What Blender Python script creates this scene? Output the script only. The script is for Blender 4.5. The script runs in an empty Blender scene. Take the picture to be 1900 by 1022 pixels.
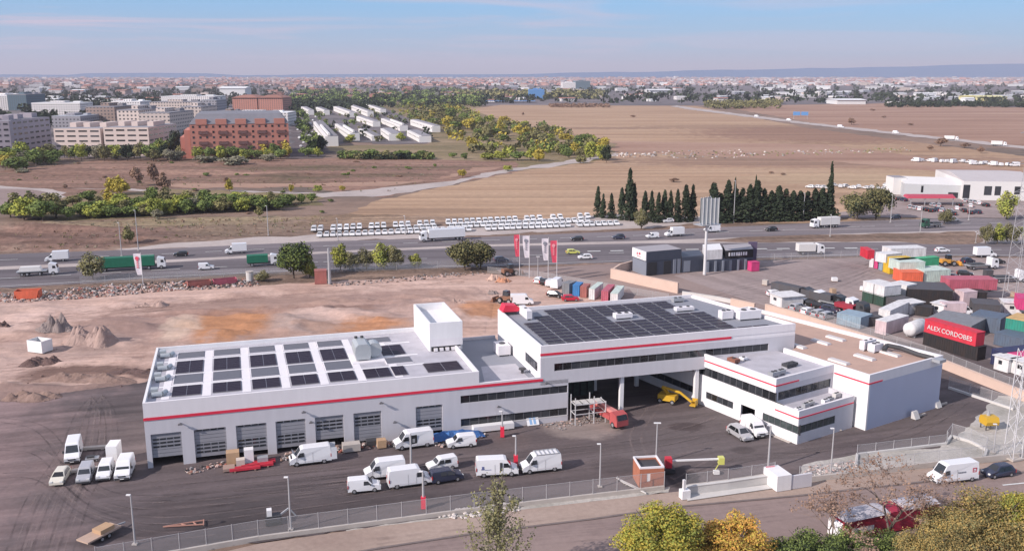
import bpy, math, random
from math import sin, cos, pi, radians, sqrt, atan2
R = random.Random(7)
SC = bpy.context.scene
COL = SC.collection
# ------------------------------------------------------------------ camera, sky, sun, exposure
CAM_H = 55.0
PITCH = math.atan(373 / 1710.0)
cam = bpy.data.objects.new('camera', bpy.data.cameras.new('camera'))
COL.objects.link(cam)
cam.location = (0, 0, CAM_H)
cam.rotation_euler = (pi / 2 - PITCH, 0, 0)
cam.data.sensor_width = 36.0
cam.data.lens = 36.0 * 1710 / 1900.0
cam.data.clip_start = 0.5
cam.data.clip_end = 90000
SC.camera = cam
SUN_AZ = radians(57.0)      # the sun stands behind and to the left of the camera: shadows run away to the right
SUN_EL = radians(31.0)
SUN_DIR = (-sin(SUN_AZ) * cos(SUN_EL), -cos(SUN_AZ) * cos(SUN_EL), sin(SUN_EL))
w = bpy.data.worlds.new("World"); SC.world = w; w.use_nodes = True
nt = w.node_tree; nt.nodes.clear()
def N(nt, t, **k):
    n = nt.nodes.new(t)
    for a, b in k.items():
        setattr(n, a, b)
    return n
wo = N(nt, 'ShaderNodeOutputWorld'); bg = N(nt, 'ShaderNodeBackground')
sky = N(nt, 'ShaderNodeTexSky', sky_type='NISHITA', sun_disc=False)
sky.sun_elevation = SUN_EL; sky.sun_rotation = pi + SUN_AZ
sky.altitude = 600; sky.air_density = 1.0; sky.dust_density = 0.4; sky.ozone_density = 4.0
bg.inputs['Strength'].default_value = 0.12
tc = N(nt, 'ShaderNodeTexCoord'); mp = N(nt, 'ShaderNodeMapping'); mp.inputs['Scale'].default_value = (1.3, 1.3, 22.0)
mp.inputs['Rotation'].default_value = (0.0, 0.06, 0.3)
n1 = N(nt, 'ShaderNodeTexNoise'); n1.inputs['Scale'].default_value = 2.2; n1.inputs['Detail'].default_value = 7; n1.inputs['Roughness'].default_value = 0.55
n1.inputs['Distortion'].default_value = 0.6
cr = N(nt, 'ShaderNodeValToRGB'); cr.color_ramp.elements[0].position = 0.45; cr.color_ramp.elements[1].position = 0.60
cr.color_ramp.elements[0].color = (0, 0, 0, 1); cr.color_ramp.elements[1].color = (1, 1, 1, 1)
sc_ = N(nt, 'ShaderNodeMath', operation='MULTIPLY'); sc_.inputs[1].default_value = 0.85
mx = N(nt, 'ShaderNodeMix', data_type='RGBA'); mx.inputs[7].default_value = (4.7, 4.35, 5.5, 1)
tint = N(nt, 'ShaderNodeMix', data_type='RGBA', blend_type='MULTIPLY'); tint.inputs[0].default_value = 1.0; tint.inputs[7].default_value = (1.0, 1.0, 1.12, 1)
L = nt.links.new
sp = N(nt, 'ShaderNodeSeparateXYZ'); hz_ = N(nt, 'ShaderNodeMapRange'); hz_.inputs['From Min'].default_value = 0.0; hz_.inputs['From Max'].default_value = 0.085
hz_.inputs['To Min'].default_value = 0.4; hz_.inputs['To Max'].default_value = 0.0; hz_.interpolation_type = 'SMOOTHSTEP'
ad = N(nt, 'ShaderNodeMath', operation='MAXIMUM'); blue = N(nt, 'ShaderNodeMix', data_type='RGBA'); blue.inputs[0].default_value = 0.8
er = N(nt, 'ShaderNodeValToRGB'); el_ = er.color_ramp.elements; el_[0].position = 0.0; el_[0].color = (2.1, 2.85, 4.3, 1); el_[1].position = 1.0; el_[1].color = (3.9, 4.3, 5.3, 1)
for p_, c_ in ((.03, (1.4, 3.5, 5.5, 1)), (.085, (1.4, 3.9, 6.8, 1)), (.35, (3.2, 4.0, 5.4, 1))):
    q_ = el_.new(p_); q_.color = c_
L(tc.outputs['Generated'], sp.inputs[0]); L(sp.outputs[2], hz_.inputs[0]); L(sp.outputs[2], er.inputs[0]); L(er.outputs[0], blue.inputs[7])
L(tc.outputs['Generated'], mp.inputs[0]); L(mp.outputs[0], n1.inputs['Vector']); L(n1.outputs[0], cr.inputs[0]); L(cr.outputs[0], sc_.inputs[0])
L(sky.outputs[0], tint.inputs[6]); L(sc_.outputs[0], ad.inputs[0]); L(hz_.outputs[0], ad.inputs[1])
az = N(nt, 'ShaderNodeMapRange'); az.inputs['From Min'].default_value = -0.45; az.inputs['From Max'].default_value = 0.4; az.inputs['To Min'].default_value = 1.15; az.inputs['To Max'].default_value = 0.45
azm = N(nt, 'ShaderNodeMath', operation='MULTIPLY'); azm.use_clamp = True; L(sp.outputs[0], az.inputs[0]); L(ad.outputs[0], azm.inputs[0]); L(az.outputs[0], azm.inputs[1]); L(azm.outputs[0], mx.inputs[0]); L(tint.outputs[2], blue.inputs[6]); L(blue.outputs[2], mx.inputs[6]); L(mx.outputs[2], bg.inputs['Color']); L(bg.outputs[0], wo.inputs[0])
sun = bpy.data.objects.new('sun', bpy.data.lights.new('sun', 'SUN')); COL.objects.link(sun)
sun.data.energy = 4.6; sun.data.angle = radians(0.6); sun.data.color = (1.0, 0.90, 0.84)
from mathutils import Vector, Matrix
sun.rotation_euler = Vector(SUN_DIR).to_track_quat('Z', 'Y').to_euler()
VS = SC.view_settings; VS.view_transform = 'Standard'; VS.look = 'None'; VS.exposure = 0.18; VS.gamma = 1.0; VS.use_curve_mapping = False
SC.cycles.max_bounces = 5; SC.cycles.diffuse_bounces = 2; SC.cycles.glossy_bounces = 2; SC.cycles.transparent_max_bounces = 24; SC.cycles.volume_bounces = 0
SC.cycles.use_denoising = True

# ------------------------------------------------------------------ helpers
FPX = 1710.0
def G(x, y, z=0.0):
    """ground point seen at photo pixel x, y (1900 wide) on the level z"""
    a = (x - 950) / FPX; b = -(y - 511) / FPX
    dy = cos(PITCH) + b * sin(PITCH); dz = -sin(PITCH) + b * cos(PITCH)
    t = (z - CAM_H) / dz
    return (t * a, t * dy)
def mpp(x, y, z=0.0):
    """metres per photo pixel at that ground point"""
    X, Y = G(x, y, z)
    return (Y * cos(PITCH) + (CAM_H - z) * sin(PITCH)) / FPX
def hpx(x, y, dy):
    """height in metres of something standing at ground pixel x, y that reaches dy pixels up"""
    X, Y = G(x, y)
    k = -((y - dy) - 511) / FPX
    # z such that projection row = y-dy
    dyv = cos(PITCH) + k * sin(PITCH); dz = -sin(PITCH) + k * cos(PITCH)
    return CAM_H + Y * dz / dyv

MATS = {}
def mat(name, c, rough=0.8, var=0.0, scale=1.0, c2=None, bump=0.0, metal=0.0, spec=0.5, stretch=None, detail=6, world=False, rnd=0.0, contrast=0.25):
    """noise-varied principled material. c2: second colour, rnd: per-object brightness spread"""
    if name in MATS: return MATS[name]
    m = bpy.data.materials.new(name); m.use_nodes = True; MATS[name] = m
    t = m.node_tree; p = t.nodes['Principled BSDF']
    p.inputs['Roughness'].default_value = rough; p.inputs['Metallic'].default_value = metal
    p.inputs['Specular IOR Level'].default_value = spec
    col = (c[0], c[1], c[2], 1)
    m.diffuse_color = col
    p.inputs['Base Color'].default_value = col
    if var > 0 or c2 or bump:
        if c2 is None:
            c2 = tuple(v * (1 - var) for v in c)
        tcn = N(t, 'ShaderNodeTexCoord'); mpn = N(t, 'ShaderNodeMapping')
        mpn.inputs['Scale'].default_value = stretch or (1, 1, 1)
        if world:
            g = N(t, 'ShaderNodeNewGeometry'); t.links.new(g.outputs['Position'], mpn.inputs[0])
        else:
            t.links.new(tcn.outputs['Object'], mpn.inputs[0])
        nz = N(t, 'ShaderNodeTexNoise'); nz.inputs['Scale'].default_value = scale; nz.inputs['Detail'].default_value = detail; nz.inputs['Roughness'].default_value = 0.6
        t.links.new(mpn.outputs[0], nz.inputs['Vector'])
        rp = N(t, 'ShaderNodeValToRGB')
        rp.color_ramp.elements[0].position = 0.5 - contrast; rp.color_ramp.elements[1].position = 0.5 + contrast
        rp.color_ramp.elements[0].color = (c2[0], c2[1], c2[2], 1); rp.color_ramp.elements[1].color = col
        t.links.new(nz.outputs[0], rp.inputs[0])
        out = rp.outputs[0]
        if rnd:
            out = rand_mul(t, out, rnd)
        t.links.new(out, p.inputs['Base Color'])
        if bump:
            b = N(t, 'ShaderNodeBump'); b.inputs['Strength'].default_value = 1.0; b.inputs['Distance'].default_value = bump
            t.links.new(nz.outputs[0], b.inputs['Height']); t.links.new(b.outputs[0], p.inputs['Normal'])
    elif rnd:
        rgb = N(t, 'ShaderNodeRGB'); rgb.outputs[0].default_value = col
        t.links.new(rand_mul(t, rgb.outputs[0], rnd), p.inputs['Base Color'])
    return m
def rand_mul(t, out, rnd):
    oi = N(t, 'ShaderNodeObjectInfo'); mr = N(t, 'ShaderNodeMapRange')
    mr.inputs['To Min'].default_value = 1 - rnd; mr.inputs['To Max'].default_value = 1 + rnd
    t.links.new(oi.outputs['Random'], mr.inputs[0])
    hs = N(t, 'ShaderNodeHueSaturation'); t.links.new(mr.outputs[0], hs.inputs['Value']); t.links.new(out, hs.inputs['Color'])
    return hs.outputs[0]
def ground_mat(name, cols, scale=0.05, stretch=(1, 1, 1), rot=0.0, fine=1.2, finev=0.25, bump=0.0, rough=0.95, streak=None, blobs=(), second=None):
    """patchy ground in world metres: 3-colour ramp on a broad noise, multiplied by a fine noise; optional tyre streaks"""
    m = bpy.data.materials.new(name); m.use_nodes = True; MATS[name] = m
    t = m.node_tree; p = t.nodes['Principled BSDF']; p.inputs['Roughness'].default_value = rough
    p.inputs['Specular IOR Level'].default_value = 0.2
    g = N(t, 'ShaderNodeNewGeometry'); mpn = N(t, 'ShaderNodeMapping'); mpn.vector_type = 'TEXTURE'
    mpn.inputs['Rotation'].default_value = (0, 0, rot); mpn.inputs['Scale'].default_value = stretch
    t.links.new(g.outputs['Position'], mpn.inputs[0])
    nz = N(t, 'ShaderNodeTexNoise'); nz.inputs['Scale'].default_value = scale; nz.inputs['Detail'].default_value = 9; nz.inputs['Roughness'].default_value = 0.62
    nz.inputs['Distortion'].default_value = 0.4
    t.links.new(mpn.outputs[0], nz.inputs['Vector'])
    rp = N(t, 'ShaderNodeValToRGB'); e = rp.color_ramp.elements
    k = len(cols)
    while len(e) < k: e.new(0.5)
    for i, c in enumerate(cols):
        e[i].position = 0.5 + (i / (k - 1) - 0.5) * 0.42; e[i].color = (c[0], c[1], c[2], 1)
    t.links.new(nz.outputs[0], rp.inputs[0])
    n2 = N(t, 'ShaderNodeTexNoise'); n2.inputs['Scale'].default_value = fine; n2.inputs['Detail'].default_value = 6; n2.inputs['Roughness'].default_value = 0.7
    t.links.new(g.outputs['Position'], n2.inputs['Vector'])
    mr = N(t, 'ShaderNodeMapRange'); mr.inputs['From Min'].default_value = 0.25; mr.inputs['From Max'].default_value = 0.75
    mr.inputs['To Min'].default_value = 1 - finev; mr.inputs['To Max'].default_value = 1 + finev
    t.links.new(n2.outputs[0], mr.inputs[0])
    val = mr.outputs[0]
    if streak:
        sw, sdir, samt = streak
        mp2 = N(t, 'ShaderNodeMapping'); mp2.vector_type = 'TEXTURE'; mp2.inputs['Rotation'].default_value = (0, 0, sdir); mp2.inputs['Scale'].default_value = (45, 1, 1)
        t.links.new(g.outputs['Position'], mp2.inputs[0])
        n3 = N(t, 'ShaderNodeTexNoise'); n3.inputs['Scale'].default_value = sw; n3.inputs['Detail'].default_value = 5; n3.inputs['Distortion'].default_value = 0.3
        t.links.new(mp2.outputs[0], n3.inputs['Vector'])
        m3 = N(t, 'ShaderNodeMapRange'); m3.inputs['From Min'].default_value = 0.35; m3.inputs['From Max'].default_value = 0.7
        m3.inputs['To Min'].default_value = 1 - samt; m3.inputs['To Max'].default_value = 1 + samt
        t.links.new(n3.outputs[0], m3.inputs[0])
        mm = N(t, 'ShaderNodeMath', operation='MULTIPLY'); t.links.new(val, mm.inputs[0]); t.links.new(m3.outputs[0], mm.inputs[1]); val = mm.outputs[0]
    colour = rp.outputs[0]
    n4 = N(t, 'ShaderNodeTexNoise'); n4.inputs['Scale'].default_value = 0.11; n4.inputs['Detail'].default_value = 8; n4.inputs['Roughness'].default_value = 0.65
    t.links.new(g.outputs['Position'], n4.inputs['Vector'])
    def edge(d_out, w_, k_):
        a_ = N(t, 'ShaderNodeMath', operation='MULTIPLY_ADD'); a_.inputs[1].default_value = k_; t.links.new(n4.outputs[0], a_.inputs[0]); t.links.new(d_out, a_.inputs[2])
        m_ = N(t, 'ShaderNodeMapRange'); m_.interpolation_type = 'SMOOTHSTEP'; m_.inputs['From Min'].default_value = 1 + k_ * .5 - w_; m_.inputs['From Max'].default_value = 1 + k_ * .5 + w_
        m_.inputs['To Min'].default_value = 1; m_.inputs['To Max'].default_value = 0; t.links.new(a_.outputs[0], m_.inputs[0]); return m_.outputs[0]
    if second:   # another surface beyond a line: (nx, ny, c, width, colour)
        nx, ny, c0, wd, c2_ = second
        dt = N(t, 'ShaderNodeVectorMath', operation='DOT_PRODUCT'); dt.inputs[1].default_value = (nx / wd, ny / wd, 0); t.links.new(g.outputs['Position'], dt.inputs[0])
        ad_ = N(t, 'ShaderNodeMath', operation='ADD'); ad_.inputs[1].default_value = 1 - c0 / wd; t.links.new(dt.outputs['Value'], ad_.inputs[0])
        mm_ = N(t, 'ShaderNodeMix', data_type='RGBA'); t.links.new(edge(ad_.outputs[0], .8, 3.5), mm_.inputs[0]); t.links.new(colour, mm_.inputs[6]); mm_.inputs[7].default_value = (*c2_, 1); colour = mm_.outputs[2]
    for (bx, by, rx, ry, br, c2_, op) in blobs:
        m2_ = N(t, 'ShaderNodeMapping'); m2_.vector_type = 'TEXTURE'; m2_.inputs['Location'].default_value = (bx, by, 0); m2_.inputs['Rotation'].default_value = (0, 0, br); m2_.inputs['Scale'].default_value = (rx, ry, 1000)
        t.links.new(g.outputs['Position'], m2_.inputs[0]); ln = N(t, 'ShaderNodeVectorMath', operation='LENGTH'); t.links.new(m2_.outputs[0], ln.inputs[0])
        e_ = edge(ln.outputs['Value'], .28, 2.2); o_ = N(t, 'ShaderNodeMath', operation='MULTIPLY'); o_.inputs[1].default_value = op; t.links.new(e_, o_.inputs[0])
        mm_ = N(t, 'ShaderNodeMix', data_type='RGBA'); t.links.new(o_.outputs[0], mm_.inputs[0]); t.links.new(colour, mm_.inputs[6]); mm_.inputs[7].default_value = (*c2_, 1); colour = mm_.outputs[2]
    hs = N(t, 'ShaderNodeHueSaturation'); t.links.new(val, hs.inputs['Value']); t.links.new(colour, hs.inputs['Color'])
    t.links.new(hs.outputs[0], p.inputs['Base Color'])
    if bump:
        b = N(t, 'ShaderNodeBump'); b.inputs['Distance'].default_value = bump
        t.links.new(n2.outputs[0], b.inputs['Height']); t.links.new(b.outputs[0], p.inputs['Normal'])
    return m

class MB:
    """collects faces, then links them as ONE mesh object"""
    def __init__(s): s.v = []; s.f = []; s.m = []; s.mats = []
    def mi(s, m):
        if m not in s.mats: s.mats.append(m)
        return s.mats.index(m)
    def poly(s, pts, m):
        b = len(s.v); s.v += [tuple(p) for p in pts]; s.f.append(tuple(range(b, b + len(pts)))); s.m.append(s.mi(m)); return s
    def box(s, x0, y0, z0, x1, y1, z1, m, top=None):
        x0, x1 = min(x0, x1), max(x0, x1); y0, y1 = min(y0, y1), max(y0, y1); z0, z1 = min(z0, z1), max(z0, z1)
        return s.prism([(x0, y0), (x1, y0), (x1, y1), (x0, y1)], z0, z1, m, top)
    def obox(s, c, ang, l, wd, z0, z1, m, top=None):
        """box centred c=(x,y), length l along ang"""
        ca, sa = cos(ang), sin(ang); pts = []
        for dx, dy in ((-l / 2, -wd / 2), (l / 2, -wd / 2), (l / 2, wd / 2), (-l / 2, wd / 2)):
            pts.append((c[0] + dx * ca - dy * sa, c[1] + dx * sa + dy * ca))
        return s.prism(pts, z0, z1, m, top)
    def prism(s, pts, z0, z1, m, top=None, inset=0.0):
        n = len(pts); b = len(s.v); i = s.mi(m); it = s.mi(top) if top else i
        cx = sum(p[0] for p in pts) / n; cy = sum(p[1] for p in pts) / n
        s.v += [(p[0], p[1], z0) for p in pts]
        s.v += [(cx + (p[0] - cx) * (1 - inset), cy + (p[1] - cy) * (1 - inset), z1) for p in pts]
        for k in range(n):
            q = (k + 1) % n; s.f.append((b + k, b + q, b + n + q, b + n + k)); s.m.append(i)
        s.f.append(tuple(b + n + k for k in range(n))); s.m.append(it)
        s.f.append(tuple(b + n - 1 - k for k in range(n))); s.m.append(i)
        return s
    def tube(s, p0, p1, r0, m, r1=None, n=8, cap=True):
        if r1 is None: r1 = r0
        p0 = Vector(p0); p1 = Vector(p1); d = (p1 - p0)
        if d.length < 1e-6: return s
        d.normalize(); a = d.orthogonal().normalized(); c = d.cross(a); b = len(s.v); i = s.mi(m)
        for p, r in ((p0, r0), (p1, r1)):
            for k in range(n):
                t = 2 * pi * k / n; s.v.append(tuple(p + a * cos(t) * r + c * sin(t) * r))
        for k in range(n):
            q = (k + 1) % n; s.f.append((b + k, b + q, b + n + q, b + n + k)); s.m.append(i)
        if cap:
            s.f.append(tuple(b + n - 1 - k for k in range(n))); s.m.append(i)
            s.f.append(tuple(b + n + k for k in range(n))); s.m.append(i)
        return s
    def bar(s, p0, p1, t, m):
        return s.tube(p0, p1, t * 0.7071, m, n=4)
    def loft(s, rings, m, cap=True):
        """rings: lists of equal length of 3-D points"""
        b = len(s.v); n = len(rings[0]); i = s.mi(m)
        for r in rings: s.v += [tuple(p) for p in r]
        for j in range(len(rings) - 1):
            for k in range(n):
                q = (k + 1) % n
                s.f.append((b + j * n + k, b + j * n + q, b + (j + 1) * n + q, b + (j + 1) * n + k)); s.m.append(i)
        if cap:
            s.f.append(tuple(b + n - 1 - k for k in range(n))); s.m.append(i)
            s.f.append(tuple(b + (len(rings) - 1) * n + k for k in range(n))); s.m.append(i)
        return s
    def mesh(s, name, smooth=False):
        me = bpy.data.meshes.new(name); me.from_pydata(s.v, [], s.f)
        for m in s.mats: me.materials.append(m)
        me.polygons.foreach_set('material_index', s.m)
        if smooth: me.polygons.foreach_set('use_smooth', [True] * len(me.polygons))
        me.validate(); me.update(); return me
    def build(s, name, parent=None, smooth=False, loc=None, rot=None):
        o = bpy.data.objects.new(name, s.mesh(name, smooth)); COL.objects.link(o)
        if parent is not None: o.parent = parent
        if loc is not None: o.location = loc
        if rot is not None: o.rotation_euler = (0, 0, rot)
        return o
def thing(name, label, cat, loc=(0, 0, 0), rot=0.0, group=None):
    o = bpy.data.objects.new(name, None); COL.objects.link(o); o.empty_display_size = 0.3
    o.location = loc; o.rotation_euler = (0, 0, rot); o['label'] = label; o['category'] = cat
    if group: o['group'] = group
    return o
def tag(o, label, cat, group=None, kind=None):
    if kind: o['kind'] = kind
    if label: o['label'] = label
    if cat: o['category'] = cat
    if group: o['group'] = group
    return o
KIDS = {}
def dup(root, loc, rot, label=None, group=None, scale=None):
    r = root.copy(); COL.objects.link(r); r.location = loc
    r.rotation_euler = (root.rotation_euler[0], root.rotation_euler[1], rot)
    if scale is not None: r.scale = scale if hasattr(scale, '__len__') else (scale,) * 3
    if label: r['label'] = label
    if group: r['group'] = group
    if root not in KIDS: KIDS[root] = [(c, list(c.children)) for c in root.children]
    for ch, gs in KIDS[root]:
        c = ch.copy(); COL.objects.link(c); c.parent = r
        for g in gs:
            d = g.copy(); COL.objects.link(d); d.parent = c
    return r
class Kind:
    """a prototype whose first placement is the prototype itself"""
    def __init__(s, make): s.make = make; s.p = None; s.used = False
    def put(s, loc, rot=0.0, label=None, group=None, scale=None, cat=None):
        if s.p is None: s.p = s.make()
        if not s.used:
            s.used = True; r = s.p; KIDS[r] = [(c, list(c.children)) for c in r.children]
            r.location = loc; r.rotation_euler = (r.rotation_euler[0], r.rotation_euler[1], rot)
            if scale is not None: r.scale = scale if hasattr(scale, '__len__') else (scale,) * 3
            s.sc = r.scale[:]
            if label: r['label'] = label
            if group: r['group'] = group
        else:
            r = dup(s.p, loc, rot, label, group, scale if scale is not None else 1.0)
            if not group and 'group' in r: del r['group']
        if cat: r['category'] = cat
        return r
def struct(name, pts, z, m, label=None):
    b = MB(); b.poly([(p[0], p[1], z) for p in pts], m); o = b.build(name); o['kind'] = 'structure'
    return o
def gpts(px, z=0.0): return [G(x, y, z) for x, y in px]
def local(o, ang, p):
    c, s = cos(ang), sin(ang); dx, dy = p[0] - o[0], p[1] - o[1]
    return (dx * c + dy * s, -dx * s + dy * c)
def world(o, ang, p):
    c, s = cos(ang), sin(ang); return (o[0] + p[0] * c - p[1] * s, o[1] + p[0] * s + p[1] * c)
AA = radians(16.9); BB = radians(32.6)
OA = G(275, 870); OB = G(1605, 800)
# ------------------------------------------------------------------ materials
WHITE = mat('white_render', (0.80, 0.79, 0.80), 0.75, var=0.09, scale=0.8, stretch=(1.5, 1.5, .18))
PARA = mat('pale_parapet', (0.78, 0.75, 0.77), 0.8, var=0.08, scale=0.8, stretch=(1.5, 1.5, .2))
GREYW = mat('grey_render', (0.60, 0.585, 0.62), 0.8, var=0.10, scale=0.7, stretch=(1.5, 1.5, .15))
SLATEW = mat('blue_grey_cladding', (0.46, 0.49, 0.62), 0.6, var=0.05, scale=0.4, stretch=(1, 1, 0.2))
RED = mat('red_band', (0.72, 0.03, 0.07), 0.5)
GLASS = mat('window_glass', (0.045, 0.05, 0.058), 0.1, spec=0.6, var=0.45, scale=0.8, rnd=0.65)
GLASSG = mat('greenish_glass', (0.07, 0.09, 0.09), 0.12, spec=0.6, var=0.5, scale=1.5)
FRAME = mat('dark_frame', (0.10, 0.10, 0.11), 0.5)
STEEL = mat('galvanised_steel', (0.45, 0.46, 0.48), 0.45, metal=0.3, var=0.15, scale=3)
PALEST = mat('pale_pole_paint', (0.62, 0.61, 0.62), 0.5)
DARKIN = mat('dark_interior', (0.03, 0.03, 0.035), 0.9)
ROOFG = mat('light_roof_membrane', (0.50, 0.485, 0.53), 0.85, var=0.25, scale=0.5)
ROOFM = mat('grey_roof_membrane', (0.26, 0.27, 0.31), 0.85, var=0.12, scale=0.5)
ROOFT = mat('tan_roof_gravel', (0.50, 0.335, 0.265), 0.95, scale=0.4, c2=(0.40, 0.275, 0.225))
DOORG = mat('roller_door_grey', (0.30, 0.30, 0.33), 0.6, var=0.08, scale=1.2)
PVM = mat('solar_cell', (0.028, 0.020, 0.034), 0.4, spec=0.08)
PVF = mat('solar_frame', (0.35, 0.35, 0.38), 0.4, metal=0.4)
SKYL = mat('skylight_panel', (0.13, 0.13, 0.15), 0.45, var=0.1, scale=2)
CONC = mat('concrete', (0.50, 0.45, 0.41), 0.9, var=0.2, scale=0.6)
CONCW = mat('pale_concrete', (0.60, 0.58, 0.56), 0.9, var=0.15, scale=0.6)
BLOCKW = mat('pink_block_wall', (0.62, 0.46, 0.38), 0.9, var=0.12, scale=0.5)
BLACK = mat('black_rubber', (0.015, 0.015, 0.016), 0.8)
CHROME = mat('wheel_rim', (0.45, 0.45, 0.47), 0.35, metal=0.5)
WVAN = mat('white_vehicle_paint', (0.78, 0.78, 0.80), 0.25, var=0.04, scale=0.8)
DKPLAST = mat('dark_plastic', (0.05, 0.05, 0.055), 0.6)
LAMPW = mat('headlight_glass', (0.75, 0.75, 0.72), 0.15)
TAILR = mat('tail_light', (0.45, 0.02, 0.02), 0.25)
# ------------------------------------------------------------------ ground and roads
def bl(x0, x1, y0_, y1, c, op=.8, rot=None):
    """patch of ground whose extent runs over these photo pixels, as an ellipse in metres"""
    a, b_, c_, d = G(x0, (y0_ + y1) / 2), G(x1, (y0_ + y1) / 2), G((x0 + x1) / 2, y0_), G((x0 + x1) / 2, y1)
    return ((a[0] + b_[0]) / 2, (c_[1] + d[1]) / 2, max(.5, (b_[0] - a[0]) / 2), max(.5, (c_[1] - d[1]) / 2), AA * .6 if rot is None else rot, c, op)
M_far = ground_mat('plain_soil', [(0.14, 0.11, 0.09), (0.23, 0.16, 0.125), (0.30, 0.21, 0.16)], 0.012, (3, 1, 1), 0.1, fine=0.08, finev=0.3)
b = MB(); S_ = 45000
b.poly([(-S_, -400, 0), (S_, -400, 0), (S_, S_, 0), (-S_, S_, 0)], M_far)
b.build('ground')['kind'] = 'structure'
M_field = ground_mat('stubble_field', [(0.316, 0.198, 0.128), (0.404, 0.27, 0.178), (0.465, 0.32, 0.215)], 0.022, (5, 1, 1), 0.03, fine=0.3, finev=0.18, streak=(0.12, 0.02, 0.2), blobs=[bl(1180, 1540, 232, 240, (.25, .16, .11), .6, 0), bl(990, 1240, 236, 240, (.22, .14, .10), .7, 0), bl(1300, 1760, 236, 266, (.25, .145, .105), .8, 0), bl(1220, 1620, 272, 296, (.20, .165, .10), .8, 0), bl(1150, 1950, 288, 312, (.27, .17, .125), .75, 0), bl(660, 900, 385, 400, (.28, .19, .13), .5, 0), bl(1380, 1800, 322, 345, (.46, .34, .22), .5, 0)])
M_field2 = ground_mat('reddish_field', [(0.24, 0.14, 0.10), (0.34, 0.21, 0.155), (0.42, 0.285, 0.21)], 0.02, (6, 1, 1), 0.0, fine=0.2, finev=0.14)
M_scrub = ground_mat('dry_scrub_soil', [(0.13, 0.10, 0.06), (0.235, 0.14, 0.105), (0.33, 0.205, 0.15)], 0.035, (5, 1, 1), 0.05, fine=0.3, finev=0.5, streak=(0.2, 0.03, .25))
M_slope = ground_mat('rutted_verge', [(0.12, 0.09, 0.065), (0.22, 0.15, 0.115), (0.31, 0.225, 0.17)], 0.045, (4, 1, 1), 0.08, fine=0.35, finev=0.5, bump=0.4, streak=(.25, .08, .25), blobs=[bl(-60, 330, 415, 470, (.20, .115, .09), .7), bl(120, 560, 404, 420, (.33, .27, .15), .5), bl(-80, 120, 395, 430, (.42, .33, .22), .7), bl(330, 560, 410, 440, (.26, .19, .13), .5), bl(560, 760, 396, 420, (.24, .16, .10), .6), bl(640, 1000, 398, 410, (.42, .29, .2), .5)])
M_dirt = ground_mat('site_dirt', [(0.40, 0.255, 0.20), (0.53, 0.37, 0.305), (0.63, 0.455, 0.39)], 0.045, (2.4, 1, 1), 0.12, fine=0.8, finev=0.2, bump=0.1, streak=(0.5, 0.05, 0.12), blobs=[
    bl(110, 900, 545, 655, (.37, .245, .20), .85), bl(120, 330, 588, 640, (.31, .21, .18), .85), bl(350, 505, 574, 634, (.44, .215, .11), .95), bl(560, 745, 590, 618, (.45, .215, .11), .9), bl(845, 935, 560, 595, (.46, .225, .12), .9),
    bl(300, 372, 590, 635, (.52, .40, .32), .7), bl(500, 640, 578, 622, (.38, .30, .27), .6), bl(560, 720, 572, 600, (.56, .40, .34), .6), bl(620, 900, 540, 566, (.33, .22, .185), .7), bl(240, 620, 556, 578, (.30, .20, .165), .55),
    bl(20, 300, 680, 712, (.17, .105, .085), .95), bl(-80, 240, 716, 748, (.24, .165, .145), .9), bl(110, 900, 574, 584, (.27, .17, .14), .7), bl(-60, 120, 560, 585, (.40, .29, .25), .5), bl(620, 780, 566, 580, (.25, .16, .13), .6), bl(-60, 60, 640, 720, (.48, .34, .29), .6), bl(60, 240, 625, 665, (.34, .25, .22), .6), bl(700, 860, 560, 600, (.40, .29, .26), .5)])
M_dirt2 = ground_mat('turned_dirt', [(0.30, 0.20, 0.16), (0.42, 0.28, 0.23), (0.52, 0.37, 0.31)], 0.06, (2, 1, 1), 0.1, fine=0.7, finev=0.3, bump=0.25, streak=(0.4, 0.3, 0.12))
M_orange = ground_mat('orange_clay', [(0.40, 0.28, 0.22), (0.41, 0.235, 0.15), (0.46, 0.235, 0.125)], 0.07, (2, 1, 1), 0.2, fine=0.9, finev=0.15, bump=0.1)
M_asph = ground_mat('yard_asphalt', [(0.067, 0.057, 0.059), (0.123, 0.099, 0.101), (0.165, 0.131, 0.128)], 0.05, (3, 1, 1), 0.2, fine=1.5, finev=0.14, streak=(0.45, AA, 0.22), second=(1, .35, G(90, 830)[0] + .35 * G(90, 830)[1], 14, (.235, .17, .165)), blobs=[
    bl(1120, 1560, 765, 870, (.135, .112, .112), .85), bl(620, 1140, 815, 862, (.125, .10, .10), .7), bl(1232, 1290, 866, 906, (.03, .024, .026), .8), bl(1600, 1860, 760, 830, (.15, .12, .115), .6), bl(1080, 1160, 745, 800, (.26, .20, .18), .5), bl(1000, 1150, 770, 812, (.34, .28, .25), .7),  # near-black patch: unlit dark of an opening by the kiosk, painted flat
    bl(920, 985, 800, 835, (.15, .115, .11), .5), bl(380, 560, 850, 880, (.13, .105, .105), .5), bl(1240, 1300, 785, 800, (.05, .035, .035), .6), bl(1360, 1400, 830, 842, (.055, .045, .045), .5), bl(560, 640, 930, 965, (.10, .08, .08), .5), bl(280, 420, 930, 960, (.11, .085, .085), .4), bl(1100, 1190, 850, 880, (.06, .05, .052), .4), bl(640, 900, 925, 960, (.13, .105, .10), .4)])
M_dusty = ground_mat('dusty_asphalt', [(0.118, 0.097, 0.101), (0.202, 0.155, 0.155), (0.302, 0.227, 0.21)], 0.05, (1.4, 1, 1), 1.0, fine=0.9, finev=0.2, streak=(0.45, 0.95, 0.3))
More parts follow.
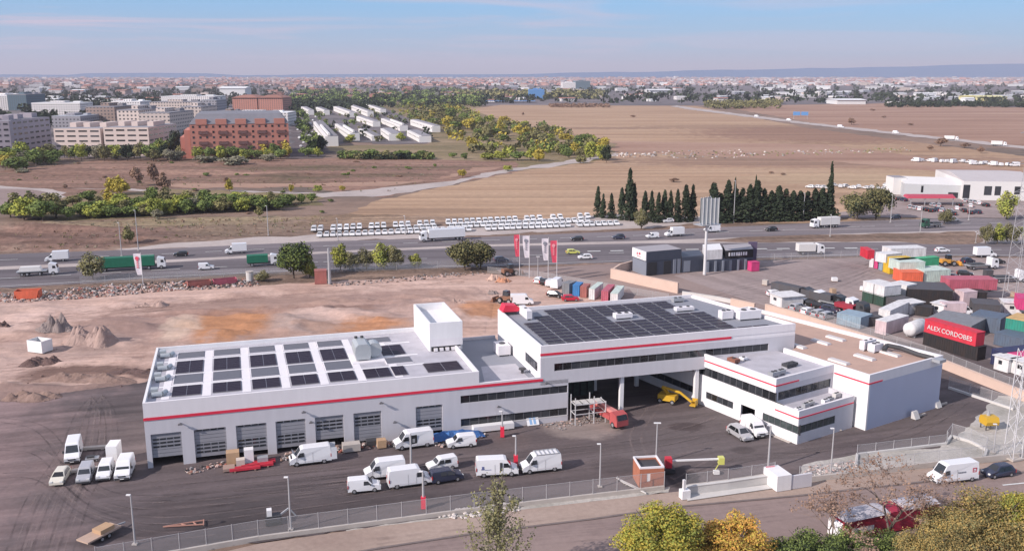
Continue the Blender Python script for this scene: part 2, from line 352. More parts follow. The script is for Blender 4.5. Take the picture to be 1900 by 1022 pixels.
M_road = ground_mat('motorway_asphalt', [(0.13, 0.115, 0.125), (0.20, 0.175, 0.185), (0.27, 0.235, 0.235)], 0.02, (12, 1, 1), 0.1, fine=0.7, finev=0.1, streak=(0.3, 0.09, 0.2))
M_road2 = ground_mat('side_road_asphalt', [(0.214, 0.162, 0.149), (0.271, 0.205, 0.188), (0.312, 0.241, 0.217)], 0.05, (4, 1, 1), 0.15, fine=1.2, finev=0.1)
M_lot = ground_mat('lot_asphalt', [(0.227, 0.181, 0.176), (0.302, 0.243, 0.231), (0.361, 0.288, 0.271)], 0.03, (2, 1, 1), 0.5, fine=0.6, finev=0.16, streak=(0.3, 2.1, 0.12))
M_pave = ground_mat('pavement_concrete', [(0.289, 0.214, 0.179), (0.357, 0.273, 0.229), (0.395, 0.31, 0.264)], 0.08, (2, 1, 1), 0.15, fine=1.5, finev=0.14)
M_gravel = ground_mat('pale_gravel', [(0.306, 0.289, 0.255), (0.425, 0.399, 0.365), (0.51, 0.476, 0.442)], 0.12, (1, 1, 1), 0.15, fine=2.0, finev=0.25, bump=0.1)
M_path = ground_mat('pale_path', [(0.357, 0.306, 0.289), (0.442, 0.383, 0.357), (0.476, 0.416, 0.391)], 0.05, fine=0.5, finev=0.12)
M_city = ground_mat('town_ground', [(0.10, 0.095, 0.10), (0.16, 0.14, 0.145), (0.24, 0.20, 0.20)], 0.01, (3, 1, 1), 0, fine=0.05, finev=0.3)
M_park = ground_mat('park_grass', [(0.11, 0.10, 0.045), (0.23, 0.175, 0.10), (0.34, 0.25, 0.165)], 0.02, (3, 1, 1), 0, fine=0.2, finev=0.3)
Z = [0.02]
from mathutils import noise as MN
HARD = {'far_carriageway', 'near_carriageway', 'median_strip', 'street', 'pavement', 'side_street', 'container_lot', 'site_access_strip', 'town_land'}
def ragged(P_, amp, step):
    out = []
    for p, q in zip(P_, P_[1:] + P_[:1]):
        l = sqrt((q[0] - p[0]) ** 2 + (q[1] - p[1]) ** 2); n = max(1, min(110, int(l / step)))
        for i in range(n):
            t = i / n; x = p[0] + (q[0] - p[0]) * t; y = p[1] + (q[1] - p[1]) * t; k = 1.3 / step
            dx = MN.fractal((x * k * .5, y * k * .5, 3.1), 1, 2, 3); dy = MN.fractal((x * k * .5, y * k * .5, 9.7), 1, 2, 3)
            out.append((x + dx * amp, y + dy * amp))
    return out
def zone(name, px, m, dz=0.005, rag=None):
    Z[0] += dz; P_ = gpts(px)
    if rag is None and name not in HARD: rag = {'orange_clay': 4.5, 'excavated_dirt': 3.5, 'dusty_corner': 4.5, 'yard_asphalt': .8, 'gravel_plot': .5, 'gravel_corner': .7, 'white_edging': .4, 'pale_patch': .8}.get(name, 2.2)
    if rag:
        d = min(p[1] for p in P_); k = max(1, d / 160.0); P_ = ragged(P_, rag * k, (3.0 if rag > 1 else 1.2) * k)
    return struct(name, P_, Z[0], m)
zone('town_land', [(-2500, 141.5), (4400, 141.5), (3000, 186), (1900, 222), (1330, 196), (880, 196), (700, 250), (545, 290), (-700, 300)], M_city)
zone('park_land', [(700, 190), (885, 184), (900, 215), (1150, 268), (1140, 300), (960, 318), (640, 292), (600, 270), (800, 268)], M_park)
zone('dry_field', [(870, 203), (930, 195), (1290, 197), (1500, 238), (1900, 290), (2400, 350), (2400, 440), (1560, 415), (1140, 412), (640, 402), (700, 372), (830, 345), (960, 319), (1080, 303), (1145, 290), (1150, 268), (1000, 238), (930, 222)], M_field)
zone('far_field', [(1330, 197), (1650, 192), (1900, 200), (2500, 220), (2500, 345), (1900, 277), (1530, 232)], M_field2)
zone('upper_scrub', [(-500, 330), (0, 318), (200, 296), (640, 294), (960, 300), (960, 318), (830, 343), (700, 368), (560, 345), (300, 350), (130, 365), (-500, 380)], M_scrub)
zone('field_strip', [(330, 350), (720, 345), (900, 318), (940, 310), (700, 312), (420, 318), (290, 332)], M_field2)
zone('dark_furrow_field', [(1140, 262), (1530, 268), (1900, 318), (1900, 336), (1560, 300), (1140, 283)], M_field2)
zone('verge_slope', [(-600, 450), (-100, 440), (130, 405), (640, 398), (1150, 408), (1400, 415), (2300, 400), (2300, 480), (1600, 452), (1200, 452), (600, 480), (-600, 560)], M_slope)
zone('dirt_track', [(700, 367), (830, 343), (960, 317), (1085, 301), (1150, 288), (1150, 284), (1080, 295), (950, 312), (820, 338), (600, 358), (330, 352), (120, 350), (330, 357), (560, 364)], M_path)
zone('curved_path', [(-300, 345), (0, 347), (70, 352), (110, 360), (128, 372), (100, 377), (60, 385), (0, 395), (-300, 420)], M_road2)
zone('path_verge', [(-300, 347), (0, 349), (65, 354), (105, 362), (125, 373), (133, 371), (118, 358), (75, 350), (0, 344), (-300, 343)], M_path)
zone('tree_belt_grass', [(20, 398), (120, 412), (600, 380), (590, 360), (330, 352), (130, 362)], M_park)
zone('parked_car_strip', [(215, 462), (330, 450), (570, 436), (1150, 398), (1310, 402), (1310, 414), (1200, 424), (900, 436), (600, 450), (300, 462)], M_path)
zone('far_carriageway', [(-900, 500), (-200, 482), (0, 472), (300, 462), (600, 448), (900, 440), (1200, 428), (1600, 410), (2500, 385), (2500, 410), (1600, 433), (1200, 447), (900, 454), (600, 467), (300, 483), (0, 495), (-200, 505), (-900, 535)], M_road)
zone('median_strip', [(-900, 535), (-200, 505), (0, 495), (300, 483), (600, 467), (900, 454), (1200, 447), (1600, 433), (2500, 410), (2500, 455), (1600, 450), (1200, 452), (900, 458), (600, 471), (300, 488), (0, 501), (-200, 511), (-900, 545)], M_path)
zone('near_carriageway', [(-900, 545), (-200, 511), (0, 501), (300, 488), (600, 471), (900, 458), (1200, 452), (1600, 450), (2500, 455), (2500, 480), (1600, 475), (1200, 486), (900, 496), (600, 503), (300, 517), (0, 536), (-200, 550), (-900, 600)], M_road)
zone('median_dirt', [(1290, 447), (1500, 436), (1640, 433), (1815, 430), (1815, 454), (1640, 449), (1400, 450)], M_slope)
zone('side_verge', [(-900, 600), (-200, 550), (0, 536), (300, 517), (600, 503), (900, 496), (1200, 486), (1600, 475), (2500, 480), (2500, 500), (1300, 700), (-900, 700)], M_slope)
zone('side_street', [(920, 500), (1200, 487), (1260, 500), (1400, 560), (1750, 640), (2000, 700), (2000, 830), (1700, 760), (1300, 640), (1000, 560)], M_road2)
zone('container_lot', [(1250, 512), (1400, 485), (1620, 477), (2500, 485), (2500, 860), (1900, 690), (1640, 628), (1500, 590), (1380, 556)], M_lot)
zone('site_dirt', [(-900, 640), (-100, 562), (0, 553), (300, 538), (600, 524), (900, 508), (1000, 515), (1150, 560), (1300, 620), (1300, 700), (280, 740), (-900, 830)], M_dirt)
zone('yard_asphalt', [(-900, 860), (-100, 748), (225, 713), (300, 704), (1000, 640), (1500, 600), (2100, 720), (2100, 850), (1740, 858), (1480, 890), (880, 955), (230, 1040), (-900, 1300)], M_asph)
zone('site_access_strip', [(230, 708), (266, 704), (266, 716), (230, 722)], M_asph)
zone('gravel_plot', [(1480, 895), (1490, 862), (1600, 842), (1840, 826), (1900, 836), (1900, 850), (1740, 862)], M_gravel)
zone('gravel_corner', [(1700, 860), (1790, 800), (1850, 735), (1900, 740), (2100, 790), (2100, 850)], M_gravel)
zone('white_edging', [(640, 985), (880, 952), (1240, 905), (1240, 914), (880, 962), (640, 996)], M_gravel)
zone('pavement', [(100, 1100), (480, 1010), (700, 978), (880, 957), (1250, 914), (1480, 893), (1740, 868), (2100, 838), (2100, 858), (1900, 878), (1740, 893), (1480, 922), (1250, 943), (1100, 965), (880, 992), (700, 1020), (480, 1060)], M_pave)
zone('street', [(480, 1060), (700, 1020), (880, 992), (1100, 965), (1250, 943), (1480, 922), (1740, 893), (1900, 878), (2100, 858), (2300, 1100), (2600, 1700), (-600, 1700), (100, 1200)], M_road2)
# kerbs: real steps
def kerb(name, px, wd=0.2, h=0.12, m=CONC):
    b = MB(); P_ = gpts(px)
    for p, q in zip(P_[:-1], P_[1:]):
        a = atan2(q[1] - p[1], q[0] - p[0]); l = sqrt((q[0] - p[0]) ** 2 + (q[1] - p[1]) ** 2)
        b.obox(((p[0] + q[0]) / 2, (p[1] + q[1]) / 2), a, l - 0.01, wd, 0.01, Z[0] + h, m)
    o = b.build(name); o['kind'] = 'structure'; return o
M_kerbd = mat('worn_kerb', (0.20, 0.16, 0.15), 0.9, var=0.3, scale=1.0)
def relief(name, px, step, amp, m, seed=0, asp=(1, 1), fade=8.0, freq=.12, extra=None):
    """churned earth: a fine sheet of low humps that sinks back into the flat ground at its rim"""
    P_ = gpts(px); x0, x1 = min(p[0] for p in P_), max(p[0] for p in P_); y0_, y1 = min(p[1] for p in P_), max(p[1] for p in P_); nx, ny = int((x1 - x0) / step) + 1, int((y1 - y0_) / (step * asp[1])) + 1
    def rim(x, y):
        ins = False; d = 1e9
        for (ax, ay), (bx, by) in zip(P_, P_[1:] + P_[:1]):
            if (ay > y) != (by > y) and x < (bx - ax) * (y - ay) / (by - ay) + ax: ins = not ins
            vx, vy = bx - ax, by - ay; t = max(0, min(1, ((x - ax) * vx + (y - ay) * vy) / (vx * vx + vy * vy))); d = min(d, (x - ax - t * vx) ** 2 + (y - ay - t * vy) ** 2)
        return sqrt(d) if ins else -1
    V = {}; b = MB()
    for i in range(nx + 1):
        for j in range(ny + 1):
            x, y = x0 + i * step, y0_ + j * step * asp[1]; r_ = rim(x, y)
            if r_ < 0: V[i, j] = None; continue
            k = max(0, min(1, (r_ - 1.6 * step) / fade)); n_ = MN.fractal((x * freq / 2.2 + seed, y * freq, seed), .8, 2.1, 5)
            rg_ = 1 - abs(MN.noise((x * freq * .35 + seed, y * freq * 1.1, 5.0))) * 3.2
            V[i, j] = len(b.v); b.v.append((x, y, (-.15 if k <= 0 else Z[0] - .01 + k * .02) + k * amp * max(0, .12 + .55 * n_ + .5 * max(0, rg_) ** 2)))
    for i in range(nx):
        for j in range(ny):
            q = (V[i, j], V[i + 1, j], V[i + 1, j + 1], V[i, j + 1])
            if None not in q: b.f.append(q); b.m.append(b.mi(m))
    o = b.build(name, None, True); o['kind'] = 'structure'; return o
relief('turned_dirt', [(105, 592), (300, 574), (620, 545), (890, 528), (935, 560), (915, 625), (700, 625), (300, 655), (100, 662)], 1.0, 1.7, M_dirt, 3, freq=.16)
relief('site_ruts', [(-60, 575), (0, 560), (300, 546), (600, 530), (880, 514), (880, 524), (600, 545), (300, 570), (110, 585), (100, 670), (-60, 700)], 1.0, .9, M_dirt, 21, freq=.2, fade=3)
relief('site_ruts', [(110, 666), (270, 656), (290, 672), (100, 690), (-40, 704)], .9, .8, M_dirt, 29, freq=.25, fade=3)
relief('muddy_ridge', [(-60, 712), (250, 676), (296, 682), (290, 712), (60, 742), (-60, 752)], .8, 1.3, M_dirt, 11, freq=.22, fade=4)
relief('verge_bank', [(-200, 430), (110, 408), (330, 422), (560, 408), (640, 402), (560, 436), (330, 448), (215, 462), (0, 470), (-200, 478)], 2.6, 3.4, M_slope, 5, freq=.05, fade=14)
relief('scrub_bank', [(-100, 322), (200, 298), (640, 297), (940, 302), (820, 338), (560, 344), (120, 346), (-100, 342)], 5.0, 2.4, M_scrub, 8, freq=.028, fade=30)
kerb('kerb', [(100, 1155), (480, 1060), (700, 1020), (880, 992), (1100, 965), (1250, 943), (1480, 922), (1740, 893), (1900, 878), (2100, 858)], 0.35, 0.12, M_kerbd)
# tyre tracks: worn strips pressed into asphalt and dirt
def trk_mat(name, c, al):
    m = bpy.data.materials.new(name); m.use_nodes = True; t = m.node_tree; p = t.nodes['Principled BSDF']; p.inputs['Base Color'].default_value = (*c, 1); p.inputs['Roughness'].default_value = .95
    g = N(t, 'ShaderNodeNewGeometry'); n = N(t, 'ShaderNodeTexNoise'); n.inputs['Scale'].default_value = .35; n.inputs['Detail'].default_value = 6; t.links.new(g.outputs['Position'], n.inputs['Vector'])
    r = N(t, 'ShaderNodeMapRange'); r.inputs['From Min'].default_value = .35; r.inputs['From Max'].default_value = .68; r.inputs['To Max'].default_value = al; t.links.new(n.outputs[0], r.inputs[0]); t.links.new(r.outputs[0], p.inputs['Alpha']); return m
M_trk = trk_mat('tyre_track', (.05, .04, .043), .3); M_trkp = trk_mat('dusty_track', (.36, .28, .26), .26); M_trkd = trk_mat('dirt_rut', (.24, .15, .125), .42)
def track(pts, m, wd=.32, gauge=1.7):
    P_ = gpts(pts); Q = []
    for i in range(len(P_) - 1):   # smooth by Catmull-Rom
        p0, p1, p2, p3 = P_[max(0, i - 1)], P_[i], P_[i + 1], P_[min(len(P_) - 1, i + 2)]
        for k in range(8):
            t = k / 8.0; Q.append(tuple(.5 * (2 * p1[c] + (p2[c] - p0[c]) * t + (2 * p0[c] - 5 * p1[c] + 4 * p2[c] - p3[c]) * t * t + (3 * p1[c] - p0[c] - 3 * p2[c] + p3[c]) * t ** 3) for c in (0, 1)))
    Q.append(P_[-1]); b = MB(); z = Z[0] + .003; Z[0] += .001
    for s_ in (-gauge / 2, gauge / 2):
        for i in range(len(Q) - 1):
            (ax, ay), (bx, by) = Q[i], Q[i + 1]; l = sqrt((bx - ax) ** 2 + (by - ay) ** 2) + 1e-6; nx, ny = -(by - ay) / l, (bx - ax) / l; w0 = wd * (.5 + .5 * abs(MN.noise((ax * .4, ay * .4, s_))) * 2) / 2
            
            b.poly([(ax + nx * (s_ - w0), ay + ny * (s_ - w0), z), (bx + nx * (s_ - w0), by + ny * (s_ - w0), z), (bx + nx * (s_ + w0), by + ny * (s_ + w0), z), (ax + nx * (s_ + w0), ay + ny * (s_ + w0), z)], m)
    if b.f: o = b.build('tyre_track'); o['kind'] = 'structure'
for i in range(7):
    track([(20 + i * 16, 1040), (60 + i * 17, 930 - i * 3), (120 + i * 14, 840 + i * 2), (150 + i * 9, 770), (180, 735)], M_trkp if i % 3 else M_trk, .35)
for i in range(6):
    track([(0, 780 + i * 26), (80, 800 + i * 22), (170, 905 + i * 12), (300, 925 + i * 14), (520, 905 + i * 13), (800, 870 + i * 12)], M_trkp if i % 2 else M_trk, .4)
for i in range(5):
    track([(280, 900 + i * 10), (600, 868 + i * 12), (900, 840 + i * 12), (1180, 812 + i * 10), (1330, 770 + i * 14)], M_trkp if i % 2 == 0 else M_trk, .4)
track([(1250, 900), (1200, 860), (1180, 810), (1210, 760), (1230, 720)], M_trkp, .5); track([(1260, 895), (1350, 850), (1480, 840), (1640, 812), (1800, 770)], M_trkp, .5); track([(1300, 880), (1400, 850), (1560, 840), (1700, 800), (1790, 745)], M_trk, .4)
for i in range(8):
    track([(-20, 640 - i * 8), (180, 590 - i * 4 + (i % 3) * 5), (420, 562 - i * 2), (650, 540 - i * 1.5), (860, 525 - i)], M_trkd, .5, 2.2)
for i in range(5): track([(0, 670 + i * 6), (140, 664 + i * 4), (270, 660 + i * 4)], M_trkd, .5, 2.2)
for i in range(5): track([(1290 + i * 18, 555), (1400 + i * 22, 530 + i * 6), (1560, 500 + i * 9), (1620, 485 + i * 6)], trk_mat('lot_track', (.12, .10, .10), .3), .6, 2.0)
for i in range(4): track([(700, 1010 + i * 9), (1000, 975 + i * 10), (1250, 955 + i * 9), (1600, 915 + i * 9), (1880, 890 + i * 8)], trk_mat('street_track', (.12, .09, .09), .13), .7, 2.0)
# road markings, flat paint
M_paint = mat('road_paint', (0.72, 0.72, 0.70), 0.7, var=0.2, scale=0.8)
def marks(name, px, dash, gap, wd, m=M_paint):
    b = MB(); P_ = gpts(px); z = Z[0] + 0.015
    for p, q in zip(P_[:-1], P_[1:]):
        dx, dy = q[0] - p[0], q[1] - p[1]; l = sqrt(dx * dx + dy * dy); ux, uy = dx / l, dy / l; s = 0.0
        while s < l:
            e = min(s + dash, l); a = (p[0] + ux * s, p[1] + uy * s); c = (p[0] + ux * e, p[1] + uy * e); nx, ny = -uy * wd / 2, ux * wd / 2
            b.poly([(a[0] - nx, a[1] - ny, z), (c[0] - nx, c[1] - ny, z), (c[0] + nx, c[1] + ny, z), (a[0] + nx, a[1] + ny, z)], m); s += dash + gap
    o = b.build(name); o['kind'] = 'structure'; return o
marks('road_marking', [(-200, 493), (0, 483.5), (300, 472.5), (600, 457.5), (900, 447), (1200, 437.5), (1600, 421.5), (2100, 407)], 5, 8, 0.35)
marks('road_marking', [(0, 518), (300, 502), (600, 487), (900, 477), (1200, 469), (1600, 462.5), (2100, 466)], 5, 8, 0.35)
marks('road_marking', [(1090, 467.5), (1230, 464.5), (1600, 461)], 4.2, 3.2, 1.1)
marks('road_edge_line', [(-200, 547), (0, 533), (300, 514.5), (600, 500.5), (900, 493.5), (1200, 483.5), (1600, 473), (2100, 476)], 400, 0, 0.3)
marks('road_marking', [(1860, 902), (1900, 898), (1990, 889)], 6, 3, 0.3)
# ------------------------------------------------------------------ building helpers
def wallp(b, p0, p1, z0, z1, t, ops, bands):
    """wall from p0 to p1 (inside lies to the left), thickness t, holes ops=(s0,s1,za,zb), bands=[(z_from, material)]"""
    l = sqrt((p1[0] - p0[0]) ** 2 + (p1[1] - p0[1]) ** 2); ux, uy = (p1[0] - p0[0]) / l, (p1[1] - p0[1]) / l
    ss = sorted({0.0, l} | {o[0] for o in ops} | {o[1] for o in ops}); ss = [s for s in ss if 0 <= s <= l]
    zs = sorted({z0, z1} | {o[2] for o in ops} | {o[3] for o in ops} | {x[0] for x in bands}); zs = [z for z in zs if z0 <= z <= z1]
    for za, zb in zip(zs[:-1], zs[1:]):
        run = None; zm = (za + zb) / 2; m = [x[1] for x in bands if x[0] <= zm][-1]
        for sa, sb in list(zip(ss[:-1], ss[1:])) + [(None, None)]:
            solid = sa is not None and not any(o[0] <= (sa + sb) / 2 <= o[1] and o[2] <= zm <= o[3] for o in ops)
            if solid:
                run = (run[0] if run else sa, sb)
            elif run:
                a, c = run; q = [(p0[0] + ux * a, p0[1] + uy * a), (p0[0] + ux * c, p0[1] + uy * c)]
                q += [(q[1][0] - uy * t, q[1][1] + ux * t), (q[0][0] - uy * t, q[0][1] + ux * t)]
                b.prism(q, za, zb, m); run = None
def slabpoly(b, pts, z0, z1, m, top=None): b.prism(pts, z0, z1, m, top)
def strip_windows(parent, p0, p1, s0, s1, za, zb, n, recess=0.12, gm=None, fm=None, tilt=None):
    """n separate windows, each frame > pane, side by side in a strip opening of the wall p0-p1"""
    gm = gm or GLASS; fm = fm or FRAME
    l = sqrt((p1[0] - p0[0]) ** 2 + (p1[1] - p0[1]) ** 2); ux, uy = (p1[0] - p0[0]) / l, (p1[1] - p0[1]) / l
    w_ = (s1 - s0) / n; a = atan2(uy, ux)
    key = ('win', round(w_, 3), round(zb - za, 3), gm.name, fm.name)
    if key not in MESHC:
        f = MB(); h = zb - za; k = 0.06
        f.box(0, 0, 0, w_, 0.09, k, fm); f.box(0, 0, h - k, w_, 0.09, h, fm); f.box(0, 0, k, k, 0.09, h - k, fm); f.box(w_ - k, 0, k, w_, 0.09, h - k, fm)
        g = MB(); g.box(k, 0.035, k, w_ - k, 0.055, h - k, gm)
        MESHC[key] = (f.mesh('window'), g.mesh('pane'))
    fme, gme = MESHC[key]
    for i in range(n):
        s = s0 + i * w_
        o = bpy.data.objects.new('window', fme); COL.objects.link(o); o.parent = parent
        o.location = (p0[0] + ux * s - uy * recess, p0[1] + uy * s + ux * recess, za); o.rotation_euler = (0, 0, a)
        g = bpy.data.objects.new('pane', gme); COL.objects.link(g); g.parent = o
    # dark reveal behind, part of the opening
MESHC = {}
def backing(b, p0, p1, s0, s1, za, zb, recess=0.3):
    l = sqrt((p1[0] - p0[0]) ** 2 + (p1[1] - p0[1]) ** 2); ux, uy = (p1[0] - p0[0]) / l, (p1[1] - p0[1]) / l
    q = lambda s, r: (p0[0] + ux * s - uy * r, p0[1] + uy * s + ux * r)
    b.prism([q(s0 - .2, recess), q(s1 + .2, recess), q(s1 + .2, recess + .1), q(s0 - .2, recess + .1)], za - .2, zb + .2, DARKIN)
def band(parent, name, p0, p1, s0, s1, za, zb, m, proud=0.05):
    l = sqrt((p1[0] - p0[0]) ** 2 + (p1[1] - p0[1]) ** 2); ux, uy = (p1[0] - p0[0]) / l, (p1[1] - p0[1]) / l
    q = lambda s, r: (p0[0] + ux * s + uy * r, p0[1] + uy * s - ux * r)
    b = MB(); b.prism([q(s0, proud), q(s1, proud), q(s1, -0.0), q(s0, -0.0)], za, zb, m); return b.build(name, parent)
# ------------------------------------------------------------------ workshop building (local frame: u along the facade, v to the back)
ws = thing('workshop_building', 'long white workshop wing with seven grey roller doors under a red band', 'building', (OA[0], OA[1], 0), AA)
UW = 48.9; HW = 9.9; RW = 9.15; VW = 28.3; UL = 59.0
doors = [(0.7, 4.8, 'A'), (6.5, 10.9, 'B'), (12.3, 16.6, 'B'), (17.9, 22.2, 'B'), (23.6, 27.8, 'A2'), (29.3, 33.5, 'A'), (38.8, 43.0, 'B')]
ZD = 5.15
front_ops = [(d[0], d[1], 0, ZD if d[2][0] == 'B' or True else ZD) for d in doors] + [(45.9, 63.6, 4.95, 6.2), (45.9, 63.6, 1.15, 2.4)]
b = MB(); P0, P1 = (0, 0), (63.7, 0)
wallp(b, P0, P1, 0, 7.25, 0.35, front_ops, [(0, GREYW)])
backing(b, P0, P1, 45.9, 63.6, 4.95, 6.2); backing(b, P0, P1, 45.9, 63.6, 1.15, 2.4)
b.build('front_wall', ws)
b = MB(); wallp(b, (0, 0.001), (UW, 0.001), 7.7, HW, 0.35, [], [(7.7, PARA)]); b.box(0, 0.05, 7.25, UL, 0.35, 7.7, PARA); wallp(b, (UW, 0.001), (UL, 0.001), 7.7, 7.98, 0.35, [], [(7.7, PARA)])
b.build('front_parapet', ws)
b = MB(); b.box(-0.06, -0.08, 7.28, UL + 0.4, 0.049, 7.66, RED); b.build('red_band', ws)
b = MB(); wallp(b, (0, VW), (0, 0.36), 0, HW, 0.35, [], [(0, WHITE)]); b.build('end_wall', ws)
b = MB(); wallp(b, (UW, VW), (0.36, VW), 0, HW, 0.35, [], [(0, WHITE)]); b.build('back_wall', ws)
b = MB(); wallp(b, (UW, 0.36), (UW, VW - 0.36), 7.0, HW, 0.35, [], [(0, WHITE)]); b.build('roof_side_parapet', ws)
b = MB(); b.box(0.35, 0.35, RW - .3, UW - 0.35, VW - .35, RW, ROOFG); b.build('roof', ws)
b = MB(); b.box(UW + .001, 0.35, 6.9, UL, VW - 2, 7.15, ROOFM); b.box(UW, VW - 2, 0, UL, VW - 1.6, 7.6, GREYW); b.build('link_roof', ws)
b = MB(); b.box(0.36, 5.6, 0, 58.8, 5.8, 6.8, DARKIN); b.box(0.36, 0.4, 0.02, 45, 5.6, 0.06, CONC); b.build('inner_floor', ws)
b = MB()
for u, v, r in ((50.5, 15, 2.0), ): pass
# roller doors
def roller_door(u0, u1, kind):
    w_ = u1 - u0; zb = {'A': 0.55, 'B': 0.9, 'A2': 1.5}[kind]
    if u0 < 2: zb = 1.55
    d = MB(); d.box(u0, 0.22, zb, u1, 0.30, ZD, DOORG)
    k = int((ZD - zb) / 0.55)
    for i in range(1, k + 1): d.box(u0, 0.205, zb + i * 0.55, u1, 0.222, zb + i * 0.55 + 0.04, FRAME)
    o = d.build('roller_door', ws)
    rows = {'A': [3.0, 3.55, 4.1], 'B': [1.5, 2.05, 2.6, 4.85], 'A2': [3.0, 3.55, 4.1]}[kind]
    for r in rows:
        g = MB(); n = 4 if r != rows[0] or kind == 'B' else 4
        for i in range(n):
            a = u0 + 0.15 + i * (w_ - 0.3) / n; g.box(a + 0.07, 0.19, r, a + (w_ - 0.3) / n - 0.07, 0.206, r + 0.27, GLASS)
        g.build('door_window', o)
    return o
for d in doors: roller_door(*d)
strip_windows(ws, P0, P1, 45.9, 63.6, 4.95, 6.2, 12); strip_windows(ws, P0, P1, 45.9, 63.6, 1.15, 2.4, 12)
for u, z in ((4.8, 6.4), (22.0, 6.3), (33.5, 6.5), (52.0, 3.9), (60, 7.0), (23.0, 4.6), (35.5, 3.2)):
    l_ = MB(); l_.box(u - .1, -0.35, z, u + .1, 0, z + .08, FRAME); l_.box(u - .3, -0.7, z - .05, u + .3, -0.35, z + .06, FRAME); l_.build('wall_lamp', ws)
g = MB(); g.box(45.9, -0.02, 1.0, 63.6, 0.0, 1.14, CONCW); g.build('window_sill', ws)
# stair tower on the roof
tw = thing('roof_stair_tower', 'tall white open-topped box tower standing on the workshop roof', 'tower', (*world(OA, AA, (44.2, 14.6)), RW + 0.001), AA)
tw_w, tw_d, tw_h = 5.7, 14.0, 5.0
b = MB(); wallp(b, (0, 0), (tw_w, 0), 0.9, tw_h, .3, [], [(0, PARA), (2.2, WHITE)]); wallp(b, (tw_w, 0.3), (tw_w, tw_d - .3), 0, tw_h, .3, [], [(0, WHITE)]); wallp(b, (tw_w, tw_d), (0, tw_d), 0, tw_h, .3, [], [(0, WHITE)]); wallp(b, (0, tw_d - .3), (0, .3), 0, tw_h, .3, [], [(0, WHITE)])
b.build('tower_wall', tw)
b = MB(); b.box(.3, .3, tw_h - 1.5, tw_w - .3, tw_d - .3, tw_h - 1.3, WHITE); b.build('tower_roof', tw)
b = MB(); b.box(0.4, 0.2, 0.02, tw_w - .4, 0.4, 0.85, GLASS); b.build('louvre_strip', tw)
for i in range(5):
    c = MB(); c.box(0.7 + i * 1.0, -0.25, 0.1, 1.3 + i * 1.0, 0.15, 0.6, PARA); c.build('vent_unit', tw)
# solar tables and skylights on the workshop roof: positions in photo -> frame
def at_roof(x, y, z=RW): return local(OA, AA, G(x, y, z))
n_u = [(328, 380), (398, 449), (467, 515), (533, 583), (599, 648)]
def mk_panel_table(w_, d_, nx, ny):
    def f():
        t = thing('solar_table', 'pair of dark solar panels on the workshop roof', 'solar panels')
        s = MB(); s.box(0, 0, 0.06, w_, d_, 0.11, PVF); s.box(0.2, 0.3, 0, 0.35, d_ - .3, 0.06, STEEL); s.box(w_ - .35, 0.3, 0, w_ - .2, d_ - .3, 0.06, STEEL); s.build('rack', t)
        for i in range(nx):
            p = MB(); a = 0.04 + i * w_ / nx; c = (i + 1) * w_ / nx - 0.04
            for j in range(ny): p.box(a, j * d_ / ny + .05, 0.112, c, (j + 1) * d_ / ny - .05, 0.15, PVM)
            p.build('solar_panel', t)
        return t
    return f
PT_ = Kind(mk_panel_table(4.1, 4.5, 2, 6))
SKW = Kind(lambda: (lambda t: ((lambda s: s.box(0, 0, 0, 4.1, 3.3, 0.12, SKYL))(MB()).build('skylight_pane', t), (lambda s: (s.box(-.12, -.12, 0, 4.22, 0, .16, PARA), s.box(-.12, 3.3, 0, 4.22, 3.42, .16, PARA), s.box(-.12, 0, 0, -.001, 3.3, .155, PARA), s)[2])(MB()).build('skylight_curb', t), t)[2])(thing('roof_skylight', 'flat grey skylight', 'skylight')))
us = [3.6, 9.3, 15.0, 20.7, 26.4]
ordn = ['first', 'second', 'third', 'fourth', 'fifth', 'sixth', 'seventh', 'eighth', 'ninth', 'tenth', 'eleventh', 'twelfth']
fv, sv1, bv, sv2 = 3.7, 9.2, 14.7, 22.4
for i, u in enumerate(us):
    P_ = world(OA, AA, (u, fv)); PT_.put((*P_, RW + .003), AA, 'dark solar table %s from the left in the front row of the workshop roof' % ordn[i], 'solar tables on the workshop roof')
    P_ = world(OA, AA, (u, bv)); PT_.put((*P_, RW + .003), AA, 'dark solar table %s from the left in the back row of the workshop roof' % ordn[i], 'solar tables on the workshop roof', (1, 1.42, 1))
    P_ = world(OA, AA, (u, sv1)); SKW.put((*P_, RW + .003), AA, 'grey skylight %s from the left between the two solar rows' % ordn[i], 'skylights on the workshop roof', (1, 1.38, 1))
    P_ = world(OA, AA, (u, sv2)); SKW.put((*P_, RW + .003), AA, 'grey skylight %s from the left behind the back solar row' % ordn[i], 'skylights on the workshop roof', (1, 1.12, 1))
for u, v, sx, lb in ((31.9, fv, 1, 'dark solar table sixth from the left in the front row of the workshop roof'), (36.4, fv + .1, .5, 'half-width solar table right of the sixth front table'), (41.6, 3.8, 1.4, 'wide solar table at the right end of the workshop roof'), (36.0, 14.7, 1, 'dark solar table just right of the big silver air unit')):
    P_ = world(OA, AA, (u, v)); PT_.put((*P_, RW + .003), AA, lb, 'solar tables on the workshop roof', (sx, 1.25 if v > 10 else 1, 1))
for u, v, lb in ((36.2, 9.8, 'grey skylight in front of the solar table beside the silver air unit'), (34.8, 22.4, 'grey skylight behind the big silver air unit')):
    P_ = world(OA, AA, (u, v)); SKW.put((*P_, RW + .003), AA, lb, 'skylights on the workshop roof')
# walkways between (paler lines of the roof)
b = MB()
for v in (8.5, 13.95, 21.4): b.box(1.6, v, RW + .001, 42, v + .5, RW + .03, WHITE)
for i in range(6): b.box(7.85 + i * 5.7, 3.0, RW + .001, 9.1 + i * 5.7, 26.5, RW + .022, PARA)
b.box(2.2, 3.0, RW + .001, 3.3, 26.5, RW + .022, PARA)
b.build('roof_walkway', ws)
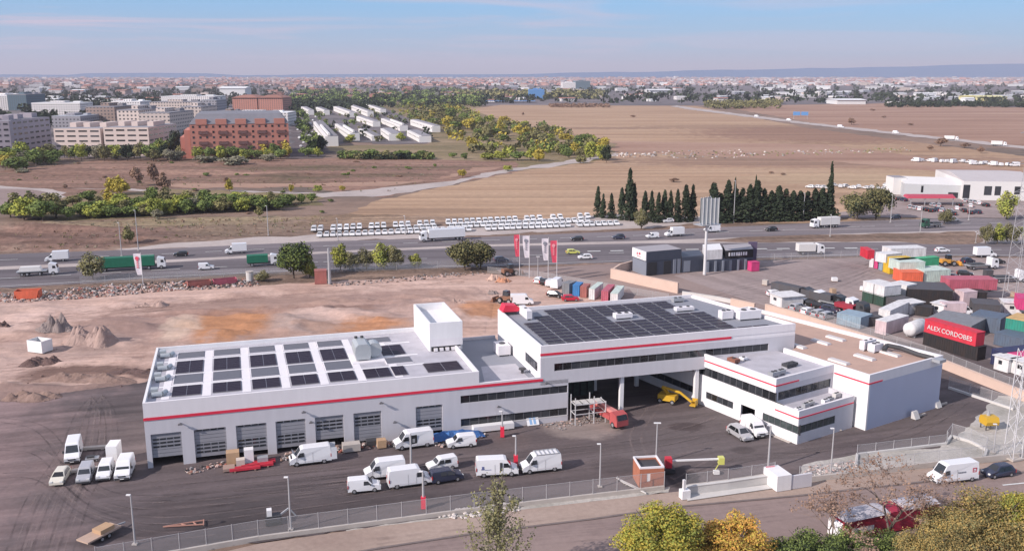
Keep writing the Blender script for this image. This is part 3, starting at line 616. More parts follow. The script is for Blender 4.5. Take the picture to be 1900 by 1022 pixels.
# rooftop air handling unit
ah = thing('air_handling_unit', 'big silver boxy air handling unit with round duct on the workshop roof', 'air unit', (*world(OA, AA, (31.4, 12.4)), RW), AA)
AHM = mat('zinc_sheet', (0.52, 0.55, 0.56), 0.4, metal=0.35, var=0.12, scale=1.5)
b = MB(); b.loft([[(x, y, z) for x, z in ((.2, .4), (2.4, .4), (2.6, 1.2), (2.5, 2.5), (2.0, 2.95), (.6, 2.95), (.1, 2.5), (0, 1.2))] for y in (0, 1.2, 4.6)], AHM); b.build('casing', ah)
b = MB(); b.tube((3.3, 1.2, 1.5), (3.3, 3.4, 1.5), 1.25, AHM, n=18); b.tube((2.6, 2.3, 1.5), (3.4, 2.3, 1.5), .8, AHM, n=14); b.build('duct', ah)
b = MB(); b.box(-.6, -.9, 0.0, 4.8, 5.2, .18, PARA); b.box(.2, .3, .18, .5, 4, .4, STEEL); b.box(2, .3, .18, 2.3, 4, .4, STEEL); b.build('plinth', ah)
for x in (.7, 1.7): 
    c = MB(); c.tube((x, 4.2, 2.95), (x, 4.2, 3.25), .28, DKPLAST, n=10); c.build('exhaust_stack', ah)
# curved ducts at the left end
for k, v in enumerate((4.2, 11.5, 17.0, 24.0)):
    t = thing('roof_duct', ('silver roof duct at the left roof edge, ' + ['nearest the front', 'second from the front', 'third from the front', 'nearest the back'][k]), 'duct', (*world(OA, AA, (0.7, v)), RW), AA, 'silver ducts along the left roof edge')
    c = MB(); c.tube((.2, 0, .45), (1.6, .2, .45), .38, AHM, n=10); c.tube((1.6, .2, .45), (2.1, 1.2, .45), .36, AHM, n=10); c.build('duct_pipe', t)
    c = MB(); c.box(.0, .9, 0, 1.0, 2.0, 1.0, AHM); c.build('fan_box', t)
# ------------------------------------------------------------------ solar roof building (main block)
HM = 13.1; RM = 12.5; ZU = 6.6
mbk = thing('solar_roof_building', 'white raised block with dark solar roof, red band and columns below', 'building', (OA[0], OA[1], 0), AA)
UM = 105.3; DV = 24.6; DX = -DV * math.tan(BB - AA)
poly = [(UL, 0), (UM, 0), (UM + DX, DV), (UL, DV)]
q0, q1 = (UL, 0), (UM, 0)
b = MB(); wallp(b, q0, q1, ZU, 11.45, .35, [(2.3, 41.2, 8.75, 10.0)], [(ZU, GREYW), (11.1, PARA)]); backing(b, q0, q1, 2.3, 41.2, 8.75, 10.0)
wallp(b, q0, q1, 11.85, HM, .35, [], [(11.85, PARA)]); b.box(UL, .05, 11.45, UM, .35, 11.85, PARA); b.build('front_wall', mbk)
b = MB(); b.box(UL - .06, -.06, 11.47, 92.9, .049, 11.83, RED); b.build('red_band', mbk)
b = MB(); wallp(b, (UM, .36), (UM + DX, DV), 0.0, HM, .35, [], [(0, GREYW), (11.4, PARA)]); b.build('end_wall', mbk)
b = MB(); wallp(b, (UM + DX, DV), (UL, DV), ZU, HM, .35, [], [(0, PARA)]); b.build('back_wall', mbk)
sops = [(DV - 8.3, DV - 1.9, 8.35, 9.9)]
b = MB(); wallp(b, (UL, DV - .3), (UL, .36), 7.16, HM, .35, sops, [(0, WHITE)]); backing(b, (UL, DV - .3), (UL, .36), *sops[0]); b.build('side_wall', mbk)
strip_windows(mbk, q0, q1, 2.3, 41.2, 8.75, 10.0, 26); strip_windows(mbk, (UL, DV - .3), (UL, .36), *sops[0][:2], 8.35, 9.9, 5, 0.05)
b = MB(); b.prism([(UL + .35, .36), (UM - .5, .36), (UM + DX - .3, DV - .36), (UL + .35, DV - .36)], RM - .3, RM, ROOFM); b.build('roof', mbk)
b = MB(); b.prism([(UL + .35, .36), (UM - .4, .36), (UM + DX - .4, DV - .36), (UL + .35, DV - .36)], ZU, ZU + .3, GREYW); b.build('underside', mbk)
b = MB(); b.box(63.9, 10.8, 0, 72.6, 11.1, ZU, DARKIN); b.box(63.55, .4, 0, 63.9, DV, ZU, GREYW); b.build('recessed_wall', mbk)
for i in range(6):
    c = MB(); c.box(64.6 + i * 1.35, 10.6, .1, 65.6 + i * 1.35, 10.8, 3.8 + (i % 2) * 1.2, GLASSG); c.build('glazed_panel', mbk)
for u, v in ((73.4, .9), (86.9, .5), (81.5, 12.5), (88.6, 12.5), (73.4, 12.5), (72.9, 22.5), (84, 23.0)):
    c = MB(); c.box(u - .32, v - .32, 0, u + .32, v + .32, ZU, WHITE); c.build('column', mbk)
# rows of solar panels on this roof
def main_row(i, v, n, u0, w_=2.95, d_=1.25, skip=()):
    t = thing('solar_panel_row', '%s solar panel row from the front on the raised block' % ordn[i].capitalize(), 'solar panels', (*world(OA, AA, (u0, v)), RM + .002), AA, 'solar panel rows on the raised block')
    if not MESHC.get('pvrow'):
        p = MB()
        def q(y0, z0, y1, z1, a, c, m, off): p.poly([(a, y0, z0 + off), (c, y0, z0 + off), (c, y1, z1 + off), (a, y1, z1 + off)], m)
        p.prism([(0, 0), (w_, 0), (w_, d_), (0, d_)], .10, .14, PVF)
        p.box(0.05, .05, .141, w_ / 2 - .03, d_ - .05, .165, PVM); p.box(w_ / 2 + .03, .05, .141, w_ - .05, d_ - .05, .165, PVM)
        p.box(.2, .05, 0, .3, d_, .1, STEEL); p.box(w_ - .3, .05, 0, w_ - .2, d_, .1, STEEL)
        MESHC['pvrow'] = p.mesh('solar_panel')
    for k in range(n):
        if k in skip: continue
        o = bpy.data.objects.new('solar_panel', MESHC['pvrow']); COL.objects.link(o); o.parent = t; o.location = (k * (w_ + .16), 0, 0)
for i in range(12):
    v = 1.2 + i * 1.86; ur = UM + DX * (v / DV) - 6.2; n = int((ur - 61.0) / 3.11)
    sk = set()
    if i in (6, 7): sk = {5, 6}
    if i in (7, 8): sk |= {9, 10}
    if i >= 8: sk |= {0}
    if i > 9: sk |= {1}
    main_row(i, v, n + (1 if i < 1 else 0), 61.0, skip=sk)
def plant_box(name, lab, u, v, w_, d_, h, m, z=RM, o=OA, a=AA, legs=True):
    t = thing(name, lab, 'roof plant', (*world(o, a, (u, v)), z + .002), a)
    c = MB(); c.box(0, 0, .25, w_, d_, h, m); c.build('casing', t)
    for fx in ((.3, .72) if w_ > d_ else (.5,)):
        c = MB(); c.tube((w_ * fx, d_ / 2, h), (w_ * fx, d_ / 2, h + .12), min(w_, d_) * .25, DKPLAST, n=10); c.build('fan', t)
    if legs:
        for rx in (.05, w_ - .25):
            c = MB(); c.box(rx, .1, 0, rx + .2, d_ - .1, .25, STEEL); c.build('rail', t)
    return t
plant_box('cooling_unit', 'white cooling unit between missing solar panels, nearer the left side', 77.5, 13.2, 3.2, 1.5, 1.0, PARA)
plant_box('cooling_unit', 'low white cooling unit between missing solar panels, nearer the right side', 90.2, 14.9, 3.6, 1.2, .8, PARA)
plant_box('roof_plant_box', 'tall white plant box at the back left corner of the solar roof', 62.3, 17.5, 1.0, 4.5, 1.7, PARA)
plant_box('roof_plant_box', 'long white plant box at the right end of the solar roof', 98.1, 6.2, 4.3, 2.0, 1.7, PARA)
plant_box('roof_plant_box', 'narrow white plant box left of the long one at the right roof end', 95.3, 7.4, 2.2, 1.5, 1.6, PARA)
plant_box('roof_plant_box', 'small grey plant box near the back right corner of the solar roof', 93, 21.6, 2.2, 1.2, .8, STEEL)
rc = thing('red_roof_lift', 'bright red covered machine on the back left corner of the raised block', 'machine', (*world(OA, AA, (59.6, 21.6)), RM + .002), AA)
c = MB(); c.loft([[(x_, y, z) for x_, z in ((-.5, .7), (2.4, .6), (2.9, 1.1), (2.2, 1.7), (0, 1.9))] for y in (.2, 2.4)], RED); c.build('cover', rc)
c = MB(); c.box(0, .4, 0, 2.2, 2.2, .6, DKPLAST); c.build('base', rc)
# plant on the link roof
plant_box('cooling_unit', 'pale round-shouldered cooling unit on the low link roof by the wall', 56.3, 14.8, 2.2, 3.2, 1.9, PARA, 7.15)
b = MB(); b.poly([(50.2, 1.2, 7.17), (57.8, 1.2, 7.17), (58, 10.4, 7.17), (52, 10.4, 7.17)], ROOFG); b.build('roof_patch', ws)
t = thing('roof_fan', 'small dark roof fan by the windows on the low link roof', 'fan', (*world(OA, AA, (57.6, 5.2)), 7.19), AA)
c = MB(); c.tube((0, 0, 0), (0, 0, .6), .25, DKPLAST, n=10); c.build('pipe', t); c = MB(); c.tube((0, 0, .6), (0, 0, .8), .6, DKPLAST, n=12); c.build('fan_hood', t)
# ------------------------------------------------------------------ office building (frame B)
ob = thing('office_building', 'white two-storey corner office with roof terrace and red bands', 'building', (OB[0], OB[1], 0), BB)
x0, xe = -13.5, -0.02; y0, yb = 2.0, 22.0; HT = 5.45; HU = 9.2; yu = 6.7
# left (sunlit) lower wall: direction from back to front so that the inside is on the left
pl0, pl1 = (x0, 46.0), (x0, y0)   # s = 46 - v
sv = lambda v: 46.0 - v
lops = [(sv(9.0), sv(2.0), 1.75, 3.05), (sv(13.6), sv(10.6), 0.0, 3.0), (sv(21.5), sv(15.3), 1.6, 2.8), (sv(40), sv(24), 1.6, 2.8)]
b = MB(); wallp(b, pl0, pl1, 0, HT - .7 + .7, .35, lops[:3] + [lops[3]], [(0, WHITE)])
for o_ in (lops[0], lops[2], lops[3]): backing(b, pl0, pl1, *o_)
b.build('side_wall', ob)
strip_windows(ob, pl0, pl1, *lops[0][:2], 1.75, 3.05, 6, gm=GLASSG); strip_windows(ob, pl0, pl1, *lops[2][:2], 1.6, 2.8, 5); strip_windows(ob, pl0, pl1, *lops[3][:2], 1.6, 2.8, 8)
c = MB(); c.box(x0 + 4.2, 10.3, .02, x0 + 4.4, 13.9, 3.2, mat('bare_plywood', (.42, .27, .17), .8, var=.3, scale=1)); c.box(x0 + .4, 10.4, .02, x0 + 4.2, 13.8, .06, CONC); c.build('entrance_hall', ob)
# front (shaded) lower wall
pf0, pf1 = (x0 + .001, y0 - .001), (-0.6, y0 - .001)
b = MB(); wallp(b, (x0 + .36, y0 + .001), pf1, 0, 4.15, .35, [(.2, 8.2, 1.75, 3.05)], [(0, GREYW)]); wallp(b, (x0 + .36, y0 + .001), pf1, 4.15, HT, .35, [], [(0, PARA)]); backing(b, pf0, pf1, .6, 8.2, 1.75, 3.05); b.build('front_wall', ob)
strip_windows(ob, (x0 + .36, y0), pf1, .2, 8.2, 1.75, 3.05, 6, gm=GLASSG)
b = MB(); b.box(x0 - .05, y0 - .06, 4.22, -.7, y0, 4.42, RED); b.box(x0 - .06, y0 - .06, 4.22, x0, y0 + 4.6, 4.42, RED); b.build('terrace_red_band', ob)
b = MB(); b.box(x0 + .35, y0 + .35, 4.4, -.05, yu, 4.6, ROOFG); b.build('terrace_floor', ob)
b = MB(); b.box(-.95, y0 + .4, 0, -.6, yu, HT, GREYW); b.build('terrace_end_wall', ob)
# upper floor
b = MB(); wallp(b, (x0 - .02, 46), (x0 - .02, yu), 6.95, HU, .35, [], [(0, WHITE)])
b.build('upper_side_wall', ob)
b = MB(); wallp(b, (x0 + .33, yu + .001), (-.05, yu + .001), 4.6, HU, .35, [(.3, 12.6, 5.55, 6.95)], [(0, GREYW), (7.9, PARA)]); backing(b, (x0, yu), (-.05, yu), .6, 12.6, 5.55, 6.95); b.build('upper_front_wall', ob)
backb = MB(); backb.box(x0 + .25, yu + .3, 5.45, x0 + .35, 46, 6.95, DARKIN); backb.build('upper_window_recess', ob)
strip_windows(ob, (x0, 46), (x0, yu), 20.0, 39.3, 5.46, 6.94, 14); strip_windows(ob, (x0 + .33, yu), (-.05, yu), .3, 12.6, 5.55, 6.95, 9)
b = MB(); b.box(x0 - .07, yu - .06, 7.95, x0 - .021, 22.3, 8.17, RED); b.box(x0 - .07, yu - .06, 7.95, x0 + 5.2, yu, 8.17, RED); b.build('upper_red_band', ob)
b = MB(); b.box(x0 + .36, yu + .36, 8.3, -.05, 21.2, 8.5, ROOFG); b.build('roof', ob)
b = MB(); b.box(x0 - .01, 5.0, HT - .02, x0 + .3, 14.2, HT + .0, WHITE); b.build('sill_course', ob)
b = MB(); b.box(x0 - .6, 3.0, 0.1, x0 - .02, 9.5, .22, CONC); b.build('entrance_step', ob)
plant_box('cooling_unit', 'grey cooling unit near the front corner of the office roof', -12.2, 8.6, 1.6, 1.0, .9, STEEL, 8.5, OB, BB)
plant_box('cooling_unit', 'second small grey cooling unit near the front of the office roof', -10.2, 8.9, 1.4, .9, .8, STEEL, 8.5, OB, BB)
plant_box('cooling_unit', 'dark cooling unit in the middle of the office roof', -6.6, 10.6, 2.6, 1.2, .7, DKPLAST, 8.5, OB, BB)
plant_box('cooling_unit', 'rusty red unit near the back left corner of the office roof', -12.0, 16.8, 1.2, 1.8, .8, mat('rust', (.3, .12, .08), .8, var=.3, scale=2), 8.5, OB, BB)
plant_box('cooling_unit', 'small white unit beside the rusty one on the office roof', -9.6, 17.2, 1.0, 1.0, .6, WHITE, 8.5, OB, BB)
for i in range(6):
    plant_box('packing_box', 'white wrapped bundle on the office terrace, %s from its outer corner' % ordn[i], -12.6 + i * 1.95 + (i % 2) * .3, 3.0 + (i % 3) * .5, 1.2, .7, .7 + .15 * (i % 2), [WHITE, STEEL, CONCW][i % 3], 4.6, OB, BB)
# ------------------------------------------------------------------ warehouse
wh = thing('warehouse', 'windowless blue grey warehouse with white parapet and tan gravel roof', 'building', (OB[0], OB[1], 0), BB)
HWH = 9.3; RH = 8.75
cm = local(OB, BB, world(OA, AA, (UM, 0))); umx = cm[0]
pw = [(0, 0), (19.2, 0), (16.8, 41), (umx + .4, 41), (umx + .4, cm[1] + .2), (0, cm[1] - 0.3)]
b = MB(); wallp(b, (0.36, 0.0), (19.2, 0.0), 0, 7.7, .35, [], [(0, SLATEW)]); wallp(b, (0.36, 0.0), (19.2, 0.0), 7.7, HWH, .35, [], [(7.7, PARA)]); b.build('front_wall', wh)
b = MB(); wallp(b, (0, cm[1] - .3), (0, 0), 0, HWH, .35, [], [(0, WHITE)]); b.build('side_wall', wh)
b = MB(); wallp(b, (19.2, .36), (16.8, 41), 0, HWH, .6, [], [(0, WHITE)]); b.build('outer_wall', wh)
b = MB(); wallp(b, (16.2, 41), (umx + .4, 41), 0, HWH, .35, [], [(0, WHITE)]); b.build('back_wall', wh)
b = MB(); b.prism([(.36, .36), (18.5, .36), (16.15, 40.6), (umx + .5, 40.6), (umx + .5, cm[1]), (.36, cm[1] - 1)], RH - .3, RH, ROOFT); b.build('roof', wh)
b = MB(); b.box(-.05, -.06, 7.72, 3.3, 0, 7.95, RED); b.box(-.06, -.06, 7.72, 0, 6.55, 7.95, RED); b.build('red_band', wh)
rs = [(4.2, 3.5), (9.6, 5.2), (14.2, 7.0), (6.0, 15.0), (9.0, 18.0), (12.0, 22.5)]
SKT = mat('white_skylight', (.62, .58, .56), .4)
SK2 = Kind(lambda: (lambda t: ((lambda s: s.box(0, 0, .18, .95, 3.6, .34, SKT))(MB()).build('skylight_pane', t), (lambda s: s.box(-.06, -.06, 0, 1.01, 3.66, .18, PARA))(MB()).build('skylight_curb', t), t)[2])(thing('warehouse_skylight', 'long low pale skylight', 'skylight')))
lab = ['nearest the front corner', 'second from the front, mid roof', 'beside the outer parapet near the front', 'near the raised block corner', 'second from the raised block', 'by the outer parapet farther back']
pxs = [(1570, 678), (1618, 670), (1665, 663), (1490, 648), (1535, 641), (1563, 634)]
for (x, y), l_ in zip(pxs, lab):
    P_ = G(x, y, RH); SK2.put((P_[0], P_[1], RH + .002), BB - .0 , 'long pale skylight on the tan roof, ' + l_, 'skylights on the tan warehouse roof')
plant_box('roof_plant_box', 'pair of white plant boxes by the outer parapet of the tan roof', *local(OB, BB, G(1603, 652, RH)), 3.2, 1.0, 1.7, PARA, RH, OB, BB)
plant_box('roof_plant_box', 'white plant box left of the dark pipes on the tan roof', *local(OB, BB, G(1622, 656, RH)), 2.4, 1.4, 1.5, PARA, RH, OB, BB)
t = thing('dark_duct', 'dark bent ducts lying along the outer edge of the tan roof', 'duct', (*G(1640, 655, RH), RH), BB)
c = MB(); pts = [(0, 0, .5), (1.2, .4, 1.1), (2.4, -1.5, .9), (2.8, -4.5, .5), (3.3, -7, .4)]
for p_, q_ in zip(pts[:-1], pts[1:]): c.tube(p_, q_, .38, DKPLAST, n=10)
c.build('duct_pipe', t); c = MB(); c.box(2.6, -8.6, 0, 4.4, -7, .5, STEEL); c.build('fan_box', t)
# ------------------------------------------------------------------ vehicles (x forward, origin on the ground)
SEAM = mat('door_gap', (.16, .16, .17), .8)
WLOT = mat('white_paint_varied', (.70, .70, .71), .3, rnd=.13)
def wheel_parts(t, xs, W, r=.33, tw=.22, dual=False):
    for x in xs:
        for s in (-1, 1):
            if ('wheel', r) not in MESHC:
                a = MB(); a.tube((0, -tw / 2, 0), (0, tw / 2, 0), r, BLACK, n=14); c = MB(); c.tube((0, -tw / 2 - .015, 0), (0, tw / 2 + .015, 0), r * .6, CHROME, n=10)
                MESHC[('wheel', r)] = (a.mesh('wheel'), c.mesh('rim'))
            m = MESHC[('wheel', r)]; o = bpy.data.objects.new('wheel', m[0]); COL.objects.link(o); o.parent = t; o.location = (x, s * (W / 2 - tw / 2 + .01), r)
            g = bpy.data.objects.new('rim', m[1]); COL.objects.link(g); g.parent = o
def wz(W, z, H):   # half width of the body at height z: tumblehome
    k = 0.0 if z < 0.95 else (z - 0.95) / (H - 0.95); return W / 2 - 0.16 * k ** 1.3 * (1 if H > 1.7 else 1.6)
def body_mesh(prof, W, H, m, floor=.28):
    b = MB(); n = len(prof)
    R_ = [[(x, s * (wz(W, z, H) - .05 * (k in (1,) and 0)), z) for k, (x, z) in enumerate(prof)] for s in (-1, 1)]
    cen = [[(x, s * max(0.05, wz(W, z, H) - .14), z + (.035 if z > .9 else 0)) for x, z in prof] for s in (-1, 1)]
    b.loft([R_[0], [(p[0] * .995, p[1], p[2]) for p in cen[0]], [(p[0] * .995, p[1], p[2]) for p in cen[1]], R_[1]], m)
    return b
def side_glass(t, pts, W, H, name='side_window', m=None):
    for s in (-1, 1):
        g = MB(); q = [(x, s * (wz(W, z, H) + .012), z) for x, z in pts]
        g.poly(q if s < 0 else q[::-1], m or GLASS); g.build(name, t)
def lights(t, L_, W, z=.75, zr=1.0):
    for s in (-1, 1):
        g = MB(); g.box(L_ / 2 - .25, s * (W / 2 - .42), z - .1, L_ / 2 + .012, s * (W / 2 - .05), z + .1, LAMPW); g.build('headlight', t)
        g = MB(); g.box(-L_ / 2 - .015, s * (W / 2 - .22), zr - .25, -L_ / 2 + .1, s * (W / 2 + .005), zr + .2, TAILR); g.build('tail_light', t)
def big_van(paint=WVAN, L_=5.7, W=2.05, H=2.55, name='delivery_van', rack=False, detail=True, extra=None):
    def f():
        t = thing(name, 'white delivery van', 'van')
        f_ = L_ / 2
        prof = [(-f_, .32), (-f_, 1.2), (-f_ + .1, H - .06), (-f_ + .3, H), (f_ - 2.0, H), (f_ - 1.65, H - .12), (f_ - .92, 1.38), (f_ - .22, 1.08), (f_ - .02, .85), (f_, .32)]
        body_mesh(prof, W, H, paint).build('body', t)
        g = MB(); yb = wz(W, 1.45, H) - .13; yt = wz(W, H - .2, H) - .13
        g.poly([(f_ - .93, -yb, 1.44), (f_ - .93, yb, 1.44), (f_ - 1.56, yt, H - .22), (f_ - 1.56, -yt, H - .22)], GLASS); g.build('windscreen', t)
        side_glass(t, [(f_ - 1.15, 1.35), (f_ - 1.45, 1.95), (f_ - 2.05, 1.98), (f_ - 2.08, 1.35)], W, H)
        g = MB(); g.box(f_ - .1, -W / 2 + .05, .3, f_ + .06, W / 2 - .05, .56, DKPLAST); g.build('bumper', t)
        if detail:
            g = MB(); g.box(f_ - .05, -.5, .66, f_ + .02, .5, .86, DKPLAST); g.build('grille', t)
            for s in (-1, 1):
                g = MB(); g.box(f_ - 1.3, s * (W / 2), 1.35, f_ - 1.15, s * (W / 2 + .25), 1.72, DKPLAST); g.build('mirror', t)
                g = MB(); g.box(-f_ + .6, s * (W / 2 + .003), .62, f_ - 2.3, s * (W / 2 + .016), .72, PARA); g.build('rubbing_strip', t)
            lights(t, L_, W, .88, 1.2)
            g = MB(); g.box(-f_ - .012, -.03, .5, -f_ + .02, .03, H - .3, SEAM)
            for s in (-1, 1):
                for x_ in (f_ - 2.16, f_ - 3.3, f_ - 1.02):
                    for za, zb in ((.45, .95), (.95, H * .72)):
                        g.poly([(x_, s * (wz(W, za, H) + .014), za), (x_ + .035, s * (wz(W, za, H) + .014), za), (x_ + .035, s * (wz(W, zb, H) + .014), zb), (x_, s * (wz(W, zb, H) + .014), zb)][::-s], SEAM)
                g.box(-f_ + .1, s * W / 2, .3, f_ - .1, s * (W / 2 + .012), .40, DKPLAST)
            g.build('door_seam', t); g = MB(); g.box(f_ + .061, -.26, .36, f_ + .07, .26, .47, LAMPW); g.box(-f_ - .02, -.26, .55, -f_ - .013, .26, .66, LAMPW); g.build('number_plate', t)
        if rack:
            g = MB()
            for i in range(6): g.box(-f_ + .4 + i * .62, -W / 2 + .2, H + .08, -f_ + .5 + i * .62, W / 2 - .2, H + .14, STEEL)
            g.box(-f_ + .3, -W / 2 + .15, H, -f_ + 3.7, -W / 2 + .2, H + .14, STEEL); g.box(-f_ + .3, W / 2 - .2, H, -f_ + 3.7, W / 2 - .15, H + .14, STEEL); g.build('roof_rack', t)
        wheel_parts(t, (-f_ + 1.05, f_ - .98), W, .35)
        if extra: extra(t, L_, W, H)
        return t
    return f
def small_van(paint=WVAN, L_=4.4, W=1.8, H=1.85, name='small_van', detail=True, glazed=False):
    def f():
        t = thing(name, 'small white van', 'van'); f_ = L_ / 2
        prof = [(-f_, .3), (-f_, .95), (-f_ + .1, H - .05), (-f_ + .25, H), (f_ - 1.9, H), (f_ - 1.7, H - .06), (f_ - 1.08, 1.12), (f_ - .2, .92), (f_ - .02, .7), (f_, .3)]
        body_mesh(prof, W, H, paint).build('body', t)
        g = MB(); yb = wz(W, 1.15, H) - .1; yt = wz(W, H - .1, H) - .12
        g.poly([(f_ - 1.06, -yb, 1.17), (f_ - 1.06, yb, 1.17), (f_ - 1.64, yt, H - .1), (f_ - 1.64, -yt, H - .1)], GLASS); g.build('windscreen', t)
        side_glass(t, [(f_ - 1.3, 1.1), (f_ - 1.7, 1.6), (f_ - 2.25, 1.62), (f_ - 2.28, 1.08)], W, H)
        if glazed: side_glass(t, [(f_ - 2.4, 1.08), (f_ - 2.4, 1.6), (f_ - 3.2, 1.58), (f_ - 3.25, 1.1)], W, H, 'rear_side_window')
        g = MB(); g.box(f_ - .1, -W / 2 + .05, .28, f_ + .05, W / 2 - .05, .5, DKPLAST); g.build('bumper', t)
        if detail:
            lights(t, L_, W, .76, 1.0)
            for s in (-1, 1):
                g = MB(); g.box(f_ - 1.45, s * W / 2, 1.05, f_ - 1.3, s * (W / 2 + .18), 1.25, DKPLAST); g.build('mirror', t)
        wheel_parts(t, (-f_ + .85, f_ - .85), W, .31)
        return t
    return f
def car(paint, L_=4.3, W=1.78, H=1.5, name='parked_car', detail=True, suv=False):
    def f():
        t = thing(name, 'car', 'car'); f_ = L_ / 2
        if suv: H_ = H + .15
        else: H_ = H
        prof = [(-f_ + .05, .28), (-f_, .8), (-f_ + .15, 1.0), (-f_ + .55, H_ - .08), (-f_ + .9, H_), (f_ - 2.0, H_), (f_ - 1.75, H_ - .06), (f_ - 1.02, .98), (f_ - .2, .82), (f_ - .02, .62), (f_, .28)]
        body_mesh(prof, W, H_, paint).build('body', t)
        g = MB(); yb = wz(W, 1.0, H_) - .1; yt = wz(W, H_ - .08, H_) - .14
        g.poly([(f_ - 1.03, -yb, 1.03), (f_ - 1.03, yb, 1.03), (f_ - 1.7, yt, H_ - .05), (f_ - 1.7, -yt, H_ - .05)], GLASS); g.build('windscreen', t)
        side_glass(t, [(f_ - 1.3, .98), (f_ - 1.85, H_ - .14), (f_ - 2.35, H_ - .12), (f_ - 2.38, .96)], W, H_)
        side_glass(t, [(f_ - 2.46, .96), (f_ - 2.44, H_ - .12), (-f_ + .95, H_ - .14), (-f_ + .5, 1.02)], W, H_, 'rear_side_window')
        g = MB(); g.poly([(-f_ + .14, -yb, 1.02), (-f_ + .47, -yt, H_ - .14), (-f_ + .47, yt, H_ - .14), (-f_ + .14, yb, 1.02)], GLASS); g.build('rear_window', t)
        if detail: lights(t, L_, W, .68, .8)
        wheel_parts(t, (-f_ + .78, f_ - .82), W, .31)
        return t
    return f
def box_van(paint=WVAN, boxm=None, L_=6.6, W=2.2, H=3.1, name='box_van'):
    def f():
        t = thing(name, 'white box van', 'van'); f_ = L_ / 2; bm = boxm or paint
        b = MB(); b.box(-f_, -W / 2, .75, f_ - 2.2, W / 2, H, bm); b.build('cargo_box', t)
        prof = [(f_ - 2.15, .35), (f_ - 2.15, 2.25), (f_ - 1.75, 2.2), (f_ - 1.0, 1.35), (f_ - .2, 1.1), (f_, .8), (f_, .35)]
        body_mesh(prof, W * .95, 2.4, paint).build('cab', t)
        g = MB(); g.poly([(f_ - .99, -.8, 1.42), (f_ - .99, .8, 1.42), (f_ - 1.68, .72, 2.18), (f_ - 1.68, -.72, 2.18)], GLASS); g.build('windscreen', t)
        side_glass(t, [(f_ - 1.2, 1.35), (f_ - 1.65, 2.0), (f_ - 2.05, 2.0), (f_ - 2.07, 1.35)], W * .95, 2.4)
        g = MB(); g.box(-f_ + .1, -W / 2 + .3, .5, f_ - 2, W / 2 - .3, .75, DKPLAST); g.build('chassis', t)
        wheel_parts(t, (-f_ + 1.5, f_ - 1.0), W, .38)
        return t
    return f
def lorry(L_=15.5, cabm=WVAN, boxm=WVAN, W=2.5, H=3.9, name='articulated_lorry', flat=False, gap=.7):
    def f():
        t = thing(name, 'lorry', 'lorry'); f_ = L_ / 2
        b = MB()
        if flat:
            b.box(-f_, -W / 2, 1.1, f_ - 2.9, W / 2, 1.35, STEEL); b.build('flatbed', t)
            b = MB(); b.prism([(-f_ + .6, -W / 2 + .15), (f_ - 4.2, -W / 2 + .15), (f_ - 4.2, W / 2 - .15), (-f_ + .6, W / 2 - .15)], 1.36, H, boxm, inset=.12); b.build('load', t)
        else:
            b.box(-f_, -W / 2, 1.1, f_ - 2.3 - gap, W / 2, H, boxm); b.build('trailer', t)
        b = MB(); b.loft([[(x, y, z) for x, z in ((f_ - 2.3, .55), (f_ - 2.3, 3.2), (f_ - 1.9, 3.35), (f_ - .35, 2.95), (f_ - .05, 1.9), (f_, .55))] for y in (-W / 2 + .03, W / 2 - .03)], cabm); b.build('cab', t)
        g = MB(); g.poly([(f_ - .03, -1.05, 1.95), (f_ - .03, 1.05, 1.95), (f_ - .31, 1.05, 2.85), (f_ - .31, -1.05, 2.85)], GLASS); g.build('windscreen', t)
        for s in (-1, 1):
            g = MB(); q = [(f_ - .4, s * (W / 2 - .02), 1.85), (f_ - .6, s * (W / 2 - .02), 2.6), (f_ - 1.3, s * (W / 2 - .02), 2.6), (f_ - 1.3, s * (W / 2 - .02), 1.85)]
            g.poly(q if s < 0 else q[::-1], GLASS); g.build('side_window', t)
        g = MB(); g.box(-f_ + .3, -W / 2 + .5, .7, f_ - 1, W / 2 - .5, 1.1, DKPLAST); g.build('chassis', t)
        xs = [-f_ + 1.4, f_ - 1.2] + ([-f_ + 2.7, f_ - 4.6] if L_ > 10 else [])
        wheel_parts(t, xs, W, .5, .3)
        return t
    return f
def vput(k, rpx, fpx, W, label, group=None, off=0.0):
    """rear and front wheel contact pixels on the side towards the camera"""
    a, c = G(*rpx), G(*fpx); h = atan2(c[1] - a[1], c[0] - a[0]); mx_, my_ = (a[0] + c[0]) / 2, (a[1] + c[1]) / 2
    nx, ny = -sin(h), cos(h)
    if nx * mx_ + ny * my_ < 0: nx, ny = -nx, -ny
    return k.put((mx_ + nx * W / 2, my_ + ny * W / 2, Z[0] + .02), h, label, group)
K = {}
PINKW = mat('faint_red_mark', (.5, .04, .08), .5)
GREYMK = mat('grey_lettering', (.22, .23, .27), .6)
BLUEMK = mat('blue_marking', (.10, .12, .30), .6)
def street_marks(t, L_, W, H):
    s = 1
    for s in (-1, 1):
        y = s * (wz(W, 1.6, H) + .02)
        g = MB(); x0_ = -L_ / 2 + .45
        for a in range(4):
            pass
        g.box(x0_, y, 1.35, x0_ + .62, y - s * .02, 1.45, PINKW); g.box(x0_, y, 1.9, x0_ + .62, y - s * .02, 2.0, PINKW); g.box(x0_, y, 1.45, x0_ + .1, y - s * .02, 1.9, PINKW); g.box(x0_ + .52, y, 1.45, x0_ + .62, y - s * .02, 1.9, PINKW)
        g.box(x0_ + .18, y, 1.55, x0_ + .44, y - s * .02, 1.62, PINKW); g.build('square_logo', t)
        g = MB(); w2 = [.2, .16, .22, .18, .2]; x = x0_ + 1.7
        for q in w2: g.box(x, y, 1.42, x + q, y - s * .02, 1.62, GREYMK); x += q + .07
        g.build('lettering', t)
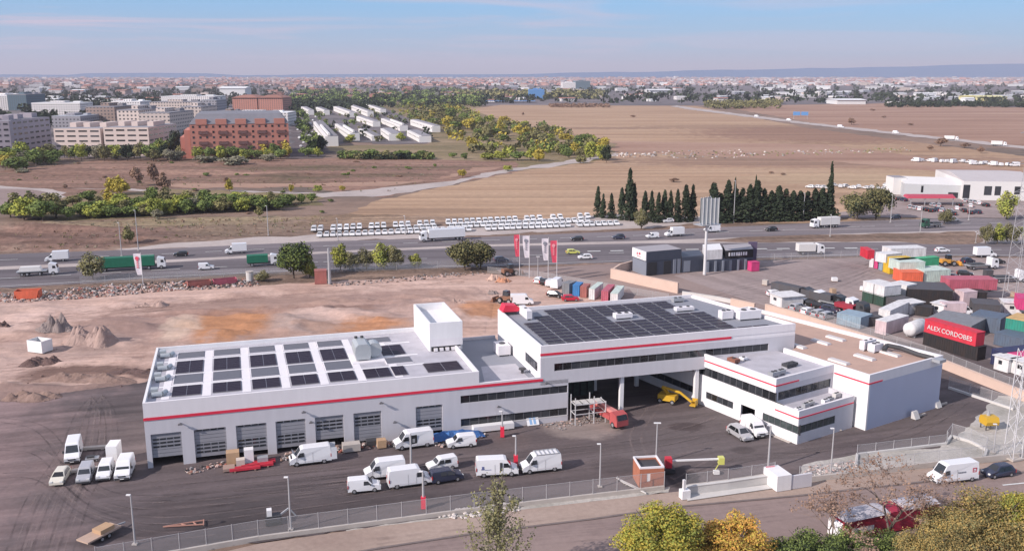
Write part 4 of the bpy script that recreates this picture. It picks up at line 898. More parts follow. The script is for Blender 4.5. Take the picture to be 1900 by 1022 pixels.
def blue_logo(t, L_, W, H):
    for s in (-1, 1):
        y = s * (wz(W, 1.4, H) + .02); g = MB(); g.box(-L_ / 2 + .7, y, 1.15, -L_ / 2 + 1.15, y - s * .02, 1.3, BLUEMK); g.box(-L_ / 2 + .8, y, 1.3, -L_ / 2 + 1.05, y - s * .02, 1.65, BLUEMK); g.box(-L_ / 2 + 1.2, y, 1.1, -L_ / 2 + 2.1, y - s * .02, 1.17, BLUEMK); g.build('side_logo', t)
        g = MB(); g.box(L_ / 2 - 2.6, y, .8, L_ / 2 - 2.25, y - s * .02, 2.1, DKPLAST); g.build('side_grille', t)
def side_opening(t, L_, W, H):
    for s in (-1, 1):
        y = s * (wz(W, 1.4, H) + .02); g = MB(); g.box(L_ / 2 - 3.3, y, .55, L_ / 2 - 2.2, y - s * .025, 2.15, BLACK); g.box(L_ / 2 - 3.0, y + s * .01, 1.0, L_ / 2 - 2.6, y - s * .02, 1.6, STEEL); g.build('open_side_door', t)
def open_bonnet(t, L_, W, H):
    g = MB(); f_ = L_ / 2; g.poly([(f_ - .95, -.8, 1.42), (f_ - .95, .8, 1.42), (f_ - .45, .8, 2.1), (f_ - .45, -.8, 2.1)], WVAN); g.box(f_ - .9, -.7, 1.12, f_ - .2, .7, 1.2, BLACK); g.build('raised_bonnet', t)
    for s in (-1, 1):
        g = MB(); g.box(-f_ - .8, s * (W / 2 - .05), .5, -f_, s * W / 2, 2.3, WVAN); g.build('open_rear_door', t)
K['van'] = Kind(big_van()); K['vrack'] = Kind(big_van(rack=True)); K['vblue'] = Kind(big_van(extra=blue_logo, L_=5.9)); K['vopen'] = Kind(big_van(extra=side_opening, L_=5.9)); K['vbon'] = Kind(big_van(extra=open_bonnet, L_=5.9))
K['vstreet'] = Kind(big_van(extra=street_marks, L_=6.8, H=2.75)); K['sv'] = Kind(small_van()); K['mpv'] = Kind(small_van(L_=4.3, glazed=True, H=1.8, name='parked_car'))
CARP = lambda n, c: mat(n, c, .25, spec=.6)
NAVY = CARP('navy_paint', (.035, .04, .07)); SILV = mat('silver_paint', (.50, .50, .52), .3, metal=.3); BLKP = CARP('black_paint', (.02, .02, .022)); REDP = CARP('red_paint', (.5, .02, .05)); CREAM = CARP('cream_paint', (.68, .64, .55)); YELP = CARP('yellow_paint', (.62, .62, .16))
K['navy'] = Kind(small_van(NAVY, 4.5, 1.82, 1.72, name='parked_car', glazed=True)); K['hatch'] = Kind(car(NAVY, 4.4, suv=True)); K['silver'] = Kind(car(SILV, 4.7, suv=True)); K['cream'] = Kind(car(CREAM, 4.4)); K['blk'] = Kind(car(BLKP)); K['redc'] = Kind(car(REDP)); K['wcar'] = Kind(car(WVAN)); K['ycar'] = Kind(car(YELP))
K['greyv'] = Kind(small_van(SILV, 4.4))
vput(K['sv'], (656, 919), (697, 915), 1.8, 'small white van at the left end of the front row of vans')
vput(K['van'], (741, 888), (691, 894), 2.05, 'plain white high-roof van behind the leftmost small van')
K['van2'] = Kind(big_van(name='delivery_van', L_=5.9, H=2.6)); vput(K['van2'], (737, 910), (788, 903), 2.05, 'white van with grey roof shade, nose right, beside the dark blue car')
vput(K['mpv'], (847, 872), (800, 880), 1.8, 'white five-door car behind the dark blue car')['category'] = 'car'
vput(K['navy'], (813, 901), (850, 895), 1.82, 'dark blue car between two rows of white vans')['category'] = 'car'
vput(K['vblue'], (893, 889), (953, 886), 2.05, 'white van with blue side logo facing right')
vput(K['vrack'], (1029, 877), (984, 882), 2.05, 'white van with a roof rack at the right end of the row')
vput(K['vopen'], (795, 831), (745, 838), 2.05, 'white van with black open side door near the right roller door')
vput(K['sv'], (873, 832), (842, 835), 1.8, 'small white van parked by the pallets in front of the windows')
vput(K['vbon'], (601, 862), (553, 868), 2.05, 'white van with raised bonnet in front of the fourth roller door')
vput(K['vstreet'], (1800, 896), (1752, 902), 2.05, 'white street van with small red square logo and raised roof')
vput(K['hatch'], (1875, 887), (1846, 891), 1.8, 'dark blue hatchback parked behind the street van')
def vhead(k, c, head_px, label, group=None, z=None):
    """centre pixel on the ground and a pixel the nose points to"""
    a, q = G(*c), G(*head_px); h = atan2(q[1] - a[1], q[0] - a[0]); return k.put((a[0], a[1], Z[0] + .02), h, label, group)
vhead(K['cream'], (113, 893), (103, 908), 'cream car at the left end of the short parked row')
vhead(K['greyv'], (160, 890), (152, 908), 'silver grey small van, second in the short parked row')
vhead(K['sv'], (197, 884), (189, 902), 'small white van, third in the short parked row')
K['svh'] = Kind(big_van(L_=5.0, H=2.3, name='delivery_van')); vhead(K['svh'], (233, 882), (226, 898), 'white van at the right end of the short parked row')
vhead(K['van'], (138, 850), (130, 880), 'big white van standing behind the cream car')
vhead(K['silver'], (1372, 812), (1395, 826), 'silver estate car by the office entrance')
vhead(K['svh'], (1398, 805), (1420, 820), 'white van close to the office wall beside the silver car')
# motorway traffic
K['boxv'] = Kind(box_van()); K['semi'] = Kind(lorry()); 
GREENB = mat('green_tarpaulin', (.01, .16, .09), .7, var=.2, scale=1); PALEB = mat('pale_box', (.7, .68, .66), .6, var=.05, scale=.6)
K['gsemi'] = Kind(lorry(19.0, WVAN, GREENB, H=3.8)); K['gtruck'] = Kind(lorry(9.0, WVAN, GREENB, H=3.2, name='lorry')); K['flat'] = Kind(lorry(10.5, WVAN, PALEB, H=2.5, name='flatbed_lorry', flat=True)); K['truck'] = Kind(lorry(11.0, WVAN, PALEB, H=3.8, name='lorry')); K['skip'] = Kind(lorry(8.5, WVAN, PALEB, H=3.4, name='lorry'))
def vroad(k, cx, y, right, W, label, cat=None):
    """vehicle on the motorway: centre pixel of its near side, heading along the road"""
    a = G(cx, y); c = G(cx + 40, y - 2.2) if cx < 1000 else G(cx + 40, y - (2.0 if y < 445 else 1.0)); h = atan2(c[1] - a[1], c[0] - a[0]) + (0 if right else pi)
    o = k.put((a[0] - sin(h) * 0, a[1] + W / 2, Z[0] + .02), h, label)
    if cat: o['category'] = cat
    return o
vroad(K['boxv'], 103, 487, False, 2.2, 'white box van at the left end of the far carriageway')
vroad(K['boxv'], 436, 472, False, 2.2, 'white box van on the far carriageway above the green lorry')
vroad(K['flat'], 67, 513, True, 2.5, 'white lorry with pale load at the left end of the near carriageway')
vroad(K['gsemi'], 240, 503, True, 2.5, 'long green lorry with white cab behind the left roadside tree')
vroad(K['sv'], 381, 502, True, 1.8, 'small white van right of the long green lorry')
vroad(K['gtruck'], 486, 495, True, 2.5, 'short green lorry beside the big green tree')
vroad(K['blk'], 334, 477, False, 1.8, 'dark car on the far carriageway left of a box van')
vroad(K['semi'], 820, 448, False, 2.5, 'white articulated lorry below the parked white cars')
vroad(K['blk'], 1071, 448, False, 1.8, 'black car on the far carriageway right of the flags')
vroad(K['hatch'], 1148, 445, False, 1.8, 'dark car on the far carriageway behind the two-tone white van')
vroad(K['sv'], 1211, 443.5, False, 1.8, 'small white van in front of a white box van')
vroad(K['boxv'], 1252, 440, False, 2.2, 'white box van left of the billboard mast')
vroad(K['van'], 1322, 432, False, 2.05, 'white van just right of the billboard mast')
vroad(K['blk'], 1432, 430, False, 1.8, 'black car on the far carriageway before the white lorry')
vroad(K['truck'], 1532, 424, False, 2.5, 'white lorry in front of the dark conifers')
vroad(K['ycar'], 1063, 473, True, 1.8, 'pale yellow car on the near carriageway')
vroad(K['wcar'], 1086, 482.5, False, 1.8, 'white car just right of the red flag')
vroad(K['hatch'], 930, 488, True, 1.8, 'dark car in tree shade on the near carriageway')
vroad(K['skip'], 1505, 474, True, 2.5, 'white lorry on the near carriageway right of the dark sign tower')
vroad(K['wcar'], 1240, 414, False, 1.8, 'white car parked by the left end of the conifers')
vroad(K['wcar'], 1750, 470, True, 1.8, 'white car behind the orange loader')
vroad(K['boxv'], 1830, 479, True, 2.2, 'white box van at the right end of the near carriageway')
vroad(K['silver'], 1770, 412, True, 1.8, 'dark silver car on the slip road')
K['gpick'] = Kind(lorry(8.0, mat('dark_green_paint', (.03, .09, .06), .4), DKPLAST, H=1.9, name='flatbed_lorry', flat=True)); vroad(K['gpick'], 1730, 424, False, 2.5, 'small dark green flatbed lorry on the far carriageway')
vroad(K['hatch'], 1662, 408, False, 1.8, 'dark car under the big round tree by the motorway')
# the lot of white cars beyond the motorway
K['lotc'] = Kind(car(WLOT, 4.2, detail=False)); K['lotv'] = Kind(small_van(WLOT, detail=False)); 
def lot_row(px, k, lab, grp='white cars parked in long rows beyond the motorway', jit=.12):
    for x, y in px:
        a = G(x, y); h = atan2(-1, .12) + R.uniform(-.03, .03)
        K[k].put((a[0] + R.uniform(-jit, jit), a[1] + R.uniform(-.2, .2), Z[0] + .02), h, lab, grp)
def rowpx(xs, x0, y0_, x1, y1): return [(x, y0_ + (y1 - y0_) * (x - x0) / (x1 - x0)) for x in xs]
far = [583, 595] + [619 + i * 12 for i in range(5)] + [689 + i * 11.7 for i in range(3)] + [734 + i * 11.7 for i in range(3)] + [779 + i * 11.8 for i in range(3)] + [832 + i * 11.3 for i in range(12)] + [978, 989, 1001] + [1027, 1039] + [1077, 1090]
lot_row(rowpx(far, 583, 430, 1090, 405.5), 'lotv', 'white van in the back row of the long car park beyond the motorway', 'white vans in the back row beyond the motorway')
near = [594 + i * 12 for i in range(16)] + [787 + i * 11.7 for i in range(8)] + [905 + i * 11.4 for i in range(14)] + [1075 + i * 11.4 for i in range(7)]
lot_row(rowpx(near, 594, 440, 1140, 418), 'lotc', 'white car in the front row of the long car park beyond the motorway', 'white cars in the front row beyond the motorway')
mid = [748 + i * 11.7 for i in range(6)] + [838 + i * 11.4 for i in range(23)]
lot_row(rowpx(mid, 748, 428, 1090, 412), 'lotc', 'white car in the middle row of the long car park beyond the motorway', 'white cars in the middle row beyond the motorway')
# ------------------------------------------------------------------ trees
def leaf_mat(name, c, c2, rnd=.18, sc=.25):
    m = mat(name, c, .85, c2=c2, scale=sc, rnd=rnd, spec=.15, contrast=.18, world=True); return m
LM = {
 'green': leaf_mat('leaf_green', (0.212, 0.263, 0.0706), (0.0906, 0.131, 0.0443)),
 'olive': leaf_mat('leaf_olive', (0.263, 0.242, 0.101), (0.131, 0.125, 0.0605)),
 'yellow': leaf_mat('leaf_yellow', (.54, .42, .07), (.30, .26, .06)),
 'ygreen': leaf_mat('leaf_yellow_green', (0.419, 0.419, 0.0733), (0.188, 0.231, 0.0628)),
 'gold': leaf_mat('leaf_gold', (.48, .34, .11), (.24, .18, .08)),
 'orange': leaf_mat('leaf_orange', (.62, .30, .07), (.36, .24, .07), sc=.45),
 'dark': leaf_mat('leaf_dark', (0.0522, 0.0688, 0.0358), (0.022, 0.033, 0.022)),
 'grey': leaf_mat('leaf_grey', (0.317, 0.298, 0.205), (0.167, 0.158, 0.112)),
 'brown': leaf_mat('leaf_brown', (0.356, 0.232, 0.16), (0.197, 0.125, 0.0981)),
 'pale': leaf_mat('leaf_pale', (0.372, 0.357, 0.186), (0.186, 0.186, 0.093), sc=.6),
}
BARK = mat('bark', (.13, .10, .08), .9, var=.3, scale=3); BARKT = mat('twig_bark', (.24, .17, .14), .9); BARKP = mat('pale_bark', (.30, .26, .22), .9, var=.3, scale=3)
def crown_mesh(seed, m, w_, h, z0, n, s, shape='round', lumps=9, m2=None, mix=.0, lsz=1.0):
    """many small leaf-clump faces spread through lumpy volumes"""
    r = random.Random(seed); b = MB(); L_ = []
    for i in range(lumps):
        if shape == 'cone':
            t = r.random() ** .8; rad = w_ / 2 * (1 - t) ** .6 * .72 + .15; L_.append((r.uniform(-1, 1) * w_ * .2 * (1 - t), r.uniform(-1, 1) * w_ * .2 * (1 - t), z0 + h * t, rad, rad, h * .1))
        elif shape == 'col':
            t = (i + .5) / lumps; k = sin(pi * min(1, t * .9 + .12)) ** .6; a = r.uniform(0, 6.28); q = w_ * .22 * k * r.random(); L_.append((cos(a) * q, sin(a) * q, z0 + h * t, w_ * .33 * k, w_ * .33 * k, h * .13))
        elif shape == 'hedge':
            L_.append((r.uniform(-.45, .45) * w_, r.uniform(-1, 1) * h * .3, z0 + h * r.uniform(.3, .6), h * .55, h * .6, h * .45))
        else:
            a = r.uniform(0, 6.28); e = r.uniform(-.95, 1.0); q = r.uniform(.35, 1.0); k_ = lsz
            ce = sqrt(max(0, 1 - e * e)); L_.append((cos(a) * ce * q * w_ * .34, sin(a) * ce * q * w_ * .34, z0 + h * .47 + e * q * h * .33, w_ * r.uniform(.15, .27) * k_, w_ * r.uniform(.15, .27) * k_, h * r.uniform(.14, .24) * k_))
    for k in range(n):
        c = r.choice(L_); u = Vector((r.gauss(0, 1), r.gauss(0, 1), r.gauss(0, 1))).normalized(); q = r.random() ** .38
        p = Vector((c[0] + u.x * c[3] * q, c[1] + u.y * c[4] * q, c[2] + u.z * c[5] * q))
        if p.z < z0 * .6: p.z = z0 * .6 + r.random() * .3
        nrm = (u + Vector((r.gauss(0, .6), r.gauss(0, .6), r.gauss(0, .6) + .3))).normalized(); a_ = nrm.orthogonal().normalized(); c_ = nrm.cross(a_); th = r.uniform(0, 6.28)
        a2 = a_ * cos(th) + c_ * sin(th); c2_ = nrm.cross(a2); ss = s * r.uniform(.55, 1.35)
        b.poly([p + a2 * ss, p + c2_ * ss * .62, p - a2 * ss * .8 + nrm * ss * .2, p - c2_ * ss * .62], m2 if (m2 and r.random() < mix) else m)
    return b.mesh('crown')
def trunk_mesh(seed, h, r0, spread, n=5, m=None):
    r = random.Random(seed + 99); b = MB(); m = m or BARK; b.tube((0, 0, 0), (r.uniform(-.1, .1) * h * .2, 0, h * .55), r0, m, r0 * .55, n=7)
    for i in range(n):
        a = 6.28 * i / n + r.uniform(-.4, .4); z = h * r.uniform(.3, .5); q = spread * r.uniform(.6, 1)
        p1 = (cos(a) * q * .5, sin(a) * q * .5, z + h * .22); b.tube((0, 0, z), p1, r0 * .42, m, r0 * .25, n=5); b.tube(p1, (cos(a) * q, sin(a) * q, z + h * .36), r0 * .25, m, r0 * .08, n=5)
    return b.mesh('trunk')
def tree_kind(key, lm, h=8, w_=7, n=1500, s=.34, shape='round', lumps=11, z0=None, name='tree', m2=None, mix=0, bark=None, r0=None, lsz=1.0):
    def f():
        t = thing(name, 'tree', 'tree'); z_ = h * .06 if z0 is None else z0
        c = bpy.data.objects.new('crown', crown_mesh(hash(key) % 1000 if False else sum(map(ord, key)), LM[lm], w_, h - z_, z_, n, s, shape, lumps, LM[m2] if m2 else None, mix, lsz)); COL.objects.link(c); c.parent = t
        q = bpy.data.objects.new('trunk', trunk_mesh(sum(map(ord, key)), h, r0 or h * .025, w_ * .2, m=bark)); COL.objects.link(q); q.parent = t
        return t
    k = Kind(f); k.h = h; k.w = w_; return k
TK = {}
for c_ in ('green', 'olive', 'ygreen', 'yellow', 'grey', 'dark', 'brown', 'orange'):
    for v_ in (0, 1): TK[c_ + str(v_)] = tree_kind(c_ + str(v_), c_, 8, 8, 1100, .5, lumps=13 + v_ * 4, name='tree')
for v_ in (0, 1, 2): TK['con' + str(v_)] = tree_kind('con' + str(v_), 'dark', 12, 4.6, 1700, .42, 'cone', 34, z0=.1, name='cypress_tree')
for v_ in (0, 1): TK['bush' + str(v_)] = tree_kind('bush' + str(v_), 'green', 3, 5, 320, .42, 'round', 8, z0=.1, name='bush')
TK['hedge'] = tree_kind('hedge', 'green', 4.5, 16, 1500, .5, 'hedge', 16, z0=.2, name='tree_row')
TK['hedged'] = tree_kind('hedged', 'olive', 4.5, 16, 1500, .5, 'hedge', 16, z0=.2, name='tree_row')
TK['greyhedge'] = tree_kind('greyhedge', 'grey', 4.5, 16, 1500, .5, 'hedge', 16, z0=.2, name='tree_row')
TCAT = {}
def tput(kind, x, y, hp, wp=None, label=None, group=None, cat='tree'):
    """tree with its foot at ground pixel x,y, hp pixels tall and wp wide in the photo"""
    k = TK[kind]; a = G(x, y); H_ = hpx(x, y, hp); s = H_ / k.h; sx = s if wp is None else wp * mpp(x, y) / k.w
    return k.put((a[0], a[1], .02), R.uniform(0, 6.28) if 'hedge' not in kind else R.uniform(-.1, .1), label, group, (sx, sx if 'hedge' not in kind else max(sx * .6, s), s), cat)
# roadside trees in front of the motorway
TK['rs1'] = tree_kind('rs1', 'green', 9, 9.5, 5200, .30, lumps=20, z0=.8, m2='dark', mix=.35); TK['rs2'] = tree_kind('rs2', 'olive', 9, 10, 5200, .28, lumps=18, z0=.8, m2='dark', mix=.3); TK['rs3'] = tree_kind('rs3', 'ygreen', 8, 6.5, 3000, .28, lumps=14, z0=.6, m2='olive', mix=.3); TK['rs4'] = tree_kind('rs4', 'olive', 8, 7, 3000, .28, lumps=12, z0=.6, m2='grey', mix=.3)
tput('rs4', 172, 519, 53, 58, 'brownish round tree hiding the green lorry')
tput('rs1', 545, 517, 76, 82, 'big dark green tree beside the short green lorry')
tput('rs3', 575, 516, 50, 36, 'yellow green small tree at the right foot of the big dark green tree')
tput('rs3', 632, 503, 57, 40, 'yellow green tree just right of the tall steel pole')
tput('rs4', 655, 503, 40, 40, 'low olive tree right of the yellow green one by the pole')
tput('rs4', 680, 501, 44, 40, 'olive tree third from the tall steel pole')
tput('rs3', 712, 500, 56, 46, 'bright yellow green tree in the middle of the roadside group')
tput('rs4', 735, 499, 48, 42, 'brown olive tree at the right end of the roadside group')
tput('rs3', 770, 497, 30, 28, 'small yellow green tree apart from the roadside group')
tput('rs2', 862, 502, 64, 76, 'broad olive tree left of the flags'); tput('rs2', 892, 500, 62, 62, 'round olive tree overlapping the broad one left of the flags')
tput('rs4', 486, 523, 22, 34, 'dark low bush behind the concrete block', cat='bush')
# cypress row
cx = [(1109, 403, 58, 15), (1119, 405, 44, 14), (1134, 406, 46, 16), (1153, 408, 60, 18), (1167, 410, 94, 26), (1176, 409, 66, 18), (1196, 412, 58, 18), (1208, 412, 56, 18), (1221, 413, 54, 18), (1232, 412, 60, 18), (1243, 412, 56, 18), (1256, 412, 58, 18), (1271, 412, 70, 22), (1284, 411, 66, 20)]
for i, (x, y, h_, w_) in enumerate(cx):
    tput('con%d' % (i % 3), x, y, h_ * .96, w_ * 1.3, 'tallest dark cypress left of the billboard' if h_ == 94 else 'dark cypress in the row left of the billboard mast', None if h_ == 94 else 'cypresses left of the billboard mast')
cx = [(1322 + i * 13.4, 413 - i * .35, R.uniform(48, 76), 24) for i in range(17)]
for i, (x, y, h_, w_) in enumerate(cx): tput('con%d' % (i % 3), x, y, h_, w_ + 16, 'dark conifer in the dense row right of the billboard mast', 'conifers right of the billboard mast')
tput('con1', 1537, 406, 97, 22, 'tallest dark cypress right of the white lorry'); tput('con0', 1361, 408, 76, 12, 'thin pointed cypress rising from the dense conifer row'); tput('con2', 1399, 408, 76, 14, 'second thin pointed cypress rising from the dense conifer row')
tput('rs2', 1590, 408, 58, 66, 'broad grey green tree at the right end of the conifers'); tput('rs2', 1625, 408, 74, 64, 'tall round olive tree left of the white industrial halls')
tput('rs4', 1190, 425, 42, 36, 'olive bush at the left corner of the conifers', cat='bush'); tput('rs3', 1495, 405, 40, 22, 'greenish tree inside the conifer row')
tput('rs3', 1868, 408, 60, 44, 'yellow green tree in front of the white hall at the far right'); tput('rs4', 1752, 416, 30, 34, 'small grey tree among the parked cars by the white hall')
for i, (x, w_) in enumerate(((1828, 30), (1850, 34), (1876, 40), (1905, 40))): tput('rs3' if i % 2 else 'rs4', x, 453, 42, w_, 'bushy green tree %s in the clump right of the median' % ordn[i])
# tree belt (mid left)
belt = [('ygreen', 45, 408, 46, 60), ('green', 80, 410, 50, 66), ('olive', 105, 405, 48, 50), ('green', 125, 408, 30, 40), ('green', 160, 402, 30, 50), ('olive', 135, 380, 22, 44), ('green', 165, 375, 24, 44), ('ygreen', 195, 402, 36, 44),
 ('yellow', 205, 392, 42, 44), ('ygreen', 225, 394, 40, 44), ('yellow', 225, 362, 36, 44), ('yellow', 208, 360, 34, 30), ('brown', 256, 345, 38, 28), ('brown', 285, 338, 42, 24), ('brown', 305, 362, 42, 30), ('green', 262, 390, 32, 30),
 ('green', 285, 378, 36, 36), ('ygreen', 290, 402, 40, 40), ('olive', 310, 388, 42, 40), ('ygreen', 330, 394, 38, 40), ('ygreen', 345, 392, 34, 38), ('grey', 362, 394, 34, 36), ('green', 382, 380, 32, 40), ('green', 398, 390, 38, 40),
 ('green', 415, 388, 34, 40), ('olive', 432, 388, 30, 36), ('ygreen', 445, 380, 26, 40), ('green', 465, 388, 32, 36), ('green', 482, 388, 30, 36), ('green', 500, 386, 28, 34), ('olive', 520, 380, 22, 26), ('green', 540, 378, 22, 24), ('green', 560, 377, 20, 22), ('green', 578, 376, 22, 22),
 ('grey', 290, 408, 22, 26), ('olive', 245, 400, 20, 34), ('yellow', 426, 356, 26, 18), ('yellow', 540, 358, 18, 14), ('ygreen', 590, 358, 16, 20), ('yellow', 635, 355, 12, 16), ('olive', 480, 404, 22, 18), ('brown', 420, 340, 14, 12),
 ('olive', 240, 452, 34, 30)] + [(['green', 'green', 'ygreen', 'olive'][i % 4], 150 + i * 11.5, 398 - i * .5 + (i % 3) * 4, 24 + (i * 7 % 11), 38 + (i * 5 % 14)) for i in range(34)] + [(['green', 'olive'][i % 2], 20 + i * 14, 404 - (i % 2) * 12, 36, 52) for i in range(7)] + [('green', 180, 398, 28, 40), ('olive', 350, 376, 28, 40)]
for i, (c_, x, y, h_, w_) in enumerate(belt):
    tput(c_ + str(i % 2), x, y, h_, w_, {'ygreen': 'yellow green', 'yellow': 'autumn yellow', 'brown': 'leafless brownish', 'grey': 'grey green', 'green': 'dark green', 'olive': 'olive'}[c_] + ' round tree in the belt beyond the motorway', c_ + ' trees in the belt beyond the motorway')
# trees by the apartment blocks and terraces
row2 = [('green', 10, 300, 26, 40), ('ygreen', 40, 298, 34, 34), ('green', 30, 318, 26, 60), ('olive', 70, 306, 22, 50), ('green', 95, 305, 18, 36), ('yellow', 5, 312, 24, 30), ('ygreen', 195, 284, 26, 30), ('ygreen', 225, 282, 22, 18), ('yellow', 258, 284, 36, 30), ('green', 300, 290, 34, 38), ('dark', 325, 288, 46, 36),
 ('dark', 345, 286, 30, 26), ('grey', 180, 292, 14, 40), ('grey', 215, 296, 16, 36), ('olive', 285, 300, 20, 36), ('yellow', 362, 284, 30, 26), ('yellow', 400, 284, 22, 26), ('yellow', 425, 283, 20, 24), ('green', 450, 294, 18, 60), ('green', 415, 294, 16, 50), ('yellow', 480, 284, 26, 26), ('grey', 380, 305, 16, 60), ('grey', 440, 308, 16, 70), ('grey', 500, 300, 14, 40), ('grey', 330, 298, 16, 40),
 ('green', 572, 292, 20, 36), ('ygreen', 590, 292, 16, 26), ('dark', 598, 282, 30, 24), ('green', 660, 294, 14, 40), ('green', 690, 294, 18, 40), ('olive', 715, 295, 14, 36), ('green', 745, 294, 16, 40), ('green', 785, 294, 14, 34), ('green', 640, 292, 14, 30), ('green', 800, 296, 12, 16), ('ygreen', 650, 264, 14, 24), ('ygreen', 745, 262, 14, 22), ('olive', 130, 296, 24, 20), ('grey', 40, 325, 12, 30)]
row2 += [(['green', 'ygreen', 'olive', 'green', 'grey'][i % 5], -5 + i * 13 + (i * 7 % 9), 309 - min(i, 9) * 1.6 + (i % 3) * 3, 22 + (i * 5 % 9), 36 + (i * 7 % 13)) for i in range(9)] + [(['olive', 'green', 'ygreen', 'dark', 'grey'][i % 5], 120 + i * 14 + (i * 5 % 7), 293 + (i % 3) * 3, 20 + (i * 5 % 14), 26 + (i * 7 % 13)) for i in range(16)] + [(['yellow', 'ygreen', 'green', 'green'][i % 4], 356 + i * 11, 292 + (i % 2) * 4, 18 + (i * 5 % 9), 28) for i in range(17)]
for i, (c_, x, y, h_, w_) in enumerate(row2):
    h_ *= 1.2
    tput(c_ + str(i % 2), x, y, h_, w_, {'ygreen': 'yellow green', 'yellow': 'autumn yellow', 'grey': 'grey green', 'green': 'green', 'dark': 'very dark green', 'olive': 'olive'}[c_] + ' tree near the foot of the apartment blocks and terraces', c_ + ' trees by the apartment blocks')
# woods along the field edge: individual crowns
woods = []
for i in range(66):
    t = R.random(); x = 830 + t * 300 + R.uniform(-50, 30); y = 222 + t * 70 + R.uniform(-14, 16)
    woods.append((R.choice(['green', 'olive', 'ygreen', 'olive', 'green', 'yellow']), x, y, R.uniform(14, 26), R.uniform(20, 34)))
woods += [('yellow', 873, 280, 30, 26), ('dark', 1125, 302, 40, 22), ('ygreen', 1095, 296, 40, 30), ('ygreen', 1118, 298, 34, 30), ('yellow', 1000, 300, 26, 30), ('ygreen', 985, 298, 26, 34), ('green', 960, 298, 22, 36), ('green', 862, 296, 14, 18), ('green', 840, 293, 12, 20), ('ygreen', 905, 296, 14, 40), ('ygreen', 930, 298, 20, 36), ('ygreen', 942, 318, 12, 22), ('yellow', 858, 330, 18, 20), ('olive', 1075, 300, 16, 18)]
for i, (c_, x, y, h_, w_) in enumerate(sorted(woods, key=lambda q: q[2])):
    tput(c_ + str(i % 2), x, y, h_, w_, {'ygreen': 'yellow green', 'yellow': 'autumn yellow', 'green': 'green', 'dark': 'very dark', 'olive': 'olive'}[c_] + ' tree in the wooded strip beside the tan field', c_ + ' trees in the wooded strip beside the tan field')
# scattered bushes
for i in range(60):
    x = R.choice([R.uniform(0, 1100), R.uniform(300, 900)]); y = R.uniform(302, 400)
    if x > 620 and y > 330: continue
    tput('bush%d' % (i % 2) if i % 3 else 'brown1', x, y, R.uniform(4, 9), R.uniform(8, 16), 'small dry bush on the scrubland beyond the motorway', 'bushes on the scrubland', 'bush')
for x, y, h_, w_, l_ in ((1745, 272, 18, 26, 'round brown tree beside the far road'), (1580, 232, 14, 18, 'brown tree right of the blue road sign'), (1820, 285, 14, 16, 'bare small tree by the far road at the right'), (1790, 275, 10, 22, 'low bush right of the round brown tree'), (1250, 338, 8, 22, 'dry bush clump alone in the tan field'), (1725, 279, 10, 14, 'small bush left of the round brown tree'), (970, 215, 7, 6, 'lone dark tree in the far tan field')):
    tput('brown0', x, y, h_, w_, l_)
for x, y in ((1430, 322), (1452, 325), (1640, 219), (1690, 233), (1175, 218), (1620, 206)): tput('brown1', x, y, 5, 12, 'tiny dry bush in the open tan field', 'tiny bushes in the open fields', 'bush')
# large near trees at the bottom edge: placed by their tops
def top_at(x, y, h): return G(x, y, h)
def near_tree(kind, x, y, label, s=1.0, rot=0.0, sx=None):
    k = TK[kind]; a = G(x, y, k.h * s * .96); return k.put((a[0], a[1], .02), rot, label, None, (s if sx is None else sx, s if sx is None else sx, s), 'tree')
def poplar():
    t = thing('poplar_tree', 'thin pale autumn poplar', 'tree'); r = random.Random(5); H_ = 15.0; tw_ = MB(); lf = MB()
    tw_.tube((0, 0, 0), (.1, 0, 5), .2, BARKP, .15, 8); tw_.tube((.1, 0, 5), (0, 0, 12.5), .15, BARKP, .03, 7)
    for i in range(120):
        z = 1.4 + 11 * r.random() ** 1.3; a = r.uniform(0, 6.28); l_ = r.uniform(2.0, 4.6) * (1.2 - z / 15); p = Vector((.05, 0, z)); k_ = .95 if z < 9 else .35; d = Vector((cos(a) * k_, sin(a) * k_, 1.1)).normalized()
        q = p + d * l_; q2 = q + (d + Vector((0, 0, .6))).normalized() * l_ * .55; tw_.tube(p, q, .045, BARKP, .025, 4, False); tw_.tube(q, q2, .025, BARKP, .008, 4, False)
        nn = 42 if z < 9.5 else 12
        for k in range(nn):
            t_ = r.random(); c = (p.lerp(q, t_) if r.random() < .45 else q.lerp(q2, t_)) + Vector((r.gauss(0, .2), r.gauss(0, .2), r.gauss(0, .2)))
            n_ = Vector((r.gauss(0, 1), r.gauss(0, 1), r.gauss(0, 1) + .5)).normalized(); e = n_.orthogonal().normalized() * r.uniform(.07, .15); g = n_.cross(e); lf.poly([c + e, c + g, c - e, c - g], LM['pale'] if r.random() < .6 else LM['olive'])
    tw_.build('trunk', t); lf.build('crown', t); return t
